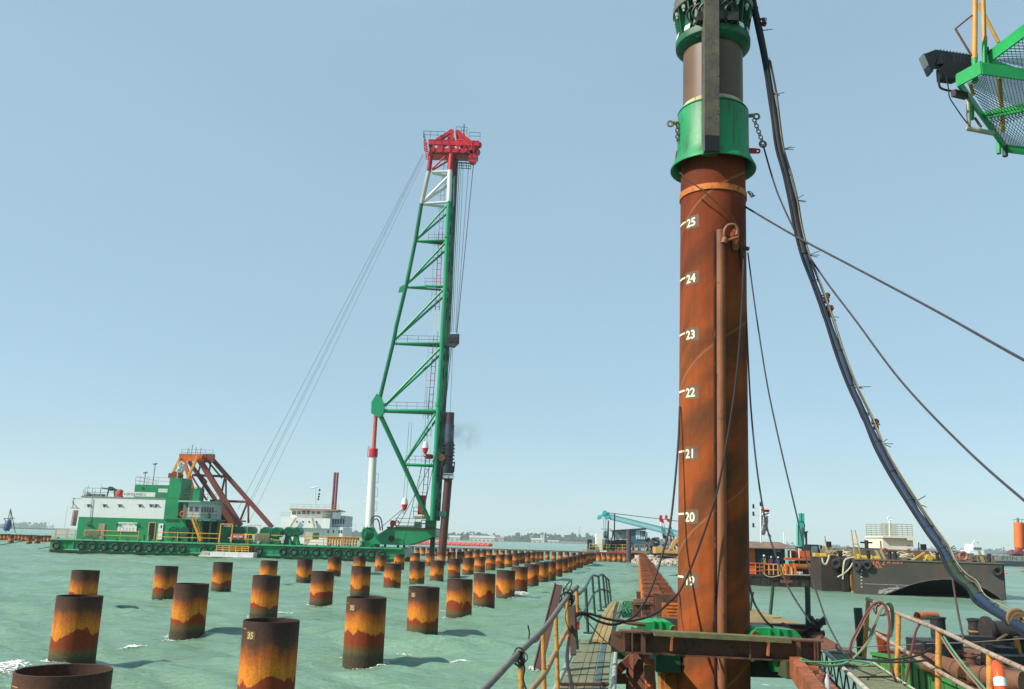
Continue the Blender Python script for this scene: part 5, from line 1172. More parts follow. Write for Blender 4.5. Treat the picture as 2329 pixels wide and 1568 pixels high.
# rails and frames along the edge
m = MB(); 
for s_ in (rect(1700, 1740, 1284, 1306, MY),): rail(m, (s_[0], MY+.2, mz), (s_[1], MY+.2, mz), 1.0, .05, .7, 2)
m.build('handrail', paint('rail_redyellow', (230,110,60), .5, var=.5, scale=.8), MT)
m = MB(); s_ = rect(1730, 1772, 1284, 1306, MY); rail(m, (s_[0], MY+.3, mz), (s_[1], MY+.3, mz), .95, .045, .42, 1); m.build('handrail', YEL, MT)
rnd = random.Random(12)
m = MB()
for k in range(9): q = at(1777+k*2.2, 1300, MY+.2); m.beam(V(q.x, MY+.2, mz), V(q.x+rnd.uniform(-.4,.5), MY+.4, mz+rnd.uniform(.6,1.05)), .09, .09)
m.build('yellow_strut', paint('ochre', (206,150,60), .6, var=.3), MT)
m = MB()
for px in (1787, 1795, 1808, 1866, 1872): a, b, c_, d_ = rect(px, px+3.5, 1283, 1308, MY+.1); m.box(a, b, MY+.1, MY+.6, mz, d_)
a, b, c_, d_ = rect(1786, 1868, 1270, 1282, MY+2); m.box(a, b, MY+2, MY+2.4, d_-.2, d_); m.build('orange_frame', ORANGE, MT)
a, b, c_, d_ = rect(1809, 1843, 1283, 1301, MY+.8); m = MB(); m.tube((a, MY+1.3, (c_+d_)/2), (b, MY+1.3, (c_+d_)/2), (d_-c_)/2, 20)
for x in (a, b): m.tube((x-.04, MY+1.3, (c_+d_)/2), (x+.04, MY+1.3, (c_+d_)/2), (d_-c_)/2+.12, 20)
m.build('winch_drum', paint('drum_brown', (140,92,34), .6, var=.3, rust=.3), MT, smooth=1)
m = MB()
for k in range(6): q0_ = at(1882+k*4, 1308, MY+.1); m.beam(V(q0_.x, MY+.1, mz), V(q0_.x+.35, MY+.2, mz+.9-.1*(k%2)), .06, .06); m.beam(V(q0_.x+.3, MY+.1, mz), V(q0_.x-.1, MY+.2, mz+.8), .05, .05)
m.build('yellow_rack', YEL, MT)
rope('mooring_rope', [at(1735,1303,MY-.1), at(1745,1311,MY-.15), at(1757,1313,MY-.15), at(1775,1309,MY-.15)], .05, 'pale rope looping over the edge of the low black barge', cat='rope', mat=paint('pale_rope2', (196,172,140), .85), sub=4)
rope('mooring_rope', [at(1780,1305,MY-.1), at(1790,1308,MY-.15), at(1815,1308,MY-.15), at(1843,1308,MY-.15), at(1846,1298,MY-.1)], .05, 'pale rope lying along the barge edge under the excavator', cat='rope', mat=paint('pale_rope2', (196,172,140), .85), sub=4)
# mast with crossarms
MM = thing('signal_mast', at(1730, 1235, MY+6), 'white signal mast with three crossarms and a flag above the lean-to shed', 'mast')
a, b = at(1731, 1245, MY+6), at(1730, 1147, MY+6); m = MB(); m.tube(a, b, .07, 8)
for py, px in ((1156,1713),(1173,1713),(1199,1713)): m.beam(at(px, py, MY+6), at(1730, py+1, MY+6), .06, .06)
m.beam(at(1730,1156,MY+6), at(1749,1157,MY+6), .05, .05); m.build('pole', WHITE, MM, smooth=1)
for py, px in ((1152,1713.5),(1169,1713.5),(1195,1713.5),(1147,1730)): m = MB(); q = at(px, py, MY+6); m.tube(q+V(0,0,-.2), q+V(0,0,.2), .1, 8); m.build('lamp', BLACK, MM)
FG = thing('flag', at(1732, 1218, MY+6), 'grey banner with circular marks under a red and white flag on the signal mast', 'flag')
def cloth(pxs, pys, Y, mat, name, par, amp=.12):
    n, k = 6, 8; vs = []
    for i in range(n):
        for j in range(k):
            u, v = i/(n-1), j/(k-1); q = at(pxs[0]+(pxs[1]-pxs[0])*u - 2*v*u, pys[0]+(pys[1]-pys[0])*v + 2*u, Y); q.y += amp*math.sin(u*7+v*5); vs.append(q)
    return MB().add(vs, [(i*k+j, (i+1)*k+j, (i+1)*k+j+1, i*k+j+1) for i in range(n-1) for j in range(k-1)]).build(name, mat, par, smooth=60)
cloth((1731,1751), (1158,1164), MY+6, RED, 'red_stripe', FG); cloth((1731,1750), (1165,1171), MY+6, WHITE, 'white_stripe', FG); cloth((1731,1748), (1172,1217), MY+6, paint('banner', (196,198,200), .7, var=.25, scale=2), 'banner', FG)
m = MB(); 
for px, py, r in ((1742,1184,.2),(1738,1192,.2)): m.torus(at(px, py, MY+5.8), (0,1,0), r, .03, 16, 5)
m.path([at(1741,1203,MY+5.8), at(1744,1208,MY+5.8), at(1750,1215,MY+5.8), at(1754,1222,MY+5.8)], .04, 5, 3); m.build('banner_mark', BLACK, FG)
m = MB(); q = at(1783,1235,MY+5); m.tube(q, at(1783,1210,MY+5), .05, 6); m.tube(at(1787,1238,MY+5), at(1787,1222,MY+5), .04, 6); m.build('whip_aerial', WHITE, smooth=1, label='thin white aerial pole at the right end of the shed roof', cat='aerial')
# turquoise excavator
XT = thing('turquoise_excavator', at(1835, 1300, MY+3), 'turquoise excavator with raised boom and dark glass cab on the low barge', 'excavator')
TQ = paint('turquoise', (70,196,172), .45, var=.2, scale=1.2, rust=.12, rustc=(60,110,90))
m = MB(); xy = MY+3
m.prism([at(1817,1244,xy), at(1816,1192,xy), at(1818,1184,xy), at(1828,1184,xy), at(1831,1195,xy), at(1829,1244,xy)], (0,.7,0))
m.build('boom', TQ, XT)
m = MB(); 
for px in (1820.5, 1826): m.beam(at(px,1186,xy), at(px-.5,1168,xy), .12, .3)
m.tube(at(1819,1180,xy)+V(0,.2,0), at(1828,1180,xy)+V(0,.2,0), .15, 8); m.build('stick_end', TQ, XT)
m = MB(); m.tube(at(1834,1242,xy), at(1833.5,1212,xy), .10, 8); m.tube(at(1833.5,1212,xy), at(1833,1209,xy), .2, 8); m.path([at(1827,1186,xy-.2), at(1830,1196,xy-.2), at(1829,1208,xy-.2), at(1834,1235,xy-.2)], .05, 6, 3); m.path([at(1817,1190,xy-.2), at(1815.5,1198,xy-.2), at(1816,1240,xy-.2)], .04, 6, 3); m.build('hydraulic_line', BLACK, XT, smooth=1)
a, b, c_, d_ = rect(1810, 1842, 1253, 1272, xy); m = MB(); m.box(a, b, xy, xy+2.4, c_, d_); m.build('counterweight', ORANGE, XT)
a, b, c_, d_ = rect(1815, 1832, 1243, 1254, xy+.2); m = MB(); m.box(a, a+.12, xy+.2, xy+1, c_, d_); m.box(b-.12, b, xy+.2, xy+1, c_, d_); m.box(a, b, xy+.2, xy+.4, d_-.2, d_); m.build('bracket', BROWN, XT)
a, b, c_, d_ = rect(1842, 1863, 1239, 1278, xy); m = MB(); m.box(a, b, xy, xy+1.5, c_, d_); cb = m.build('cab', paint('cab_dark', (44,58,64), .4), XT)
m = MB(); m.box(a+.12, b-.14, xy-.02, xy-.004, c_+(d_-c_)*.3, d_-.15); m.build('window', paint('cab_glass', (108,136,146), .15), cb)
m = MB(); m.box(a+.14, b-.16, xy-.02, xy-.004, c_+.1, c_+(d_-c_)*.26); m.build('window', GLASS, cb)
m = MB(); q = at(1866, 1246, xy); m.beam(q+V(-.2,0,.2), q+V(.1,0,.2), .04, .04); m.box(q.x, q.x+.16, xy, xy+.1, q.z-.25, q.z+.2); m.build('mirror', BLACK, XT)
a, b, c_, d_ = rect(1814, 1840, 1271, 1278, xy-.2); m = MB(); m.box(a, b, xy-.1, xy+.6, c_, d_)
for k in range(7): m.tube((a+.08+k*.16, xy-.2, c_), (a+.08+k*.16, xy-.2, d_+.15), .04, 6)
m.build('hose_manifold', paint('manifold', (30,66,60), .5), XT)
a, b, c_, d_ = rect(1806, 1868, 1278, 1296, xy+.4); m = MB(); m.box(a, b, xy+.4, xy+2, c_, d_); m.build('undercarriage', BLACK, XT)
m = MB(); q = at(1803,1265,xy+1); m.prism([at(1798,1272,xy+1), at(1799,1258,xy+1), at(1805,1257,xy+1), at(1808,1272,xy+1)], (0,.6,0)); m.build('small_bucket', TQ, XT)
# ---------------------------------------------------------------- workers on the barge
SKIN = paint('skin', (150,104,80), .6, var=.05)
def worker(px, py_feet, Y, z, h, top, legs, helmet, label, vest=None, face=0, lean=0):
    q = solve(px, Y, z); t = thing('person', q, label, 'person'); s = h/1.7
    def skin_mesh(name, pts, edges, rad, mat):
        me = bpy.data.meshes.new(name); me.from_pydata([tuple(Vector(p)*s) for p in pts], edges, []); me.materials.append(mat)
        o = bpy.data.objects.new(name, me); COL.objects.link(o); md = o.modifiers.new('s', 'SKIN'); sk = me.skin_vertices[0] if me.skin_vertices else None
        if not me.skin_vertices: me.skin_vertices.new() if hasattr(me.skin_vertices, 'new') else None
        for i, r in enumerate(rad): me.skin_vertices[0].data[i].radius = (r*s, r*s)
        me.skin_vertices[0].data[0].use_root = True
        md2 = o.modifiers.new('u', 'SUBSURF'); md2.levels = md2.render_levels = 1
        o.parent = t; return o
    P = [(0,0,.92),(0,0,1.15),(0,.01,1.38),(0,-.01,1.48),(-.10,0,.88),(-.11,-.01,.48),(-.11,.02,.08),(-.11,-.12,.04),(.10,0,.88),(.12,-.02,.48),(.12,.02,.08),(.12,-.12,.04),
         (-.19,0,1.38),(-.25,.02,1.12),(-.22,-.16,.95),(-.20,-.22,.90),(.19,0,1.38),(.26,.02,1.12),(.24,-.12,.94),(.23,-.18,.88)]
    E = [(0,1),(1,2),(2,3),(0,4),(4,5),(5,6),(6,7),(0,8),(8,9),(9,10),(10,11),(2,12),(12,13),(13,14),(14,15),(2,16),(16,17),(17,18),(18,19)]
    Rr = [.14,.145,.15,.06,.095,.07,.05,.045,.095,.07,.05,.045,.07,.05,.038,.035,.07,.05,.038,.035]
    b = skin_mesh('body', P, E, Rr, top)
    skin_mesh('trousers', [(0,0,.95),(-.10,0,.87),(-.11,-.01,.48),(-.11,.02,.12),(.10,0,.87),(.12,-.02,.48),(.12,.02,.12)], [(0,1),(1,2),(2,3),(0,4),(4,5),(5,6)], [.155,.11,.085,.07,.11,.085,.07], legs)
    m = MB(); c = t.location + Vector((0,-.02,1.58))*1.0*s - t.location*0; c = t.location + Vector((0,-.01*s,1.585*s))
    m.lathe([(0,-.115*s),(.055*s,-.10*s),(.078*s,-.03*s),(.082*s,.04*s),(.06*s,.10*s),(0,.12*s)], c, n=14); m.tube(c+V(0,-.075*s,-.01*s), c+V(0,-.105*s,-.025*s), .016*s, 6, .01*s)
    for e in (-1,1): m.tube(c+V(e*.078*s,0,0), c+V(e*.095*s,.01*s,0), .025*s, 6)
    hd = m.build('head', SKIN, t, smooth=1)
    m = MB(); m.lathe([(.115*s,.03*s),(.1*s,.035*s),(.1*s,.075*s),(.075*s,.12*s),(0,.145*s)], c, n=14); m.prism([c+V(-.07*s,-.09*s,.03*s), c+V(.07*s,-.09*s,.03*s), c+V(.05*s,-.16*s,.025*s), c+V(-.05*s,-.16*s,.025*s)], (0,0,.012*s)); m.build('helmet', helmet, t, smooth=1)
    if vest:
        m = MB(); cc = t.location
        for e in (-1, 1): m.beam(cc+V(e*.08*s,-.165*s,1.42*s), cc+V(e*.02*s,-.17*s,1.02*s), .045*s, .01, (0,1,0))
        m.beam(cc+V(-.14*s,-.165*s,1.1*s), cc+V(.14*s,-.165*s,1.1*s), .01, .05*s); m.build('vest_stripe', vest, t)
    return t
for args in ((1739, 0, MY+1.8, mz, 1.72, paint('jacket_black', (44,46,52), .8), paint('navy', (40,44,64), .8), WHITE, 'worker in dark clothes with a bright vest stripe and white helmet under the shed roof', paint('hivis', (190,220,90), .6)),
             (1755.5, 0, MY+1.4, mz, 1.62, paint('purple_overall', (92,46,84), .8), paint('purple_overall', (92,46,84), .8), paint('helmet_grey', (190,190,196), .5), 'worker in purple overalls and pale helmet leaning by the yellow rails', None),
             (1771, 0, MY+1.1, mz, 1.6, paint('blue_cloth', (52,52,96), .8), paint('dark_cloth', (56,48,50), .8), WHITE, 'worker in blue with white helmet nearest the excavator cab', None)):
    worker(*args)
# ================================================================ BLACK BARGE ON THE RIGHT
YL, YR = 71.0, 68.0
def fp(px, py): t = (px-1945)/(2285-1945); return at(px, py, YL + (YR-YL)*t)
DT = thing('dumb_barge', fp(2115, 1350) , 'large black weathered barge with an arched undercut bow and orange lettering', 'barge')
HULLB = paint('hull_weathered', (72,72,66), .6, var=.25, scale=.35, rust=.2, rustc=(128,88,64), streak=.55, bump=.1)
TL, TRr = fp(1943,1270.5), fp(2283,1281.5)
dk = (TL.z+TRr.z)/2; TL.z = TRr.z = dk
arch = [(1999,1358),(2015,1352),(2030,1346),(2045,1340),(2060,1334),(2075,1329),(2090,1325),(2115,1320),(2145,1317.5),(2175,1318.5),(2210,1326),(2245,1341),(2270,1357),(2289,1375)]
ap_ = [fp(*q) for q in arch]
bl = fp(1947,1352); 
front = [TL, TRr] + ap_[::-1] + [bl]
aw = Vector((.30, .95, 0)); dep = 30
m = MB()
# front plate split in vertical strips between deck edge and lower edge
low = [bl] + ap_; low[0].z = min(low[0].z, -.2)
for a, b in zip(low, low[1:]):
    ta = TL.lerp(TRr, max(0, min(1, (a.x-TL.x)/(TRr.x-TL.x)))); tb = TL.lerp(TRr, max(0, min(1, (b.x-TL.x)/(TRr.x-TL.x))))
    m.add([a, b, tb, ta], [(0,1,2,3)])
m.add([TL, TRr, TRr+aw*dep, TL+aw*dep], [(0,1,2,3)])
m.add([TL, TL+aw*dep, V(TL.x,TL.y,-1)+aw*dep, V(bl.x,bl.y,-1)], [(0,1,2,3)]); m.add([TRr, V(low[-1].x,low[-1].y,-1), V(TRr.x,TRr.y,-1)+aw*dep, TRr+aw*dep], [(0,1,2,3)])
m.build('hull', HULLB, DT)
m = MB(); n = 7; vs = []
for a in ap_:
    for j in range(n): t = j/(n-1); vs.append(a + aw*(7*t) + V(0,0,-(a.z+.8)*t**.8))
m.add(vs, [(i*n+j, i*n+j+1, (i+1)*n+j+1, (i+1)*n+j) for i in range(len(ap_)-1) for j in range(n-1)]); m.build('raked_bow', paint('bow_shade', (34,36,32), .9, var=.3, scale=.5, spec=.1), DT, smooth=80)  # shade under the bow is put into this darker hull colour
m = MB(); nf = Vector((-.1,-1,0))
for a, b in zip(ap_, ap_[1:]): m.tube(a+nf*.03, b+nf*.03, .028, 6)
m.beam(TL+nf*.02+V(0,0,-.04), TRr+nf*.02+V(0,0,-.04), .1, .1); m.build('edge_weld', paint('pale_edge', (104,102,94), .7, rust=.3), DT)
fu = (TRr-TL).normalized()
def FY(px): return YL + (YR-YL)*(px-1945)/(2285-1945)
def ftxt(s, px, py, size, mat, nm='lettering', sx=1.0):
    q = fp(px, py)+nf*.04; mm = MB(); text_on(mm, s, size, q, fu, (0,0,1), .006, sx); mm.build(nm, mat, DT)
LO = paint('letter_orange2', (222,124,84), .7, var=.3, scale=8)
ftxt('PER 2', 1976, 1284, .50, LO, sx=1.0); ftxt('AWA', 1979, 1292.5, .36, LO); ftxt('SR 3226 0', 2016.5, 1281.5, .36, LO, sx=.78)
# draught marks and scratched patch
m = MB(); rnd = random.Random(2)
for k in range(7): q = fp(1956.5+k*.2, 1292+k*7.5)+nf*.03; m.add([q, q+fu*.12, q+fu*.12+V(0,0,.12), q+V(0,0,.12)], [(0,1,2,3)])
q = fp(1966, 1328.5)+nf*.03; m.add([q, q+fu*3.2, q+fu*3.2+V(0,0,.03), q+V(0,0,.03)], [(0,1,2,3)])
for k in range(70):
    u, v = rnd.random(), rnd.random(); px = 1996+u*44; py = 1353-v*22*(.4+u*.4); 
    if py > 1358-(px-1999)*.37-2: continue
    q = fp(px, py)+nf*.03; w_ = rnd.uniform(.08,.4); h_ = rnd.uniform(.02,.06); m.add([q, q+fu*w_+V(0,0,.1), q+fu*w_+V(0,0,.1+h_), q+V(0,0,h_)], [(0,1,2,3)])
m.build('scrape_marks', paint('scrape', (178,180,172), .7), DT)
# coaming and deck cargo
def dbox(px0, px1, pyT, back, dy, name, mat, z0=None):
    a = fp(px0, pyT) ; Y_ = a.y + back; qa, qb = at(px0, pyT, Y_), at(px1, pyT, Y_); mm = MB(); mm.box(qa.x, qb.x, Y_, Y_+dy, dk-.02 if z0 is None else z0, (qa.z+qb.z)/2); return mm.build(name, mat, DT)
GRC = paint('coaming', (120,114,98), .75, var=.3, scale=.6, rust=.45, rustc=(134,92,70), streak=.3)
dbox(1951, 2064, 1249.5, 2.2, 8, 'hatch_coaming', GRC); dbox(2064, 2130, 1253, 2.0, 8, 'hatch_coaming', paint('coaming_rust', (140,100,80), .75, var=.3, rust=.4)); dbox(2130, 2215, 1258, 3.0, 6, 'hatch_coaming', GRC); dbox(2212, 2262, 1264, 2.4, 5, 'hatch_coaming', GRC)
for px in (1990, 2224, 2001): 
    m = MB(); a = fp(px, 1250); q = at(px, 1252, a.y+1.9); m.prism([q, q+V(.18,0,0), q+V(.5,0,-(q.z-dk)), q+V(.3,0,-(q.z-dk))], (0,.12,0)); m.build('stiffener', paint('cream_strut', (196,186,140), .7), DT)
for k in range(7): m = MB(); q = at(2160+k*16, 1268, FY(2160+k*16)+2.2); m.tube(V(q.x, q.y, dk), V(q.x, q.y, dk+.55), .09, 8); m.build('deck_pipe', GRC, DT, smooth=1)
m = MB(); a, b = at(2160,1262,YR+2.1), at(2270,1265,YR+2.1); m.beam(a, b, .1, .1); m.beam(a-V(0,0,.35), b-V(0,0,.35), .07, .07); m.build('pipe_rail', paint('tan_pipe', (150,130,96), .7, rust=.3), DT)
YW = paint('winch_yellow', (208,174,70), .6, var=.3, scale=1.5, rust=.25)
m = MB(); q = at(1972,1265,YL+.9); m.tube(q+V(-.7,0,-.2), q+V(.9,0,-.2), .24, 14); m.tube(q+V(-.8,0,-.2), q+V(-.7,0,-.2), .36, 14); m.tube(q+V(.2,0,-.2), q+V(.3,0,-.2), .36, 14); m.beam(q+V(-.9,.1,-.5), q+V(-1.1,.1,2.0), .08, .08); m.beam(q+V(-.4,.1,-.5), q+V(-.8,.1,2.0), .08, .08); m.beam(q+V(-1.1,.1,.9), q+V(-.6,.1,.9), .06, .06); m.build('yellow_windlass', YW, DT, smooth=1)
m = MB(); q = at(2112,1266,FY(2112)+1.0); m.tube(q+V(-.3,0,-.15), q+V(.5,0,-.15), .17, 14); m.tube(q+V(0,-.2,-.1), q+V(0,.3,-.1), .25, 16); m.beam(q+V(-1.4,0,-.4), q+V(-.3,0,.3), .12, .12); m.box(q.x-.2, q.x+1.2, q.y, q.y+.5, dk, q.z-.2); m.beam(q+V(.5,0,0), q+V(1.4,0,-.3), .1, .1); m.build('yellow_windlass', YW, DT, smooth=1)
for px in (2024, 2132, 2036, 2250, 1975): m = MB(); q = at(px,1270,FY(px)+1.0); m.tube(V(q.x,q.y,dk), V(q.x,q.y,dk+.62), .13, 12); m.tube(V(q.x,q.y,dk+.58), V(q.x,q.y,dk+.66), .18, 12); m.build('bollard', BLACK, DT, smooth=1)
m = MB(); q = at(1971,1244,YL+6); m.tube(V(q.x,q.y,dk), V(q.x,q.y,q.z+.55), .16, 10); m.beam(q+V(-.5,0,.35), q+V(.5,0,.35), .14, .14); m.box(q.x-1.6, q.x+3.2, q.y, q.y+.3, q.z-.55, q.z-.1); m.build('deck_davit', BLACK, DT)
for px, yt in ((1885, 1232), (2101, 1238), (2089.5, 1234), (2163, 1246)): m = MB(); q = at(px, 1262, YL+7); t_ = at(px, yt, YL+7); m.tube(V(q.x,q.y,dk), t_, .05, 6); m.box(t_.x-.22, t_.x+.22, t_.y, t_.y+.2, t_.z-.5*(px in (1885,2101)), t_.z); m.build('vent_pole', BLACK, DT)
# rope heaps
def heap(px, py, Y, r, label, mat):
    q = at(px, py, Y); q.z = dk+.08; rnd = random.Random(int(px)); pts = [q + V(math.cos(k*1.1)*r*rnd.uniform(.4,1), math.sin(k*1.1)*r*.5*rnd.uniform(.5,1), .4*abs(math.sin(k*.9))*rnd.random() + k*.006) for k in range(40)]
    MB().path(pts, .05, 5, 3).build('rope_heap', mat, smooth=1, label=label, cat='rope')
PR2 = paint('cream_rope', (206,200,172), .85, var=.25, scale=8)
heap(2056, 1268, FY(2056)+1.5, .95, 'heap of cream mooring rope on the black barge deck right of the wheel', PR2)
heap(2128, 1262, FY(2128)+1.8, .6, 'tangle of pale rope beside the right yellow windlass', PR2)
# white cabin
CN = thing('deck_cabin', at(2042, 1250, YL+6), 'cream white boxy cabin marked 2 standing on the black barge', 'cabin')
Yc = YL+5.5; a, b, c_, d_ = rect(2007.5, 2077, 1221, 1252, Yc); CW = paint('cream_white', (236,232,208), .5, var=.06, scale=.8, streak=.12)
m = MB(); m.box(a, b, Yc, Yc+3.4, dk, d_-.12); m.build('wall', CW, CN); m = MB(); m.box(a-.08, b+.12, Yc-.3, Yc+3.5, d_-.12, d_+.02); m.box(a+2, b+.1, Yc-.32, Yc-.06, d_-.28, d_-.12); m.build('roof', CW, CN)
m = MB()
for r in range(4): m.box(b-.55, b-.25, Yc-.02, Yc-.005, d_-.75-r*.28, d_-.68-r*.28)
for r in range(2): m.box(a+.25, a+.7, Yc-.02, Yc-.005, d_-1.35-r*.25, d_-1.3-r*.25)
m.build('vent_slot', paint('slot_grey', (150,150,134), .7), CN)
m = MB(); text_on(m, '2', 1.0, (a+1.95, Yc-.02, d_-1.75), (1,0,0), (0,0,1), -.006, 1.1); m.build('number', paint('ink2', (90,92,84), .7), CN)
m = MB(); rail(m, (a, Yc, d_), (b, Yc, d_), 1.05, .025, .42, 5); rail(m, (a, Yc+3.3, d_), (b, Yc+3.3, d_), 1.05, .025, .42, 5); m.build('roof_rail', paint('khaki_rail', (170,166,130), .7), CN)
q = at(2024, 1219, Yc+.6); t_ = at(2023, 1183, Yc+.6); m = MB(); m.tube(V(q.x,q.y,d_), t_, .08, 8); m.torus(t_+V(0,0,.1), (0,1,0), .16, .05, 10, 5); m.build('mast', WHITE, CN, smooth=1)
m = MB(); 
for px in (2004, 2006): q = at(px, 1250, Yc-.4); m.beam(V(q.x,q.y,dk), V(q.x-.05,q.y,d_-.4), .05, .05)
m.build('ladder', paint('tan_pipe', (150,130,96), .7, rust=.3), CN)
# ring tyres and fenders
GTY = dict(group='tyres on the black barge')
tyre('tyre_fender', fp(1972, 1286)+nf*.15, (.75,1,0), .26, .13, 'black tyre hung beside the orange lettering on the black barge', **GTY)
tyre('tyre_fender', fp(1950, 1289)+nf*.15, (1,.35,0), .28, .14, 'thin seen-edge-on tyre at the left corner of the black barge', **GTY)
tyre('tyre_fender', fp(2267, 1299)+nf*.18, (.6,1,0), .27, .13, 'black tyre near the right end of the black barge bow', **GTY)
m = MB().torus(at(2191,1265,FY(2191)+1.2), (0,1,0), .30, .1, 18, 8); m.build('ring_fender', paint('faded_red', (190,120,110), .7, var=.3, scale=4), smooth=1, label='faded red and white ring standing on the right of the barge deck', cat='ring fender')
m = MB().torus(at(2011,1255.5,YL+1.6), (0,1,.3), .26, .09, 18, 8); m.build('ring_fender', paint('faded_red', (190,120,110), .7, var=.3, scale=4), smooth=1, label='faded pink ring lying on the bollards below the cream cabin', cat='ring fender')
# neighbouring grey barge with fenders at its corner
Yg = 74.5; NT = thing('moored_barge', at(1905, 1340, Yg), 'grey barge corner with hanging tyres squeezed beside the black barge', 'barge')
a, b, c_, d_ = rect(1868, 1950, 1268, 1342, Yg); gz = d_
m = MB(); m.box(a, b, Yg, Yg+2.6, -.5, gz); m.box(a+2.4, b, Yg+2.6, Yg+12, -.5, gz); m.build('hull', paint('hull_grey2', (58,56,50), .7, var=.3, scale=.6, rust=.3, streak=.4), NT)
a2, b2, c2, d2 = rect(1906, 1952, 1251, 1268, Yg+4); m = MB(); m.box(a2, b2, Yg+4, Yg+9, gz, d2); m.build('hatch_coaming', GRC, NT)
m = MB(); q = at(1886,1261,Yg+1); m.tube(q+V(-.8,0,-.2), q+V(.8,0,-.2), .25, 12); m.box(q.x-1.2, q.x+1.4, q.y, q.y+.6, gz, gz+.3); m.beam(q+V(-.2,0,0), q+V(-.3,0,1.5), .07, .07); m.build('windlass', YW, NT, smooth=1)
m = MB(); q = at(1915,1262,Yg+.6); m.box(q.x-.25, q.x+.25, q.y, q.y+.4, gz, q.z+.3); m.build('fairlead', BLACK, NT)
m = MB(); q = at(1938.5, 1308, Yg-.4); q0_ = at(1939.5, 1338, Yg-.4); m.tube(V(q0_.x,q.y,-.2), V(q.x,q.y,at(1938,1297,Yg-.4).z), .17, 10); m.build('spud_pipe', paint('spud_yellow', (206,150,40), .6, var=.4, scale=1.5, rust=.5, rustc=(180,70,36)), NT, smooth=1)
for px, py, rr in ((1903,1283,.42),(1911,1280,.42),(1925,1280,.5),(1930,1284,.5),(1922,1290,.45)):
    tyre('tyre_fender', at(px, py, Yg-.25), (1,.35,0) if px > 1915 else (.5,1,0), rr*.72, .17, 'worn tyre hanging in the bunch between the two dark barges', 'tyres bunched between the barges')
m = MB()
for px in (1918.5,1923,1928,1934): q = at(px,1318,Yg-.3); m.tube(V(q.x,q.y,-.2), V(q.x,q.y,at(px,1285,Yg-.3).z), .13, 8)
m.build('timber_fender', BLACK, NT)
for lst, lab in (([(1870,1269),(1872,1280),(1878,1284),(1884,1272),(1886,1262)], 'cream rope looping over the grey barge corner'), ([(1905,1313),(1918,1306),(1930,1296),(1938,1284),(1944,1270)], 'cream mooring rope sagging between the two barges'), ([(1917,1318),(1918,1296),(1921,1276),(1930,1270),(1943,1268)], 'pale rope hanging straight beside the tyre bunch')):
    rope('mooring_rope', [at(px, py, Yg-.9) for px, py in lst], .07, lab, cat='rope', mat=PR2, sub=4)
heap(1890, 1262, Yg+.4, .55, 'coil of tan rope on the yellow windlass of the grey barge', paint('tan_rope', (170,150,110), .85, var=.3, scale=8)); heap(1929, 1262, Yg+.4, .5, 'coil of white rope at the top of the tyre bunch', PR2)
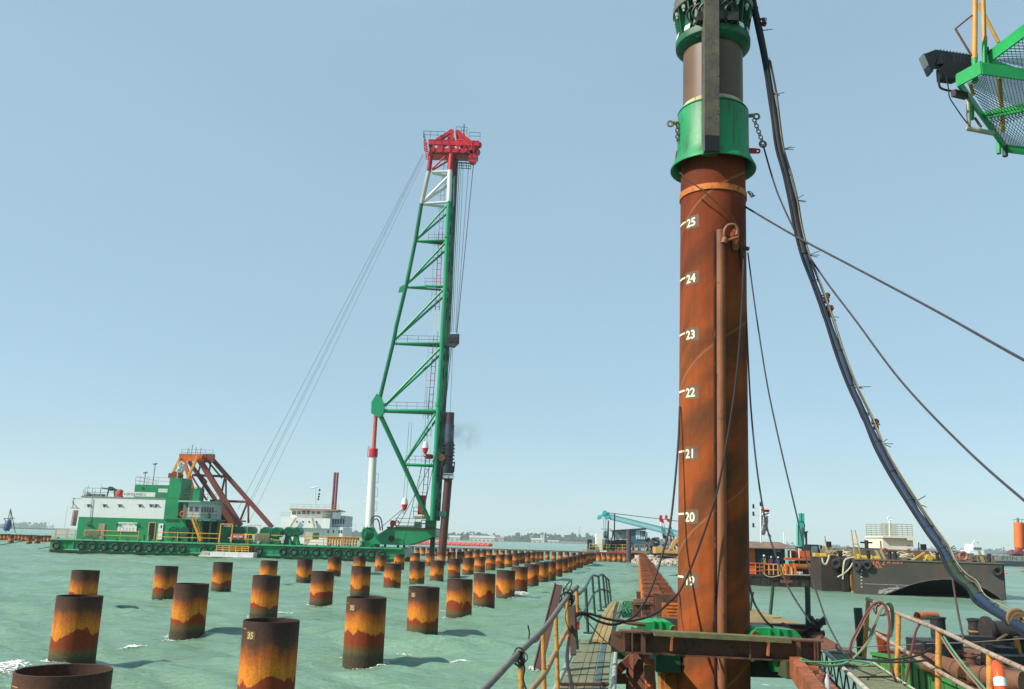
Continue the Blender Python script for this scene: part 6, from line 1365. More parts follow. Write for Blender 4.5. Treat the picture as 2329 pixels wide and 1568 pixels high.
# ================================================================ FAR SHIPS ON THE RIGHT
def farship():
    Y = 380; t = thing('far_ship', at(2180, 1262, Y+30), 'distant white ship superstructure beyond the black barge', 'ship')
    def b(px0, px1, pyT, pyB, nm, mt, Yo=0, dy=8): a, c, e, f = rect(px0, px1, pyT, pyB, Y+Yo); m = MB(); m.box(a, c, Y+Yo, Y+Yo+dy, e, f); m.build(nm, mt, t)
    W2 = paint('far_white', (234,240,244), .5, var=.04)
    b(2206, 2239, 1252, 1275, 'hull', W2, 30); b(2213, 2236, 1244, 1252, 'deckhouse', W2, 30); b(2215, 2226, 1238, 1244, 'bridge', W2, 30)
    m = MB(); q = at(2220,1238,Y+30); 
    for e, f in ((-1.6, 5.2), (1.2, 7.4)): m.beam(q+V(e,0,0), at(2219,1227,Y+30), .4, .4)
    m.beam(at(2215,1234,Y+30), at(2226,1234,Y+30), .4, .4); m.build('mast', W2, t)
    m = MB()
    for k in range(5): q = at(2216+k*3.6, 1247.5, Y+29.8); m.box(q.x-.25, q.x+.25, Y+29.8, Y+29.9, q.z-.5, q.z+.4)
    m.build('window_row', GLASS, t)
    Y2 = 260; t = thing('cement_barge', at(2310, 1290, Y2), 'dark hulled vessel with tall orange silos at the right edge', 'ship')
    a, c, e, f = rect(2262, 2440, 1278, 1292, Y2); m = MB(); m.box(a, c, Y2, Y2+14, -.5, f); m.build('hull', paint('ship_dark', (56,70,80), .6, var=.2), t)
    a, c, e, f = rect(2264, 2440, 1266, 1278, Y2+.5); m = MB(); m.box(a, c, Y2+.5, Y2+12, e, f); m.build('bulwark', paint('bulwark', (150,160,152), .7, var=.25, scale=.4, rust=.3), t)
    m = MB(); q = at(2278, 1274, Y2+.4)
    text_on(m, 'FTIN 1', 1.5, V(q.x, Y2+.45, q.z), (1,0,0), (0,0,1), 0, 1.5); m.build('lettering', paint('ship_ink', (90,96,90), .7), t)
    m = MB(); 
    for px in (2283, 2300, 2292): q = at(px, 1268, Y2+3); m.tube(q, at(px, 1244 if px == 2283 else 1258, Y2+3), .12, 6)
    m.beam(at(2268,1259,Y2+3), at(2300,1260,Y2+3), .15, .15); m.build('stanchion', GREYP, t)
    SO = paint('silo_orange', (238,116,52), .45, var=.1, scale=.3)
    for j, px in enumerate((2315.5, 2333)):
        q = at(px, 1189, Y2+5); q0_ = at(px+1.8, 1246, Y2+5); r = 1.25; s_ = at(px+2, 1254, Y2+5)
        m = MB(); m.tube(q0_, q, r, 20); m.tube(s_, q0_, .5, 16, r); m.build('silo', SO, t, smooth=1)
        m = MB(); 
        for k in range(6): an = k*PI/3; u_ = V(math.cos(an)*r, math.sin(an)*r, 0); m.tube(q+u_, q+u_+V(0,0,.9), .05, 5)
        m.torus(q+V(0,0,.9), (0,0,1), r, .05, 16, 5); m.tube(q, q+V(0,0,1.4), .35, 8); m.build('top_rail', paint('rail_green2', (90,150,120), .6), t)
        m = MB()
        for k in range(4): an = k*PI/2+.5; u_ = V(math.cos(an)*r*.9, math.sin(an)*r*.9, 0); m.beam(q0_+u_, V(q0_.x+u_.x, q0_.y+u_.y, f-1), .14, .14)
        m.build('silo_leg', SO, t)
    rnd = random.Random(6); m = MB()
    for k in range(60): q = at(2300+rnd.random()*28, 1254+rnd.random()*14, Y2+3+rnd.random()*2); w_ = rnd.uniform(.1,.6); m.box(q.x-w_, q.x+w_, q.y, q.y+.5, q.z-.5, q.z+rnd.uniform(0,.7))
    m.build('deck_plant', paint('plant_mix', (140,120,116), .7, var=.5, scale=.8, rust=.3), t)
    a, c, e, f = rect(2300, 2330, 1255, 1257, Y2+3); m = MB(); m.prism([V(a, Y2+2, e-.5), V(c, Y2+2, e-.5), V(c, Y2+2, f), V((a+c)/2, Y2+2, f+.5)], (0,5,0)); m.build('red_roof', paint('roof_maroon', (120,60,60), .6), t)
farship()
for (px, py, lab, mt, r) in ((2287, 1305, 'small orange buoy floating right of the black barge', ORANGE, .28), (2326, 1301, 'tiny dark float at the right edge of the water', GREYP, .2)):
    q = atz(px, py, .05); m = MB(); m.lathe([(0,-.2),(r*.8,-.12),(r,.05),(r*.7,.22),(0,.3)], q, n=12); m.tube(q+V(0,0,.25), q+V(.02,0,.6), .03, 6); m.torus(q+V(-.35,0,.0), (0,0,1), .2, .05, 10, 5); m.build('buoy', mt, smooth=1, label=lab, cat='buoy')
q = atz(1532.5, 1309.5, 0); m = MB(); m.prism([q+V(-.6,0,0), q+V(.3,0,.1), q+V(.7,0,.22), q+V(.8,0,.08), q+V(.2,0,-.05)], (0,.3,0)); m.build('drifting_log', paint('wet_wood', (60,60,62), .8), label='dark piece of driftwood in the calm water right of the wall', cat='driftwood')

# ================================================================ BIG PILE AND HAMMER IN THE FOREGROUND
PY = 14.4
pb_ = at(1622.8, 1500, PY); pt_ = at(1621.5, 460, PY)
ax = (pt_-pb_).normalized()
def pat(py): return at(1621.5 + (py-460)*1.3/1040, py, PY)     # a point on the pile axis
FPR = .555
GP = thing('marked_pile', V(pb_.x - ax.x*(pb_.z+.8)/ax.z, pb_.y - ax.y*(pb_.z+.8)/ax.z, -.8), 'huge rusty foreground pile with white metre numbers 19 to 25 and a welded strip', 'pile')
org = GP.location.copy()
rot = Vector((0,0,1)).rotation_difference(ax).to_matrix()
def PC(x, y, z): return org + rot @ Vector((x, y, z))          # pile coordinates: z runs up the axis
def S_of(py): q = pat(py); return (q-org).dot(ax)
Lp = S_of(372)
m = MB().lathe([(FPR, 0), (FPR, Lp), (FPR-.02, Lp), (FPR-.02, Lp-1)], org, ax, n=96); m.build('pipe', M_RUSTP, GP, smooth=1)
AO = -.215
def cyl(a, r, z):
    a += AO; return PC(math.sin(a)*r, -math.cos(a)*r, z)
WN = paint('number_white', (240,236,206), .6, var=.08, scale=6); PT = paint('number_ground', (112,88,66), .75, var=.3, scale=3)
for num, py in ((25,525),(24,650),(23,775),(22,904),(21,1040),(20,1181),(19,1322.5)):
    z = S_of(py)-.065; a0 = -.90; grp = 'metre numbers'
    mm = MB(); vs = []; nn_ = 8
    for i in range(nn_+1):
        for zz in (-.05+.012*math.sin(i*2), .23+.015*math.sin(i*3)): vs.append(cyl(a0-.05+.52*i/nn_, FPR+.002, z+zz*.8))
    mm.add(vs, [(2*i, 2*i+2, 2*i+3, 2*i+1) for i in range(nn_)]); gpt = mm.build('number_ground', PT, GP)
    vs2, fs2 = text2d(str(num), .20, .005); mm = MB(); mm.add([cyl(a0 + p.x*1.0/FPR, FPR+.006, z + p.y) for p in vs2], fs2)
    # metre tick just before the number
    v3 = []; 
    for i in range(6):
        for zz in (.10, .132): v3.append(cyl(-1.38+.42*i/5, FPR+.006, z+zz))
    mm.add(v3, [(2*i, 2*i+2, 2*i+3, 2*i+1) for i in range(5)]); mm.build('metre_number', WN, GP)
# welded half round bar; plate edge coloured near-black for the groove's shade
zt_ = S_of(552); m = MB(); aS = math.asin((1634-1621)/ (2000*FPR/14.1)); 
m.tube(cyl(aS+.03, FPR+.045, 0), cyl(aS+.03, FPR+.045, zt_), .075, 16); m.build('welded_half_pipe', paint('half_pipe_rust', (150,92,58), .7, var=.3, scale=1.5, rust=.35, rustc=(104,66,46), streak=.3), GP, smooth=1)
m = MB(); m.beam(cyl(aS-.135, FPR+.03, 0), cyl(aS-.135, FPR+.03, zt_), .022, .09, (0,1,0)); m.build('shaded_groove_strip', paint('strip_groove_shade', (44,26,22), .7, var=.3, rust=.4), GP)
# orange band
zb = S_of(452); m = MB(); m.lathe([(FPR+.0, -.05), (FPR+.02, -.05), (FPR+.02, .055), (FPR, .055)], org+ax*zb, ax, n=72); m.build('orange_band', paint('band_orange', (214,120,48), .7, var=.3, scale=3, rust=.4, rustc=(140,70,40)), GP, smooth=1)
# shackle and pad eye at the upper right
m = MB(); q = cyl(.62, FPR, S_of(566)); m.prism([q+V(-.02,-.06,-.22), q+V(.07,-.06,-.2), q+V(.09,-.06,.12), q+V(.0,-.06,.17), q+V(-.05,-.06,.1)], (0,.1,0)); m.build('pad_eye', BRIGHTR, GP)
sh = [q + V(-.17,-.16,-.12), q+V(-.19,-.18,.06), q+V(-.13,-.18,.17), q+V(-.03,-.18,.19), q+V(.03,-.17,.12), q+V(.02,-.16,.02)]
m = MB().path(sh, .026, 10, 5); m.tube(q+V(-.2,-.16,-.1), q+V(.04,-.16,-.02), .024, 10); m.tube(q+V(-.20,-.16,-.13), q+V(-.17,-.16,-.04), .05, 10); m.build('shackle', paint('shackle', (150,98,62), .6, rust=.4, scale=6), smooth=1, label='rusty bow shackle hooked on the pad eye of the numbered pile', cat='shackle')
m = MB(); q2 = cyl(.95, FPR, S_of(584)); m.tube(q2+V(-.02,-.06,.06), q2+V(-.0,-.06,-.2), .035, 10); m.tube(q2+V(-.0,-.06,-.2), q2+V(0,-.06,-.36), .028, 10); m.tube(q2+V(-.06,-.06,.03), q2+V(.12,-.06,.0), .035, 10); m.build('wire_socket', paint('socket_dark', (50,44,42), .6), smooth=1, label='dark wire rope socket with a yellow tag under the shackle', cat='rope socket')

# ---------------------------------------------------------------- hammer above the pile
NGD = paint('hammer_green_shaded', (12,104,64), .55, var=.4, scale=1.8, rust=.3, rustc=(36,44,34), bump=.2, streak=.6)  # darker copy of the hammer green, upper body's shade put into the colour
GH = thing('hydraulic_hammer', pat(372), 'green and dark piling hammer with bell-mouthed sleeve fitted over the numbered pile', 'piling hammer')
def hz(py): return S_of(py)
def lath(prof, name, mat, n=72, par=None):
    # profile given as (radius in metres, display row)
    return MB().lathe([(r, hz(py)) for r, py in prof], org, ax, n=n).build(name, mat, par or GH, smooth=35)
lath([(.60,262),(.615,265),(.62,352),(.64,362),(.69,376),(.735,386),(.74,388),(.735,390),(.70,388),(.60,372),(.57,360),(.57,310)], 'bell_sleeve', NGREEN)
lath([(.618,262),(.60,258),(.52,255)], 'sleeve_top', NGREEN)
lath([(.525,262),(.525,70)], 'inner_barrel', paint('barrel_brown', (112,84,62), .5, var=.25, scale=.8, rust=.2, rustc=(90,76,60), streak=.4))
lath([(.528,256),(.530,256),(.530,246),(.528,246)], 'pale_ring', paint('ring_cream', (206,194,150), .6, var=.3, scale=3, rust=.35, rustc=(90,76,60)))
lath([(.53,124),(.58,122),(.66,112),(.665,100),(.66,98),(.60,96),(.56,104),(.54,118)], 'lower_collar', NGD)
NGD = paint('hammer_green_shaded', (12,104,64), .55, var=.4, scale=1.8, rust=.3, rustc=(36,44,34), bump=.2, streak=.6)
lath([(.60,100),(.56,60),(.56,20)], 'ribbed_body', NGD)
FLG = paint('flange_steel', (110,108,96), .5, var=.3, scale=3, rust=.2)
lath([(.56,36),(.715,36),(.72,34),(.72,24),(.71,22),(.56,22)], 'flange', FLG); lath([(.56,20),(.70,20),(.70,8),(.56,8)], 'flange', FLG); lath([(.60,8),(.58,-40)], 'upper_body', NGD)
for k in range(16):
    a = k*2*PI/16 + .1; m = MB(); z0, z1 = hz(98), hz(36); w = .014
    for s_ in (-1, 1): pass
    def rp(r, z, s_): return cyl(a + s_*w/r, r, z)
    m.add([rp(.56,z0,-1), rp(.62,z0,-1), rp(.70,z1,-1), rp(.56,z1,-1), rp(.56,z0,1), rp(.62,z0,1), rp(.70,z1,1), rp(.56,z1,1)], [(0,3,2,1),(4,5,6,7),(0,1,5,4),(1,2,6,5),(2,3,7,6),(3,0,4,7)]); m.build('gusset', NGD, GH)
for k in range(16):
    a = k*2*PI/16 + .3; m = MB(); m.tube(cyl(a, .66, hz(52)), cyl(a, .66, hz(0)), .024, 8); m.tube(cyl(a, .66, hz(46)), cyl(a, .66, hz(38)), .04, 6); m.tube(cyl(a, .66, hz(7)), cyl(a, .66, hz(1)), .04, 6); m.build('stud_bolt', paint('bolt', (190,194,184), .35, metal=.4, rust=.2), GH, smooth=1)
# front guide bar
xg0, xg1 = at(1603, 200, PY-.75).x, at(1636, 200, PY-.75).x; w_ = xg1-xg0; 
ga_, gb_ = pat(-60), pat(388)
gc = Vector(((xg0+xg1)/2 - pat(200).x, 0, 0))
m = MB(); m.beam(gb_ + gc + V(0,-.66,0), ga_ + gc + V(0,-.66,0), w_, .26, (0,1,0)); m.build('guide_bar', paint('bar_grey', (100,94,80), .55, var=.4, scale=2.5, rust=.35, rustc=(38,42,36), bump=.4), GH)
m = MB(); gd = gb_.lerp(ga_, .07); m.beam(gb_ + gc + V(0,-.79,0), gd + gc + V(0,-.79,0), w_*.98, .02, (0,1,0)); m.build('greased_end', DARK, GH)
m = MB()
for py in (238, 275, 310): m.beam(pat(py)+gc+V(0,-.7,0), pat(py)+gc+V(0,-.5,0), w_*.9, .1, (0,0,1))
m.build('bracket', DARK, GH)
# hoses and fittings low on the ribbed body
m = MB()
rnd = random.Random(17)
for k in range(7):
    a = -.55 + k*.16; pts = [cyl(a, .68, hz(92)), cyl(a-.12, .74, hz(74)), cyl(a+.05, .76, hz(60)), cyl(a+.2, .73, hz(72)), cyl(a+.22, .68, hz(100))]; m.path(pts, .02, 7, 5)
m.path([cyl(-.5,.6,hz(110)), cyl(-.42,.62,hz(122)), cyl(-.3,.6,hz(112))], .015, 6, 4)
m.build('hydraulic_hose', paint('hose_dark', (44,42,38), .45), GH, smooth=1)
m = MB(); 
for a in (-.28, .12, .5): m.beam(cyl(a,.66,hz(96)), cyl(a,.66,hz(78)), .2, .16, (0,1,0))
m.build('valve_block', paint('valve', (58,56,48), .5, var=.4, scale=4), GH)
for a in (-1.25, 1.2, -.75, .85): m = MB(); m.add([cyl(a-.1,.668,hz(97)), cyl(a+.1,.668,hz(97)), cyl(a+.1,.65,hz(86)), cyl(a-.1,.65,hz(86))], [(0,1,2,3)]); m.build('white_plate', WHITE, GH)
# side lugs with ropes
for s_, py in ((1, 268), (-1, 277)):
    m = MB(); q = cyl(s_*PI/2, .62, hz(py)); m.tube(q, q+V(s_*.1,-.02,0), .035, 10); m.torus(q+V(s_*.13,-.02,-.02), (0,1,0), .05, .02, 12, 6); m.build('lifting_lug', paint('lug_grey', (140,130,110), .6, rust=.4), GH, smooth=1)
m = MB(); q = cyl(PI/2, .62, hz(347)); m.beam(q, q+V(.12,0,0), .02, .1); m.torus(q+V(.15,0,0), (0,1,0), .035, .018, 12, 6); m.build('red_lug', RED, GH, smooth=1)
m = MB(); q = cyl(-PI/2, .62, hz(347)); m.beam(q+V(0,0,.05), q+V(-.03,0,-.15), .03, .03); m.build('side_pin', BROWN, GH)
# ================================================================ ROPES, CABLES AND THE HOSE BUNDLE NEAR THE PILE
def ppath(pts, Y0, Y1=None):
    n = len(pts); out = []
    for i, q in enumerate(pts):
        Y = q[2] if len(q) > 2 else Y0 + ((Y1 if Y1 is not None else Y0) - Y0)*i/(n-1); out.append(at(q[0], q[1], Y))
    return out
NAVY = paint('hose_navy', (18,26,38), .7, var=.35, scale=1.2, bump=.3)
HBL = paint('hose_blue', (26,50,76), .75, var=.35, scale=1.0, rust=.15, rustc=(50,60,70), bump=.3)
HGR = paint('hose_green', (30,62,40), .75, var=.35, scale=1.0, bump=.3)
TUBE_HZ = [(1709,-20,14.2),(1716,20,14.2),(1727,70,14.2),(1741,140,14.1),(1753,215,14.0),(1763,275,13.9),(1773,340,13.8),(1788,400,13.7),(1801,455,13.6),(1814,520,13.5),(1830,580,13.3)]
TUBE_2 = [(1830,580,13.3),(1850,640,13.2),(1879,720,13.0),(1909,800,12.7),(1937,880,12.4),(1965,945,12.1),(1995,1008,11.8),(2030,1075,11.5),(2070,1142,11.2),(2110,1202,10.9),(2145,1252,10.6),(2162,1284,10.4)]
TUBE_3 = [(2162,1284,10.4),(2180,1312,10.2),(2205,1335,10.0),(2226,1358,9.8)]
TUBE_4 = [(2226,1358,9.8),(2258,1385,9.5),(2298,1412,9.1),(2345,1440,8.7),(2480,1520,8.2),(2600,1640,8.0)]
HT_ = thing('hose_bundle', at(*TUBE_4[-1]), 'thick blue and green hose bundle hanging from the hammer down to the right', 'hose bundle')
rnd = random.Random(4)
MB().path(ppath(TUBE_HZ, 0), .062, 12, 6, rf=lambda t: .85+.35*abs(math.sin(t*9))*.4+.1*t).build('upper_sleeve', NAVY, HT_, smooth=1)
MB().path(ppath(TUBE_2, 0), .047, 12, 6, rf=lambda t: 1+.10*math.sin(t*47)+.06*math.sin(t*113)).build('blue_sleeve', HBL, HT_, smooth=1)
MB().path(ppath(TUBE_3, 0), .048, 12, 6).build('green_sleeve', HGR, HT_, smooth=1)
MB().path(ppath(TUBE_4, 0), .048, 12, 6).build('blue_sleeve', HBL, HT_, smooth=1)
for dx, dz, nm, mt, r in ((.055, .0, 'side_rope', paint('rope_grey', (104,96,82), .85, var=.35, scale=8), .010), (.066, -.02, 'side_hose', paint('hose_black', (32,34,36), .5), .02), (.055, .045, 'side_rope', paint('rope_white', (150,144,124), .8, var=.3, scale=6), .006), (-.06, -.03, 'side_hose', NAVY, .018)):
    pts = []; full = TUBE_HZ[3:] + TUBE_2[1:] + TUBE_3[1:] + TUBE_4[1:]
    for k, q in enumerate(full): pts.append(at(*q) + V(dx + .015*math.sin(k*1.7), -.05, dz + .02*math.sin(k*2.3)))
    MB().path(pts, r, 6, 5).build(nm, mt, HT_, smooth=1)
full = TUBE_HZ + TUBE_2[1:] + TUBE_3[1:] + TUBE_4[1:]
cen = smooth([at(*q) for q in full], 6)
m = MB()
for k in range(6, len(cen)-4, 6):
    d = (cen[k+1]-cen[k-1]).normalized(); m.torus(cen[k] + V(.01,0,0), d, .056, .006, 14, 5)
    if k % 12 == 0:
        for j in range(3): e = V(rnd.uniform(.06,.2), rnd.uniform(-.05,.05), rnd.uniform(-.06,.09)); m.tube(cen[k]+V(.06,0,0), cen[k]+V(.06,0,0)+e, .006, 4)
m.build('lashing', paint('lashing', (66,58,56), .8, var=.4), HT_, smooth=1)
m = MB()
for k in (10, 69, 71, 92): 
    c = cen[min(k, len(cen)-1)] + V(.09,-.02,0)
    for j in range(9): m.torus(c + V(rnd.uniform(-.03,.03), rnd.uniform(-.03,.03), rnd.uniform(-.05,.05)), (rnd.gauss(0,1), rnd.gauss(0,1), rnd.gauss(0,1)), .035, .010, 10, 5)
m.build('knot', paint('knot_brown', (104,74,58), .85, var=.3), HT_, smooth=1)
c = at(2318, 1408, 9.0); m = MB()
for j in range(7): m.torus(at(2309+j*2, 1403+j*2.5, 9.0), (at(2345,1440,8.7)-at(2298,1412,9.1)), .07+.008*(j % 3), .018, 14, 6)
m.build('rope_binding', paint('binding_tan', (150,120,84), .85, var=.35, scale=10, bump=.5), HT_, smooth=1)
RG = paint('wire_rope', (66,64,70), .6, var=.35, scale=14, bump=.5); BRN = paint('brown_rope', (96,62,46), .7, var=.3, scale=10)
def wire(pts, r, label, Y0=14, Y1=None, mat=RG, cat='wire rope', nm='wire_rope', n=7, sub=7): return MB().path(ppath(pts, Y0, Y1), r, n, sub).build(nm, mat, smooth=1, label=label, cat=cat)
wire([(1694,470,14.2),(1810,538,13.4),(1950,612,12.4),(2130,708,11),(2345,828,9),(2700,1010,7)], .017, 'wire rope running from the upper pile straight to the right frame edge')
SLG = thing('sling', at(1716, 272, 14.3), 'chain and wire sling from the right lug of the green sleeve towards lower right', 'sling')
m = MB(); a = at(1716,274,14.3); b = at(1735,326,14.2)
for k in range(9): q = a.lerp(b, k/8); m.torus(q, (1,.2,0) if k % 2 else (0,1,.3), .032, .011, 10, 5)
m.torus(b+V(0,0,-.02), (0,1,0), .055, .02, 12, 6); m.build('chain', paint('chain_pale', (130,124,112), .5, var=.3, rust=.3), SLG, smooth=1)
MB().path(ppath([(1736,332,14.2),(1765,430,14.0),(1800,510,13.7),(1832,570,13.5),(1880,642,13.1),(1945,728,12.5),(2050,868,11.5),(2190,1015,10.2),(2345,1152,9),(2640,1390,7.6)], 14), .015, 7, 7).build('wire_leg', RG, SLG, smooth=1)
m = MB(); a = at(1540,282,14.3); b = at(1541,318,14.3)
for k in range(6): q = a.lerp(b, k/5); m.torus(q, (1,.2,0) if k % 2 else (0,1,.3), .03, .012, 10, 5)
m.build('chain', paint('chain_rust', (110,80,66), .6, rust=.3), smooth=1, label='short rusty chain hanging from the left lug of the green sleeve', cat='chain')
wire([(1701,575,13.95),(1712,660,13.9),(1728,770,13.8),(1746,880,13.7),(1768,985,13.6),(1790,1080,13.5),(1812,1172,13.4),(1836,1280,13.2),(1858,1350,13),(1880,1412,12.8),(1902,1456,12.6),(1922,1490,12.4)], .012, 'thin cable from the shackle dropping past the turquoise excavator to the walkway')
wire([(1697,700,14.2),(1701,800,14.1),(1708,930,14.0),(1722,1070,13.9),(1742,1190,13.8),(1765,1265,13.7),(1795,1340,13.5),(1838,1408,13.3),(1846,1418,13.3)], .014, 'dark cable hanging close beside the right flank of the numbered pile')
wire([(1701,1262,13.6),(1703,1320,13.6),(1715,1370,13.6),(1738,1408,13.5),(1758,1428,13.5)], .016, 'black cable sagging behind the big pile towards the green clamp', mat=DARK)
wire([(1546,393,13.75),(1565,410,13.7),(1600,435,13.65),(1640,470,13.65),(1670,500,13.7),(1680,528,13.78)], .012, 'thin brown rope draped across the pile front below the bell', mat=BRN, cat='rope', nm='rope')
for k, s_ in ((0, 1), ):
    m = MB(); q = at(1700,436,14.3)
    for j in range(4): m.path([q, q+V(.03+.01*j,0,-.03*j), q+V(.08,.02*j,-.02-.02*j), q+V(.1+.01*j,0,-.07)], .008, 5, 3)
    m.build('frayed_rope', BRN, smooth=1, label='frayed rope end sticking out right of the orange band', cat='rope')
wire([(2163,1288,10.4),(2170,1340,10.2),(2180,1400,10),(2192,1458,9.8)], .012, 'rope hanging from the bundle bend down to the bollard deck', mat=paint('rope_dkbrown', (84,66,60), .8, var=.3, scale=10), cat='rope', nm='rope')
# tagline from socket down across the pile, joining the loop over the handrail
HOSE_D = paint('black_hose', (46,36,34), .45, var=.2, scale=4)
wire([(1691,590,13.75),(1689,650,13.7),(1683,760,13.68),(1674,860,13.66),(1662,950,13.62),(1646,1045,13.6),(1628,1130,13.6),(1600,1215,13.6),(1572,1290,13.6),(1545,1346,13.6),(1522,1370,13.4),(1500,1390,13.2),(1470,1405,13),(1430,1413,12.8),(1390,1410,12.5),(1360,1402,12.3),(1340,1396,12.1),(1318,1394.5,11.9),(1305,1403,11.7),(1297,1434,11.4),(1293,1465,11.0),(1291,1505,10.4),(1297,1545,9.9),(1303,1590,9.5)], .017, 'black hose from the wire socket across the pile looping over the walkway rail', mat=HOSE_D, cat='hose', nm='hose', n=8)
wire([(1546,925,14.3),(1543,1000,14.2),(1535,1100,14.1),(1524,1195,14.0),(1508,1256,13.8),(1490,1314,13.6),(1472,1360,13.4),(1450,1394,13.1),(1430,1410,12.9),(1396,1421,12.6),(1362,1414,12.3),(1335,1400,12.1),(1316,1399,11.9),(1302,1412,11.7),(1294,1450,11.2),(1289,1500,10.5),(1298,1544,9.9),(1308,1590,9.5)], .017, 'black hose from behind the left pile edge looping onto the walkway', mat=HOSE_D, cat='hose', nm='hose', n=8)
wire([(1546,1352,13.6),(1550,1400,13.55),(1555,1436,13.5)], .009, 'thin cord hanging down the left edge of the numbered pile', mat=BRN, cat='cord', nm='cord')
# ================================================================ PILE GUIDE FRAME
GF = thing('guide_frame', at(1640, 1500, 13.2), 'brown steel guide frame with a green topped beam crossing before the pile', 'guide frame')
FB_ = paint('frame_brown', (110,74,54), .7, var=.35, scale=1.6, rust=.45, rustc=(66,46,38), bump=.3)
fz = lambda px, py, Y=13.15: at(px, py, Y)
a, b = fz(1409,1458), fz(1867,1481); m = MB(); m.ibeam(a, b, .28, .30, .022)
for px in (1416, 1435, 1700, 1846, 1852): q = a.lerp(b, (px-1409)/(1867-1409)); m.beam(q+V(0,-.135,-.13), q+V(0,-.135,.13), .02, .02)
m.beam(a+V(.0,-.1,-.14), a+V(.0,-.1,.14), .02, .26); m.beam(a+V(.32,-.12,-.14), a+V(.32,-.12,.14), .03, .06); m.beam(b+V(-.36,-.12,-.14), b+V(-.36,-.12,.14), .03, .06)
m.build('front_beam', FB_, GF)
a2, b2 = fz(1485,1439,13.05), fz(1794,1456,13.05); m = MB(); m.beam(a2, b2, .26, .065); m.build('top_plank', paint('mossy_plank', (112,116,78), .85, var=.35, scale=3, rust=.4, rustc=(126,84,64), bump=.5), GF)
m = MB()
for px, y0_, y1_ in ((1528,1446,1481),(1748,1457,1492)): m.beam(fz(px,y0_,12.95), fz(px-1.5,y1_,12.95), .045, .03); m.torus(fz(px,y0_+3,12.93), (0,1,0), .02, .01, 10, 5)
m.build('hanger_strap', paint('strap_orange', (176,104,52), .7, rust=.4), GF)
# rear beam and side beams round the pile
a, b = at(1440,1424,15.6), at(1850,1440,15.6); m = MB(); m.ibeam(a+V(0,0,.0), b, .26, .26, .02); m.ibeam(at(1449,1457,13.3), at(1452,1432,15.6), .2, .24, .02); m.ibeam(at(1800,1476,13.3), at(1790,1448,15.6), .2, .24, .02); m.build('rear_beam', FB_, GF)
NG2 = paint('clamp_green', (30,160,84), .45, var=.2, scale=2, rust=.2, rustc=(80,84,60), bump=.1)
def clamp(px0, px1, pyT, pyB, Y, flip):
    q0, q1 = at(px0, pyB, Y), at(px1, pyB, Y); h = at(px0, pyT, Y).z - q0.z; m = MB()
    w = q1.x-q0.x; s = -1 if flip else 1
    base = q0 if not flip else q1
    m.prism([base, base+V(s*w*.12,0,h*.8), base+V(s*w*.5,0,h), base+V(s*w*.84,0,h), base+V(s*w,0,h*.3), base+V(s*w,0,0)], (0, .6, 0))
    for t in (.45, .62): m.box(base.x+s*w*t-.012, base.x+s*w*t+.012, Y-.03, Y+.62, q0.z, q0.z+h*1.12)
    m.tube(base+V(s*w*.9,-.05,h*.3), base+V(s*w*.9,.6,h*.3), h*.42, 14)
    c = m.build('clamp', NG2, GF, smooth=1)
    mm = MB(); mm.torus(base+V(s*w*.9,-.06,h*.3), (0,1,0), h*.3, .015, 14, 6); mm.tube(base+V(s*w*.9,-.09,h*.3), base+V(s*w*.9,-.05,h*.3), h*.16, 10); mm.build('roller', BROWN, c, smooth=1)
clamp(1443, 1541, 1413, 1435, 14.0, False); clamp(1704, 1826, 1431, 1453, 13.9, True)
m = MB(); m.beam(at(1466,1411,15.0), at(1548,1416,15.0), .3, .12); m.build('dark_crosspiece', paint('cross_dark', (70,72,62), .8, rust=.4), GF)
DG2 = paint('box_green', (18,92,60), .6, var=.35, scale=2, rust=.25, rustc=(50,60,44))
def fbox(px0, px1, pyT, pyB, Y, dy, name, mat, parent=GF):
    q0, q1 = at(px0,(pyT+pyB)/2,Y), at(px1,(pyT+pyB)/2,Y); m = MB().box(q0.x, q1.x, Y, Y+dy, at(px0,pyB,Y).z, at(px0,pyT,Y).z); return m.build(name, mat, parent)
fbox(1492,1548,1484,1529,14.2,.8,'jack_box', DG2); fbox(1694,1792,1492,1540,14.4,.9,'jack_box', paint('box_black', (16,22,20), .6)); fbox(1758,1779,1492,1528,14.1,.25,'jack_plate', NG2)
fbox(1399,1440,1484,1500,14.8,.3,'side_bracket', DG2); fbox(1788,1806,1496,1545,13.7,.5,'side_bracket', paint('mossy_green', (76,86,54), .8))
fbox(1707,1716,1490,1505,14.1,.1,'switch_box', paint('cream_switch', (190,170,130), .6))
m = MB(); m.ibeam(at(1450,1486,13.9), at(1450,1640,13.2), .3, .24, .02, (0,1,0)); m.build('leg_column', FB_, GF)
m = MB(); m.beam(at(1476,1500,13.6), at(1482,1600,13.2), .15, .05, (0,1,0)); m.build('board', BRIGHTR, GF)
m = MB(); m.beam(at(1474,1512,13.4), at(1480,1556,13.4), .13, .12, (0,1,0)); m.build('timber_block', paint('timber_block', (122,86,62), .8, var=.3, scale=4, bump=.4), GF)
m = MB(); m.beam(at(1398,1532,13.8), at(1438,1495,13.8), .07, .12); m.beam(at(1392,1544,14.0), at(1440,1544,14.0), .08, .14); m.beam(at(1438,1478,13.6), at(1436,1572,13.4), .05, .08); m.build('diagonal_brace', paint('brace_rust', (124,66,44), .75, rust=.4, bump=.3), GF)
m = MB(); m.prism([at(1502,1530,14.6), at(1540,1530,14.6), at(1540,1600,14.6), at(1506,1600,14.6)], (0,.3,0)); 
for k in range(9): m.beam(at(1512+k*3,1532,14.5), at(1516+k*3.5,1580,14.4), .03, .05)
m.build('cable_tray', paint('tray_orange', (200,128,44), .7, var=.4, rust=.4, rustc=(110,60,30)), GF)
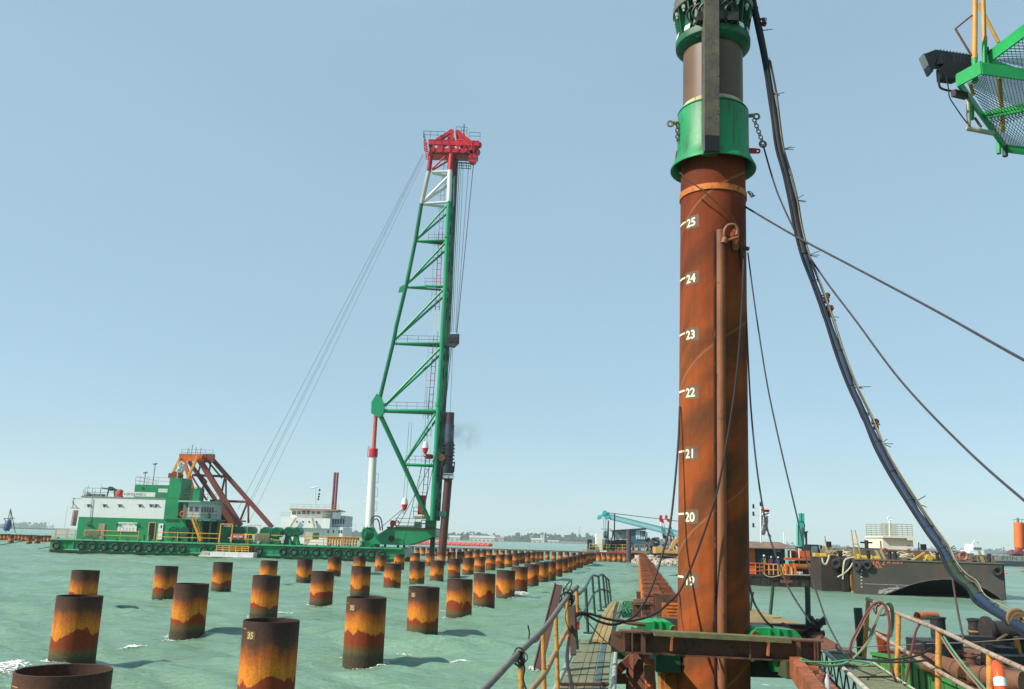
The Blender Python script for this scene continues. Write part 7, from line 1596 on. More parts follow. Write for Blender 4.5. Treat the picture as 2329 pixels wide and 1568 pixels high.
m = MB(); m.prism([at(1862,1395,17.5) + V(-2.6,0,0) + V(0,0,0), at(1742,1392,17.5), at(1775,1406,17), at(1822,1418,16.5), at(1826,1428,16.2), at(1700,1428,16.2), at(1700,1388,17.5)], (0,.9,0))
m = MB(); m.prism([at(1698,1388,17.5), at(1724,1389,17.5), at(1770,1404,17.2), at(1822,1418,16.8), at(1826,1426,16.6), at(1790,1430,16.4), at(1698,1428,16.4)], (0,1.0,.0)); 
m.build('board_cover', paint('tan_boards', (150,132,92), .85, var=.35, scale=2.2, rust=.3, rustc=(96,90,56), bump=.4), label='tan mossy boards sloping down behind the right side of the pile', cat='boards')
m = MB(); m.path([at(1780,1422,15.5), at(1800,1434,15.3), at(1840,1440,15.2), at(1874,1441,15.2)], .05, 8, 3); m.build('bent_pipe', BROWN, smooth=1, label='dark brown bent pipe lying over the right green clamp', cat='pipe')
m = MB(); m.path([at(1398,1409,14), at(1430,1417,13.9), at(1468,1421,13.9)], .03, 8, 3); m.build('bent_pipe', BROWN, smooth=1, label='dark brown pipe end lying left above the green clamp', cat='pipe')
m = MB(); rnd = random.Random(5)
for k in range(14): q = at(1848+rnd.uniform(-12,16), 1428+rnd.uniform(-10,8), 15); m.beam(q, q+V(rnd.uniform(-.15,.2), rnd.uniform(-.1,.1), rnd.uniform(-.1,.12)), .06, .06)
m.build('scrap_heap', DARK, label='small heap of dark fittings at the right end of the bent pipe', cat='fittings')
# steel posts next to the sheet pile wall
SPZ = 1.5
for (x_, y0_, y1_, Y_, w_, lab, mt) in ((1505,1352,1408,26.5,.42,'dark brown steel column against the near end of the sheet pile wall',FB_),):
    m = MB(); q0_, q1_ = at(x_,y1_+8,Y_), at(x_,y0_,Y_); m.ibeam(V(q0_.x,Y_,-.8), V(q0_.x,Y_,q1_.z), w_, w_, .04, (0,1,0)); m.build('steel_column', mt, label=lab, cat='column')
TBL = thing('steel_trestle', at(1458, 1410, 22), 'small rusty steel trestle frame left of the near wall end', 'trestle')
m = MB(); Yt = 21.5
for px in (1442, 1452, 1464, 1474): m.beam(at(px,1368 if px != 1452 else 1346,Yt), at(px+2,1412,Yt), .09, .09)
m.build('post', BROWN, TBL); m = MB(); m.beam(at(1440,1367,Yt-.05), at(1476,1366,Yt-.05), .12, .08); m.beam(at(1441,1372,Yt-.05), at(1476,1371,Yt-.05), .1, .07); m.build('cross_bar', paint('bar_pale', (150,112,90), .7, rust=.3), TBL)
q0_, q1_ = at(1507,1372,25), at(1560,1402,25); m = MB(); nn_ = 7
for k in range(nn_): z_ = 1.5-k*.14; m.beam((q0_.x, 25-.04*k, at(1510,1374,25).z-k*.085), (q1_.x+.3, 25-.04*k, at(1510,1374,25).z-k*.085), .05, .05)
m.box(q0_.x, q1_.x+.3, 25.05, 25.12, q1_.z-.1, q0_.z); m.build('ribbed_panel', paint('panel_orange', (226,124,44), .7, var=.35, scale=1.5, rust=.4, rustc=(150,72,34), bump=.3), label='orange ribbed steel panel facing the pile at the wall end', cat='panel')
# ================================================================ WALKWAYS ON THE LEFT
DZ = 1.6
WK = thing('walkway', atz(1330, 1520, DZ), 'greenish plank gangway with pale side pipes and black wire ties', 'walkway')
GP_ = paint('green_plank', (122,130,100), .85, var=.3, scale=4, rust=.35, rustc=(150,120,84), bump=.5)
A0, A1, B0k, B1 = atz(1266,1590,DZ), atz(1382,1590,DZ), atz(1322,1460,DZ), atz(1392,1460,DZ)
for k in range(6):
    m = MB(); u0, u1 = (k+.05)/6, (k+.95)/6; off = rnd.uniform(-.12, .12)
    m.prism([A0.lerp(A1,u0), A0.lerp(A1,u1), B0k.lerp(B1,u1)+V(0,off,0), B0k.lerp(B1,u0)+V(0,off,0)], (0,0,.04)); m.build('plank', GP_ if k != 4 else paint('bluegrey_plank', (84,104,104), .8, var=.25, scale=4, bump=.4), WK)
m = MB()
for t in (.06, .25, .45, .66, .86):
    l, r = A0.lerp(B0k, t), A1.lerp(B1, t); pts = [l.lerp(r, k/6)+V(0, .04*math.sin(k*2+t*9), .055) for k in range(7)]; m.path(pts, .006, 5, 2)
m.build('wire_tie', DARK, WK, smooth=1)
m = MB(); m.tube(A0+V(-.05,0,.03), B0k+V(-.05,0,.03), .032, 10); m.tube(A1+V(.06,0,.03), B1+V(.08,0,.03), .034, 10); m.build('side_pipe', paint('pale_pipe', (178,178,172), .5, var=.3, scale=5, rust=.3), WK, smooth=1)
m = MB(); q = atz(1272,1556,DZ+.06); r_ = atz(1384,1556,DZ+.06); m.beam(q, r_, .05, .03); m.build('cross_strip', BROWN, WK)
m = MB(); 
for s_ in (A0, A1): pass
m.beam(A0+V(.1,0,-.12), B0k+V(.1,0,-.12), .08, .18); m.beam(A1+V(-.1,0,-.12), B1+V(-.1,0,-.12), .08, .18); m.build('side_beam', DGREEN, WK)
WK2 = thing('walkway', atz(1390, 1410, DZ), 'tan board gangway section continuing behind the green planks', 'walkway')
c = [(1346,1460),(1384,1463),(1404,1398),(1414,1372),(1389,1372),(1370,1398)]; c = [atz(px, py, DZ+.06) for px, py in c]
TB = paint('tan_plank', (168,146,98), .85, var=.35, scale=3, rust=.35, rustc=(110,104,62), bump=.5)
for k in range(3):
    u0, u1 = k/3+.02, (k+1)/3-.02; m = MB(); L0, L1, L2 = c[0], c[5], c[4]; R0, R1, R2 = c[1], c[2], c[3]
    for (la, lb, ra, rb) in ((L0, L1, R0, R1), (L1, L2, R1, R2)): m.prism([la.lerp(ra,u0), la.lerp(ra,u1), lb.lerp(rb,u1), lb.lerp(rb,u0)], (0,0,.035))
    m.build('board', TB, WK2)
m = MB(); G3 = paint('pipe_green', (78,104,92), .55, var=.3, scale=4, rust=.2, rustc=(96,84,66))
m.path([atz(1421,1373,DZ+.12), atz(1408,1398,DZ+.12), atz(1396,1428,DZ+.05), atz(1388,1470,DZ-.05), atz(1380,1500,DZ-.1)], .05, 10, 4); m.path([atz(1368,1404,DZ), atz(1356,1432,DZ), atz(1344,1462,DZ)], .04, 8, 4); m.build('side_pipe', G3, WK2, smooth=1)
m = MB(); m.beam(atz(1422,1375,DZ), atz(1446,1377,DZ), .12, .2); m.beam(atz(1444,1374,DZ-.1), atz(1444,1388,DZ-.3), .1, .1); m.beam(atz(1420,1396,DZ), atz(1452,1392,DZ), .12, .2); m.build('support_arm', DGREEN, WK2)
m = MB(); rnd2 = random.Random(3)
for k in range(16): q = atz(1417+rnd2.uniform(-3,6), 1376+k*1.6, DZ+.2); m.path([q, q+V(rnd2.uniform(-.1,.1), rnd2.uniform(-.2,.2), .08), q+V(rnd2.uniform(-.15,.15), rnd2.uniform(-.2,.2), -.02)], .012, 5, 3)
m.build('green_netting', paint('netting', (56,120,84), .8, var=.4), smooth=1, label='tangled green netting along the far gangway edge', cat='netting')
# dark green far handrail
GR_ = paint('rail_darkgreen', (48,78,68), .5, var=.3, scale=3, rust=.2)
HG = thing('handrail', atz(1337, 1438, 1.4), 'dark green bent handrail along the far part of the gangway', 'handrail')
m = MB(); tops = [(1316,1352,16.5),(1332,1336,20),(1347,1310,25),(1361,1311,26.6),(1370,1306.5,28),(1378,1314,29.4),(1384,1319,30)]
m.path(ppath(tops, 0), .03, 8, 4); m.build('top_rail', GR_, HG, smooth=1)
m = MB(); m.path(ppath([(1306,1424,15.5),(1334,1382,20),(1350,1352,25),(1363,1342,26.6),(1374,1342,28.4),(1387,1347,30)], 0), .028, 8, 4); m.build('mid_rail', GR_, HG, smooth=1)
for (xa, ya, xb, yb, Y_) in ((1332,1336,1337.5,1438,20),(1347,1310,1353,1398,25),(1361,1311,1367,1388,26.6),(1371,1308,1378,1380,28),(1378,1314,1384,1374,29.4),(1384,1319,1390,1371,30)):
    m = MB(); m.tube(at(xa,ya,Y_), at(xb,yb,Y_), .032, 8); q = at(xb,yb,Y_); m.box(q.x-.1, q.x+.25, Y_-.08, Y_+.08, q.z-.03, q.z); m.build('post', GR_, HG, smooth=1)
# yellow and grey near handrail
HL = thing('handrail', at(1236, 1568, 8.5), 'grey pipe handrail with yellow posts rising from the bottom left of the walkway', 'handrail')
rl = [(1030,1640,5.6),(1110,1560,6.2),(1180,1486,7.2),(1236,1432,8.5),(1272,1384,10),(1294,1354,11.4),(1313,1335,12.5)]
MB().path(ppath(rl, 0), .026, 10, 4, rf=lambda t: .85+.3*t).build('top_rail', GREYP, HL, smooth=1)
MB().path(ppath([(1190,1598,7.4),(1210,1568,7.8),(1240,1530,8.5),(1268,1474,10),(1294,1426,11.4),(1313,1398,12.5)], 0), .025, 10, 4).build('mid_rail', paint('rail_tan', (176,140,96), .6, var=.3, scale=5, rust=.5, rustc=(150,104,74), bump=.2), HL, smooth=1)
for (xa, ya, xb, yb, Y_, r) in ((1183,1492,1188,1620,7.2,.023),(1235,1436,1239,1620,8.5,.022),(1264,1396,1270,1600,9.7,.022),(1290,1362,1293,1470,11.2,.022),(1311,1338,1314,1400,12.4,.026)):
    MB().tube(at(xa,ya,Y_), at(xb,yb,Y_), r, 12).build('post', YELN, HL, smooth=1)
m = MB(); m.prism([at(1231,1440,8.7), at(1236,1434,8.7), at(1243,1434,8.7), at(1240,1540,8.7), at(1232,1545,8.7)], (0,.03,0)); m.build('rust_plate', BRIGHTR, HL)
m = MB(); m.tube(at(1304,1376,11.8), at(1312,1476,12.0), .03, 10); m.build('green_post', G3, HL, smooth=1)
m = MB(); m.beam(at(1300,1380,11.6), at(1304,1490,11.4), .07, .06, (0,1,0)); m.build('dark_channel', paint('channel_dark', (84,66,54), .7, rust=.4, bump=.3), HL)
m = MB(); a, b = at(1272,1331,12.6), at(1224,1522,12.0); sd = V(.12,0,.01)
m.beam(a, b, .10, .015, (.25,1,0)); m.beam(a+V(-.05,.05,0), b+V(-.05,.05,0), .015, .11, (.25,1,0)); m.build('leaning_channel', paint('angle_brown', (78,46,40), .65, var=.3, scale=2, rust=.35, rustc=(60,40,40), bump=.2), label='rusty brown steel angle leaning behind the yellow posts', cat='steel angle')
WR = paint('thin_wire', (40,42,38), .6)
def tangle(c, r, n, label, rr=.008, seed=1, name='wire_coil', mat=WR):
    rn = random.Random(seed); m = MB()
    for k in range(n):
        ax_ = Vector((rn.gauss(0,.6), rn.gauss(0,1), rn.gauss(0,.5))).normalized(); m.torus(c+V(rn.gauss(0,r*.25), rn.gauss(0,r*.2), rn.gauss(0,r*.5)), ax_, r*rn.uniform(.5,1.1), rr, 18, 5)
    return m.build(name, mat, smooth=1, label=label, cat='wire')
tangle(at(1293,1362,11.3), .09, 9, 'tangle of thin dark wire wrapped where the near handrail ends')
tangle(at(1184,1492,7.15), .05, 7, 'thin black wire wrapped round the first yellow post top', .006, 2)
wire([(1186,1498,7.1),(1193,1520,7.1),(1190,1545,7.1),(1198,1572,7.1)], .007, 'loose black wire hanging down the first yellow post', mat=WR, cat='wire', nm='wire')
wire([(1296,1366,11.2),(1286,1400,11.1),(1291,1425,11.1),(1300,1440,11.2)], .006, 'loose loop of wire hanging from the rail tangle', mat=WR, cat='wire', nm='wire')
wire([(1201,1423,8.2),(1204,1440,8.2),(1203,1452,8.1),(1208,1460,8.0)], .007, 'bent wire stub sticking up left of the grey rail', mat=WR, cat='wire', nm='wire')
wire([(1211,1462,7.9),(1220,1460,8.0),(1228,1450,8.2),(1230,1436,8.4)], .006, 'pinkish wire curling round the grey rail', mat=paint('wire_pink', (150,116,104), .6), cat='wire', nm='wire')
wire([(1313,1376,12.2),(1340,1418,12.8),(1370,1452,13.2),(1400,1478,13.6)], .008, 'thin pale cord slanting across the gangway', mat=paint('cord_olive', (118,120,86), .7), cat='cord', nm='cord')
m = MB(); q = at(1313,1424,12.2); m.box(q.x-.03, q.x+.03, q.y, q.y+.05, q.z-.05, q.z+.05); m.build('small_lamp', RED, label='tiny red marker lamp on the green post by the gangway', cat='lamp')
# ================================================================ RIGHT FOREGROUND: WALKWAY, GREEN DECK, RAIL, BOLLARDS
for (xa, ya, xb, yb, Y_, r, lab) in ((1836.5,1334,1839,1456,15.3,.045,'green standing pole right of the numbered pile beside the tan boards'),(1951,1383,1961,1502,15.5,.07,'thick green pole standing left of the yellow handrail'),(1758,1332,1752,1398,17,.03,'thin green pole second right of the big pile'),(1712,1346,1706,1388,17.5,.025,'thin green pole closest to the big pile on its right')):
    MB().tube(at(xb,yb,Y_), at(xa,ya,Y_), r, 12).build('pole', paint('pole_green', (44,76,62), .5, var=.3, scale=3), smooth=1, label=lab, cat='pole')
RB = thing('support_beam', at(1830, 1560, 11.5), 'pair of rusty orange channel beams sloping down to the lower right', 'beam')
CHN = paint('channel_rust', (176,98,54), .75, var=.4, scale=1.6, rust=.55, rustc=(110,66,46), bump=.5)
m = MB(); a, b = at(1796,1512,13.2), at(1880,1640,8.8); m.beam(a, b, .03, .26); m.beam(a+V(.07,0,.12), b+V(.07,0,.12), .14, .02); m.beam(a+V(.07,0,-.12), b+V(.07,0,-.12), .14, .02); m.build('channel', CHN, RB)
m = MB(); a, b = at(1850,1526,13.2), at(1950,1640,9.4); m.beam(a, b, .03, .2); m.beam(a+V(-.06,0,.09), b+V(-.06,0,.09), .12, .02); m.build('channel', CHN, RB)
m = MB(); rnd = random.Random(31)
for k in range(30): q = at(1852+rnd.uniform(-8,14)+k*.6, 1530+k*1.3, 12.2-k*.05); m.beam(q, q+V(rnd.uniform(-.12,.12), rnd.uniform(-.1,.1), rnd.uniform(-.04,.06)), .05, .03)
m.build('scrap_pieces', BROWN, label='rusty scrap pieces lying between the two sloping channel beams', cat='scrap')
m = MB(); q = at(1882,1552,10.5); m.lathe([(0,-.12),(.028,-.12),(.03,.02),(.014,.06),(.014,.09),(0,.09)], q, n=12); m.build('bottle', paint('clear_bottle', (190,196,200), .15, var=.1, spec=.9), smooth=1, label='small clear bottle standing between the rusty channel beams', cat='bottle')
WR2 = thing('walkway', atz(1950, 1540, DZ), 'green plank gangway with pale side pipe leading right to the green deck', 'walkway')
L0, L1 = atz(1868,1472,DZ-.05), atz(2010,1600,DZ-.05); R0, R1 = atz(1926,1478,DZ-.05), atz(2092,1592,DZ-.05)
for k in range(5):
    u0, u1 = (k+.04)/5, (k+.96)/5; m = MB().prism([L0.lerp(R0,u0), L0.lerp(R0,u1), L1.lerp(R1,u1), L1.lerp(R1,u0)], (0,0,.04)); m.build('plank', GP_, WR2)
m = MB()
for t in (.22, .5, .7): m.beam(L0.lerp(L1,t)+V(0,0,.05), R0.lerp(R1,t)+V(0,0,.05), .03, .015)
m.build('cross_strip', BROWN, WR2)
m = MB(); m.tube(L0+V(-.06,0,.03), L1+V(-.06,0,.03), .035, 10); m.tube(R0.lerp(R1,.35)+V(.05,0,.05), R1+V(.05,0,.05), .014, 8); m.build('side_pipe', paint('pale_pipe2', (196,190,176), .55, var=.3, scale=5, rust=.4, rustc=(140,104,80)), WR2, smooth=1)
m = MB(); a0 = L0+V(-.05,0,-.35); b0 = L1+V(-.05,0,-.35); m.beam(a0, b0, .04, .04)
for k in range(8): q = a0.lerp(b0, k/8); p_ = a0.lerp(b0, (k+.5)/8)+V(0,0,.36); m.beam(q, p_, .02, .02); m.beam(p_, a0.lerp(b0, (k+1)/8), .02, .02)
m.build('side_truss', BLACK, WR2)
m = MB(); q = at(1890,1466,13.3); m.prism([at(1866,1452,14.2), at(1876,1448,14.2), at(1922,1476,13.6), at(1868,1478,13.6)], (0,.4,0)); m.build('dark_ledge', BROWN, WR2)
# green deck barge at the lower right
GD = thing('work_pontoon', at(2150, 1560, 9), 'worn green work pontoon carrying black bollards at the lower right', 'pontoon')
dz = 1.35
c0_, c1_ = atz(1983,1487,dz), atz(2360,1470,dz)
n0 = atz(2120,1640,dz); 
m = MB(); pl = [atz(1983,1490,dz), atz(2010,1478,dz), atz(2420,1462,dz), atz(2500,1560,dz), atz(2260,1600,dz), atz(2112,1532,dz), atz(2066,1505,dz)]
m.prism([V(p.x,p.y,-.6) for p in pl], (0,0,dz+.6)); m.build('hull', paint('pontoon_green', (58,140,62), .6, var=.35, scale=1.6, rust=.4, rustc=(120,116,70), streak=.5, bump=.3), GD)
m = MB(); m.prism([p+V(0,0,.004) for p in pl], (0,0,.012)); m.build('deck_plate', paint('deck_brown', (124,92,70), .85, var=.4, scale=2.2, rust=.5, rustc=(96,84,60), bump=.5), GD)
m = MB()
for ea, eb in ((pl[0], pl[6]), (pl[6], pl[5]), (pl[5], pl[4])):
    n_ = 3
    for k in range(n_): q = ea.lerp(eb, (k+.5)/n_); m.beam(V(q.x-.01,q.y-.03,dz-.02), V(q.x-.01,q.y-.03,-.3), .04, .05)
    m.beam(ea+V(0,0,.03), eb+V(0,0,.03), .08, .06)
m.build('edge_trim', paint('trim_green', (66,150,70), .6, var=.3, rust=.3), GD)
def on(px, py, up=0): return atz(px, py, dz+.016) + V(0,0,up)
def bollard(px, pyT, pyB, rpx, label, ring=False):
    b = on(px, pyB); Y = b.y; a = at(px, pyT, Y); a.x = b.x; r = rpx*Y/F; t = thing('bollard', b, label, 'bollard', 'black mooring bollards')
    MB().lathe([(r, b.z-a.z), (r, -.05), (r*1.12, -.04), (r*1.14, 0), (r*.9, .005), (r*.88, -.2), (0, -.21)], a, n=32).build('post', paint('bollard_black', (38,46,50), .5, var=.4, scale=3, rust=.4, rustc=(104,64,48), bump=.2), t, smooth=1)
    if ring: MB().torus(V(a.x,a.y,at(px,1437,Y).z), (0,0,1), r*1.06, .03, 24, 6).build('rope_ring', paint('tan_rope3', (150,104,72), .8), t, smooth=1)
    return t
bollard(2137, 1404, 1474, 15.5, 'left black bollard with a flared cap on the green pontoon')
bollard(2225, 1408, 1476, 16.5, 'right black bollard with a rope ring round it', True)
RL2 = thing('fairlead', on(2200, 1524), 'twin brown vertical rollers in a black frame between the bollards', 'fairlead')
m = MB()
for px, py in ((2186,1520),(2208,1524)): q = on(px, py); k_ = q.y*13/F; m.lathe([(k_,0),(k_,q.y*26/F),(k_*1.2,q.y*27/F),(k_*1.2,q.y*31/F),(k_*.7,q.y*32/F),(k_*.7,q.y*36/F),(0,q.y*38/F)], q, n=20)
m.build('roller', BROWN, RL2, smooth=1)
m = MB(); q = on(2172,1516); m.beam(q, q+V(0,0,.5), .16, .2); q = on(2244,1524); m.beam(q, q+V(.05,0,.42), .14, .14); m.beam(on(2166,1490,.3), on(2262,1494,.3), .3, .14); q = on(2104,1492); m.box(q.x, q.x+.75, q.y, q.y+.8, dz, dz+.28); m.build('frame', BLACK, RL2)
def blk(px0, px1, pyT, pyB, dy, nm, mt, lab=None, parent=None):
    q0 = on(px0, pyB); q1 = on(px1, pyB); q1.y = q0.y; zt = at(px0, pyT, q0.y).z
    m = MB().box(min(q0.x,q1.x), max(q0.x,q1.x), q0.y, q0.y+dy, dz+.01, zt)
    return m.build(nm, mt, parent) if parent else m.build(nm, mt, label=lab, cat='machine part')
blk(2269,2292,1431,1472,.5,'machine_block',BLACK,'upright black block right of the bollards under the hose bundle')
MC = thing('deck_winch', on(2300, 1500), 'dark greasy deck winch machinery at the right edge', 'winch')
q = on(2310, 1492); m = MB(); m.tube(q+V(-.25,.5,.42), q+V(.6,.5,.42), .2, 16); m.tube(q+V(-.3,.5,.42), q+V(-.22,.5,.42), .28, 16); m.lathe([(.12,0),(.16,.02),(.16,.2),(.2,.24),(.1,.28),(0,.3)], q+V(.02,-.3,.1), n=16); m.build('drum', paint('drum_dk', (50,48,48), .5, rust=.3), MC, smooth=1)
m = MB(); m.beam(on(2254,1486,.12), on(2345,1488,.12), .35, .22); m.beam(on(2262,1510,.08), on(2350,1512,.08), .5, .16); m.beam(on(2300,1476,.1), on(2345,1478,.5), .1, .1); m.build('bed_frame', BLACK, MC)
blk(2276,2312,1474,1506,.5,'gear_case',BLACK,None,MC)
m = MB(); m.path([on(2262,1478,.3), on(2290,1482,.3), on(2312,1478,.4), on(2338,1480,.45)], .022, 6, 4); m.path([on(2250,1496,.2), on(2290,1488,.35), on(2340,1478,.5)], .035, 6, 4); m.build('lead_cable', paint('cable_tan', (110,92,64), .7), MC, smooth=1)
q = on(2322,1506); MB().beam(q, q+V(-.05,0,.45), .09, .06).build('yellow_lever', YELN, MC)
PBR = paint('pipe_brown', (126,88,62), .8, var=.35, scale=2.5, rust=.4, rustc=(92,66,50), bump=.4)
m = MB(); pa, pb = on(2114,1534,.17), on(2204,1560,.17); m.tube(pa, pb, .165, 24); m.torus(pa.lerp(pb,.8), pb-pa, .17, .015, 20, 6); m.torus(pa.lerp(pb,.3), pb-pa, .17, .012, 20, 6); m.build('deck_pipe', PBR, smooth=1, label='fat brown rusty pipe lying on the green pontoon deck', cat='pipe')
m = MB(); pa, pb = on(2212,1562,.16), on(2330,1580,.16); m.tube(pa, pb, .15, 24); m.torus(pa.lerp(pb,.25), pb-pa, .155, .014, 20, 6); m.build('deck_pipe', PBR, smooth=1, label='second brown pipe continuing behind the orange lifebuoy', cat='pipe')
for k, (pts, lab) in enumerate(((((2040,1488),(2085,1489),(2130,1490),(2175,1492)),'upper dark rod lying along the pontoon deck'),(((2070,1500),(2100,1502),(2140,1504),(2168,1505)),'lower pale rod lying along the pontoon deck'),(((1996,1490),(2018,1486),(2060,1488),(2100,1484),(2125,1476)),'thin tan hose snaking over the pontoon deck'))):
    MB().path([on(x,y,.04) for x,y in pts], .03 if k < 2 else .022, 7, 5).build('steel_rod' if k < 2 else 'hose', BROWN if k != 1 else paint('rod_tan', (176,132,92), .7, rust=.3), smooth=1, label=lab, cat='rod' if k < 2 else 'hose')
rnd = random.Random(77)
for k, (px, py, lab) in enumerate(((2090,1512,'small rusty bracket near the pontoon edge'),(2148,1512,'flat scrap plate before the left bollard'),(2236,1540,'rusty offcut by the second fat pipe'),(2262,1524,'small brown lump beside the winch bed'))):
    q = on(px, py); m = MB()
    for j in range(5): e = V(rnd.uniform(-.15,.15), rnd.uniform(-.15,.15), 0); m.beam(q+e, q+e+V(rnd.uniform(-.2,.2), rnd.uniform(-.1,.1), rnd.uniform(.02,.14)), .07, .04)
    m.build('scrap_metal', BROWN, label=lab, cat='scrap')
m = MB(); q = on(2008,1486); m.prism([q+V(-.08,0,0), q+V(.14,.05,0), q+V(.15,.05,.33), q+V(-.12,0,.42)], (0,.03,0)); m.build('orange_plate', BRIGHTR, label='upright rusty orange plate behind the yellow handrail', cat='steel plate')
pa = at(2087,1402,23); pb = at(2126,1399,22.7); pa.z = .15; pb.z = .2; q1_ = atz(2086,1402,.15); q2_ = atz(2129,1401,.15); L_ = (q2_-q1_).length; r_ = 9*q1_.y/F
m = MB().lathe([(r_,0),(r_*1.03,.0),(r_*1.03,L_),(r_*.85,L_),(r_*.85,.05)], q1_, q2_-q1_, n=20); m.build('floating_pipe', paint('float_pipe', (196,108,72), .75, var=.3, scale=3, rust=.4, rustc=(206,176,140)), smooth=1, label='short rusty pipe floating behind the left bollard', cat='pipe')
tangle(at(2066,1522,17.0), .15, 10, 'bunch of dark rope hanging on the green pontoon side', .02, 5, 'rope_bunch', paint('rope_dk2', (48,60,44), .8))
wire([(1868,1478,14),(1930,1474,13.9),(2040,1468,13.8),(2120,1464,13.7),(2200,1462,13.6),(2340,1452,13.5)], .008, 'thin taut cord crossing low over the water to the right', mat=GREYP, cat='cord', nm='cord')
for i, pts in enumerate(([(1868,1444,14.3),(1886,1462,14),(1920,1484,13.4),(1945,1496,13),(1990,1502,12.5),(2040,1500,12),(2090,1490,11.3),(2120,1474,10.8)], [(1868,1448,14.2),(1900,1474,13.8),(1950,1494,13),(2000,1505,12.3),(2060,1506,11.5),(2110,1502,11)])):
    wire(pts, .014, ['upper', 'lower'][i] + ' dark hose trailing from the bent pipe across to the pontoon', mat=HOSE_D, cat='hose', nm='hose')
# yellow handrail
HR = thing('handrail', at(2040, 1556, 13), 'worn yellow pipe handrail with hoses hung over it at lower right', 'handrail')
MB().path(ppath([(1972,1362,15.4),(2043,1396,13.5),(2133,1432,11.2),(2249,1486,8.8),(2350,1532,7.4)], 0), .030, 10, 5, rf=lambda t: 1.05-.3*t).build('top_rail', WORN, HR, smooth=1)
MB().path(ppath([(1970,1427,15.4),(2041,1471,13.5),(2133,1526,11.2),(2207,1568,9.6),(2270,1605,8.6)], 0), .030, 10, 5, rf=lambda t: 1.0-.2*t).build('mid_rail', WORN, HR, smooth=1)
for (xa,ya,xb,yb,Y_,r) in ((1975,1364,1965,1501,15.3,.036),(2044,1399,2039,1558,13.4,.036),(2135,1434,2133,1640,11.2,.036),(2251,1490,2253,1640,8.8,.032)):
    MB().tube(at(xa,ya,Y_), at(xb,yb,Y_), r, 14).build('post', YELN, HR, smooth=1)
MAR = paint('hose_maroon', (116,62,66), .45, var=.2, scale=3); GRH = paint('hose_mint', (92,160,120), .45, var=.15, scale=3); TANH = paint('hose_tan', (156,120,96), .5, var=.2, scale=3)
def wpair(pts, Y0, Y1, mats, lab, r=.014, off=(.028,0,.016)):
    for i, mt in enumerate(mats):
        pp = [p + Vector(off)*i for p in ppath(pts, Y0, Y1)]
        MB().path(pp, r, 8, 6).build('hose', mt, smooth=1, label=lab[i], cat='hose')
wpair([(1818,1501),(1850,1511),(1890,1516),(1930,1505),(1970,1464),(1990,1414),(2003,1384),(2014,1374),(2024,1380),(2028,1400),(2027,1428),(2022,1452)], 12.6, 12.9, (TANH, GRH), ('tan hose looping from the channel beam up over the yellow rail', 'mint green hose looping beside the tan one over the yellow rail'))
wpair([(1820,1503),(1845,1506),(1890,1506),(1925,1502),(1950,1504),(1974,1508),(1978,1512),(1965,1515),(1940,1512)], 12.5, 12.5, (GRH,), ('mint hose lying slack over the plank gangway',), .011)
wpair([(1932,1496),(1936,1464),(1950,1434),(1970,1396),(1986,1376),(2002,1370),(2014,1380),(2020,1396),(2023,1424),(2020,1454),(2022,1490),(2028,1518),(2038,1550),(2050,1562),(2061,1545),(2068,1508),(2077,1464),(2083,1436),(2092,1420),(2106,1417)], 12.7, 12.3, (MAR,), ('maroon hose hanging in a deep loop between two yellow posts',), .017)
wpair([(1933,1494),(1940,1466),(1956,1432),(1976,1394),(1990,1378)], 12.8, 12.8, (TANH,), ('short tan hose running up beside the maroon one to the rail',), .010)
wpair([(2141,1450),(2160,1480),(2190,1520),(2220,1555),(2250,1590)], 11, 8.6, (TANH, GRH), ('tan hose slanting down from the third yellow post', 'mint hose slanting down beside the tan one by the third post'), .011)
m = MB(); m.torus(at(2001,1386,12.9), (0,1,0), .085, .011, 20, 6); m.torus(at(2006,1388,12.9), (.3,1,0), .075, .010, 20, 6); m.build('hose_coil', MAR, smooth=1, label='small maroon hose coil hanging on the rail top', cat='hose')
# lifebuoy
LB = thing('lifebuoy', at(2268, 1560, 8.4), 'bright orange lifebuoy with a white band hung on the right yellow post', 'lifebuoy')
c = at(2275,1566,8.55); n_ = Vector((1,-.5,.05)).normalized(); e1_ = n_.orthogonal().normalized(); e2_ = n_.cross(e1_)
ORB = paint('buoy_orange', (240,92,46), .45, var=.1, scale=4, bump=.1)
def ringarc(a0, a1, R, r, n=14, k=12):
    m = MB(); vs = []; up = Vector((0,0,1)); sx = n_.cross(up).normalized(); uz = sx.cross(n_)
    for i in range(n+1):
        t = a0+(a1-a0)*i/n; e = sx*math.cos(t)+uz*math.sin(t)
        for j in range(k): u = 2*PI*j/k; vs.append(c + e*(R+r*math.cos(u)) + n_*(r*math.sin(u)))
    return m.add(vs, [(i*k+j, (i+1)*k+j, (i+1)*k+(j+1) % k, i*k+(j+1) % k) for i in range(n) for j in range(k)])
ringarc(0, 2*PI, .2, .05, 40).build('ring', ORB, LB, smooth=1)
for a0 in (PI*.12, PI*.62, PI*1.12, PI*1.62): ringarc(a0-.16, a0+.16, .2, .053, 6).build('white_band', WHITE, LB, smooth=1)

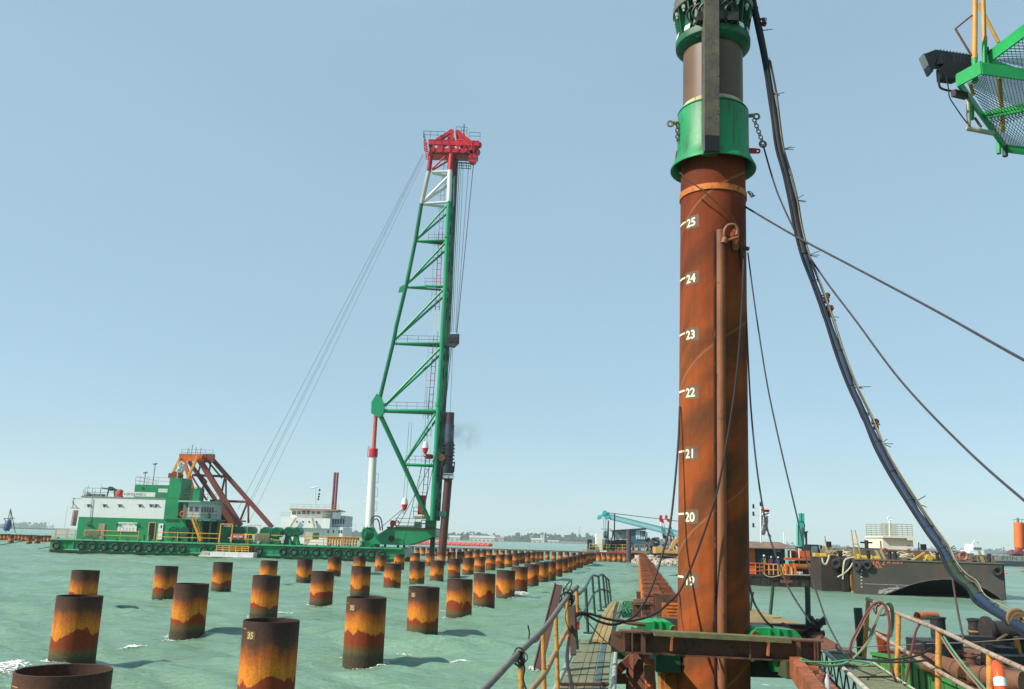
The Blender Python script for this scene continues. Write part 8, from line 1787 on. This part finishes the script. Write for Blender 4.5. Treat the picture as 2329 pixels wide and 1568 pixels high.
# ================================================================ TOP RIGHT PLATFORM
NGP = paint('platform_green', (34,168,88), .5, var=.25, scale=3, rust=.22, rustc=(140,110,70), bump=.2)
UP = thing('access_platform', at(2250, 200, 8.5), 'green steel access platform with expanded metal floor seen from below', 'platform')
z0 = at(2180, 186, 7.6).z
def T(px, py, z=None): return atz(px, py, z0 if z is None else z)
def bm(a, b, w, h, nm='frame_beam', mat=NGP, up=(0,0,1)): return MB().beam(a, b, w, h, up).build(nm, mat, UP)
c1 = T(2177,184); c2 = T(2288,338); c3 = T(2232,154)
bm(c1, c2, .02, .10); bm(c1, c3, .02, .13)
e1p, e2p = T(2640,215), T(2640,385)
bm(c3+V(0,0,-.01), e1p, .02, .12); bm(c2, e2p, .02, .09); bm(e1p, e2p, .02, .1)
bm(T(2232,266), T(2345,246), .10, .02); bm(T(2240,262), T(2345,242), .02, .08)
for px_, py_ in ((2430,250), (2600,330)):
    q_ = T(px_, py_); MB().tube(V(q_.x, q_.y, -.6), q_, .09, 16).build('support_column', NGP, UP, smooth=1)
# expanded metal
def grating(P, Q, R_, S, name, nu, nv, w=.006):
    """diamond mesh over the quad P-Q-R-S"""
    m = MB()
    def g(u, v): return (P.lerp(Q,u)).lerp(S.lerp(R_,u), v)
    for i in range(-nv, nu+1):
        for s_ in (1, -1):
            # a strand crossing the quad diagonally
            u0 = i/nu; u1 = u0 + nv/nu; v0, v1 = 0., 1.
            if s_ < 0: v0, v1 = 1., 0.
            if u0 < 0: v0 = v0 + (v1-v0)*(-u0)/(u1-u0); uu0 = 0
            else: uu0 = u0
            vv1 = v1; uu1 = u1
            if u1 > 1: vv1 = (0. if s_ > 0 else 1.) + (v1-(0. if s_ > 0 else 1.))*(1-u0)/(u1-u0); uu1 = 1
            if uu1 <= uu0: continue
            m.beam(g(uu0,v0), g(uu1,vv1), w, w*1.8)
    return m.build(name, paint('mesh_green', (40,96,62), .6, var=.4, scale=6, rust=.3, rustc=(190,170,90)), UP)
grating(T(2200,190), T(2240,168), T(2345,262), T(2262,290), 'floor_grating', 13, 11, .0035)
grating(T(2240,168), T(2345,184), T(2400,250), T(2345,262), 'floor_grating', 13, 11, .0035)
grating(T(2240,268), T(2345,250), T(2360,344), T(2290,334), 'floor_grating', 13, 9, .0035)
z1 = at(2250, 128, 7.6).z
bm(T(2249,131,z1), T(2360,48,z1), .02, .12); bm(T(2249,140,z1), T(2360,178,z1), .02, .06)
grating(T(2256,136,z1), T(2360,56,z1), T(2380,120,z1), T(2345,158,z1), 'upper_grating', 12, 9, .004)
grating(T(2345,186), T(2638,217), T(2638,383), T(2345,342), 'floor_grating', 30, 16, .0035)
def pp(xa, ya, xb, yb, Y, r, nm, mat): return MB().tube(at(xa,ya,Y), at(xb,yb,Y), r, 14).build(nm, mat, UP, smooth=1)
YPOST = paint('post_ochre', (214,158,72), .55, var=.2, scale=4, rust=.35, rustc=(176,110,60), bump=.15)
pp(2218,-40,2216.5,134,7.5,.024,'rail_post',YPOST); pp(2216.5,132,2218,188,7.5,.026,'post_socket',NGP); pp(2216.5,124,2216.5,134,7.5,.028,'post_socket',YPOST)
pp(2234.5,-40,2239,97,7.6,.021,'rail_post',YPOST); pp(2239,96,2240.5,152,7.6,.024,'post_socket',NGP); pp(2239,86,2239,96,7.6,.025,'post_socket',YPOST)
pp(2226,10,2271,97,7.9,.017,'rail_brace',YPOST); pp(2211,35,2173,66,7.5,.008,'hook_rod',BROWN); pp(2173,66,2209,126,7.5,.010,'hook_rod',BROWN)
pp(2210,232,2210.5,272,8.0,.023,'stub_pipe',NGP); pp(2272,312,2272,350,8.8,.024,'stub_pipe',NGP); pp(2286,333,2286.5,356,8.7,.027,'stub_pipe',paint('stub_dark',(24,70,62),.5))
pp(2202,225,2203,288,7.8,.020,'bracket_pipe',paint('galv',(170,168,150),.5,var=.3,scale=5,rust=.3)); pp(2198,292,2260,304,7.8,.023,'bracket_pipe',paint('galv',(170,168,150),.5)); pp(2217,268,2232,290,7.9,.012,'bracket_pipe',BROWN)
m = MB(); m.beam(at(2168,212,7.6), at(2197,219,7.7), .05, .06); m.build('lamp_arm', paint('arm_brown',(70,56,52),.6), UP)
for a_, b_, r_ in ((at(2273,178,9.2), at(2281,300,9.6), .026), (at(2206,190,8.4), at(2214,216,8.5), .02)): MB().tube(a_, b_, r_, 12).build('inner_post', YPOST, UP, smooth=1)
m = MB(); q = at(2246,108,7.6); m.tube(q, q+V(0,0,-.06), .012, 8); m.build('clamp_bolt', BLACK, UP)
# floodlight
FL = thing('floodlight', at(2140, 200, 7.7), 'black finned floodlight on a bent bracket at the platform corner', 'floodlight')
FB2 = paint('lamp_black', (30,34,42), .4, var=.2, scale=4)
yf = 7.75
m = MB(); m.prism([at(2102,123,yf), at(2128,113,yf), at(2136,114,yf), at(2122,163,yf), at(2118,163,yf)], (0,.10,0)); m.build('reflector_hood', FB2, FL)
m = MB(); m.prism([at(2100,122,yf), at(2103,121,yf), at(2123,162,yf), at(2119,163,yf)], (0,.105,0)); m.build('glass_rim', paint('rim_grey',(120,126,130),.4), FL)
m = MB(); m.prism([at(2134,114,yf), at(2209,125,yf), at(2209,143,yf), at(2130,146,yf)], (0,.10,0)); m.build('housing', FB2, FL)
m = MB()
for k in range(10): px = 2139+k*7.4; m.prism([at(px,112+k*1.1,yf), at(px+1.6,112+k*1.1,yf), at(px+3,142,yf), at(px+1.4,142,yf)], (0,.11,.006))
m.build('cooling_fin', paint('fin_grey', (66,74,88), .35, var=.1), FL)
m = MB(); m.prism([at(2140,152,yf-.02), at(2156,138,yf-.02), at(2210,143,yf-.02), at(2210,166,yf-.02), at(2175,180,yf-.02), at(2142,176,yf-.02)], (0,.1,0)); m.build('ballast_box', paint('ballast', (26,28,34), .5), FL)
m = MB(); m.path([at(2135,158,yf-.04), at(2137,168,yf-.04), at(2136,193,yf-.04), at(2144,203,yf-.04), at(2168,208,yf-.04)], .011, 8, 4); m.tube(at(2130,160,yf-.05), at(2137,162,yf-.05), .012, 8); m.build('bracket', FB2, FL, smooth=1)
m = MB(); m.path([at(2152,176,yf-.05), at(2157,200,yf-.05), at(2160,222,yf-.05), at(2176,248,yf-.05), at(2190,268,7.75), at(2200,281,7.8)], .006, 6, 5); m.build('power_lead', paint('lead_black',(26,40,52),.5), FL, smooth=1)
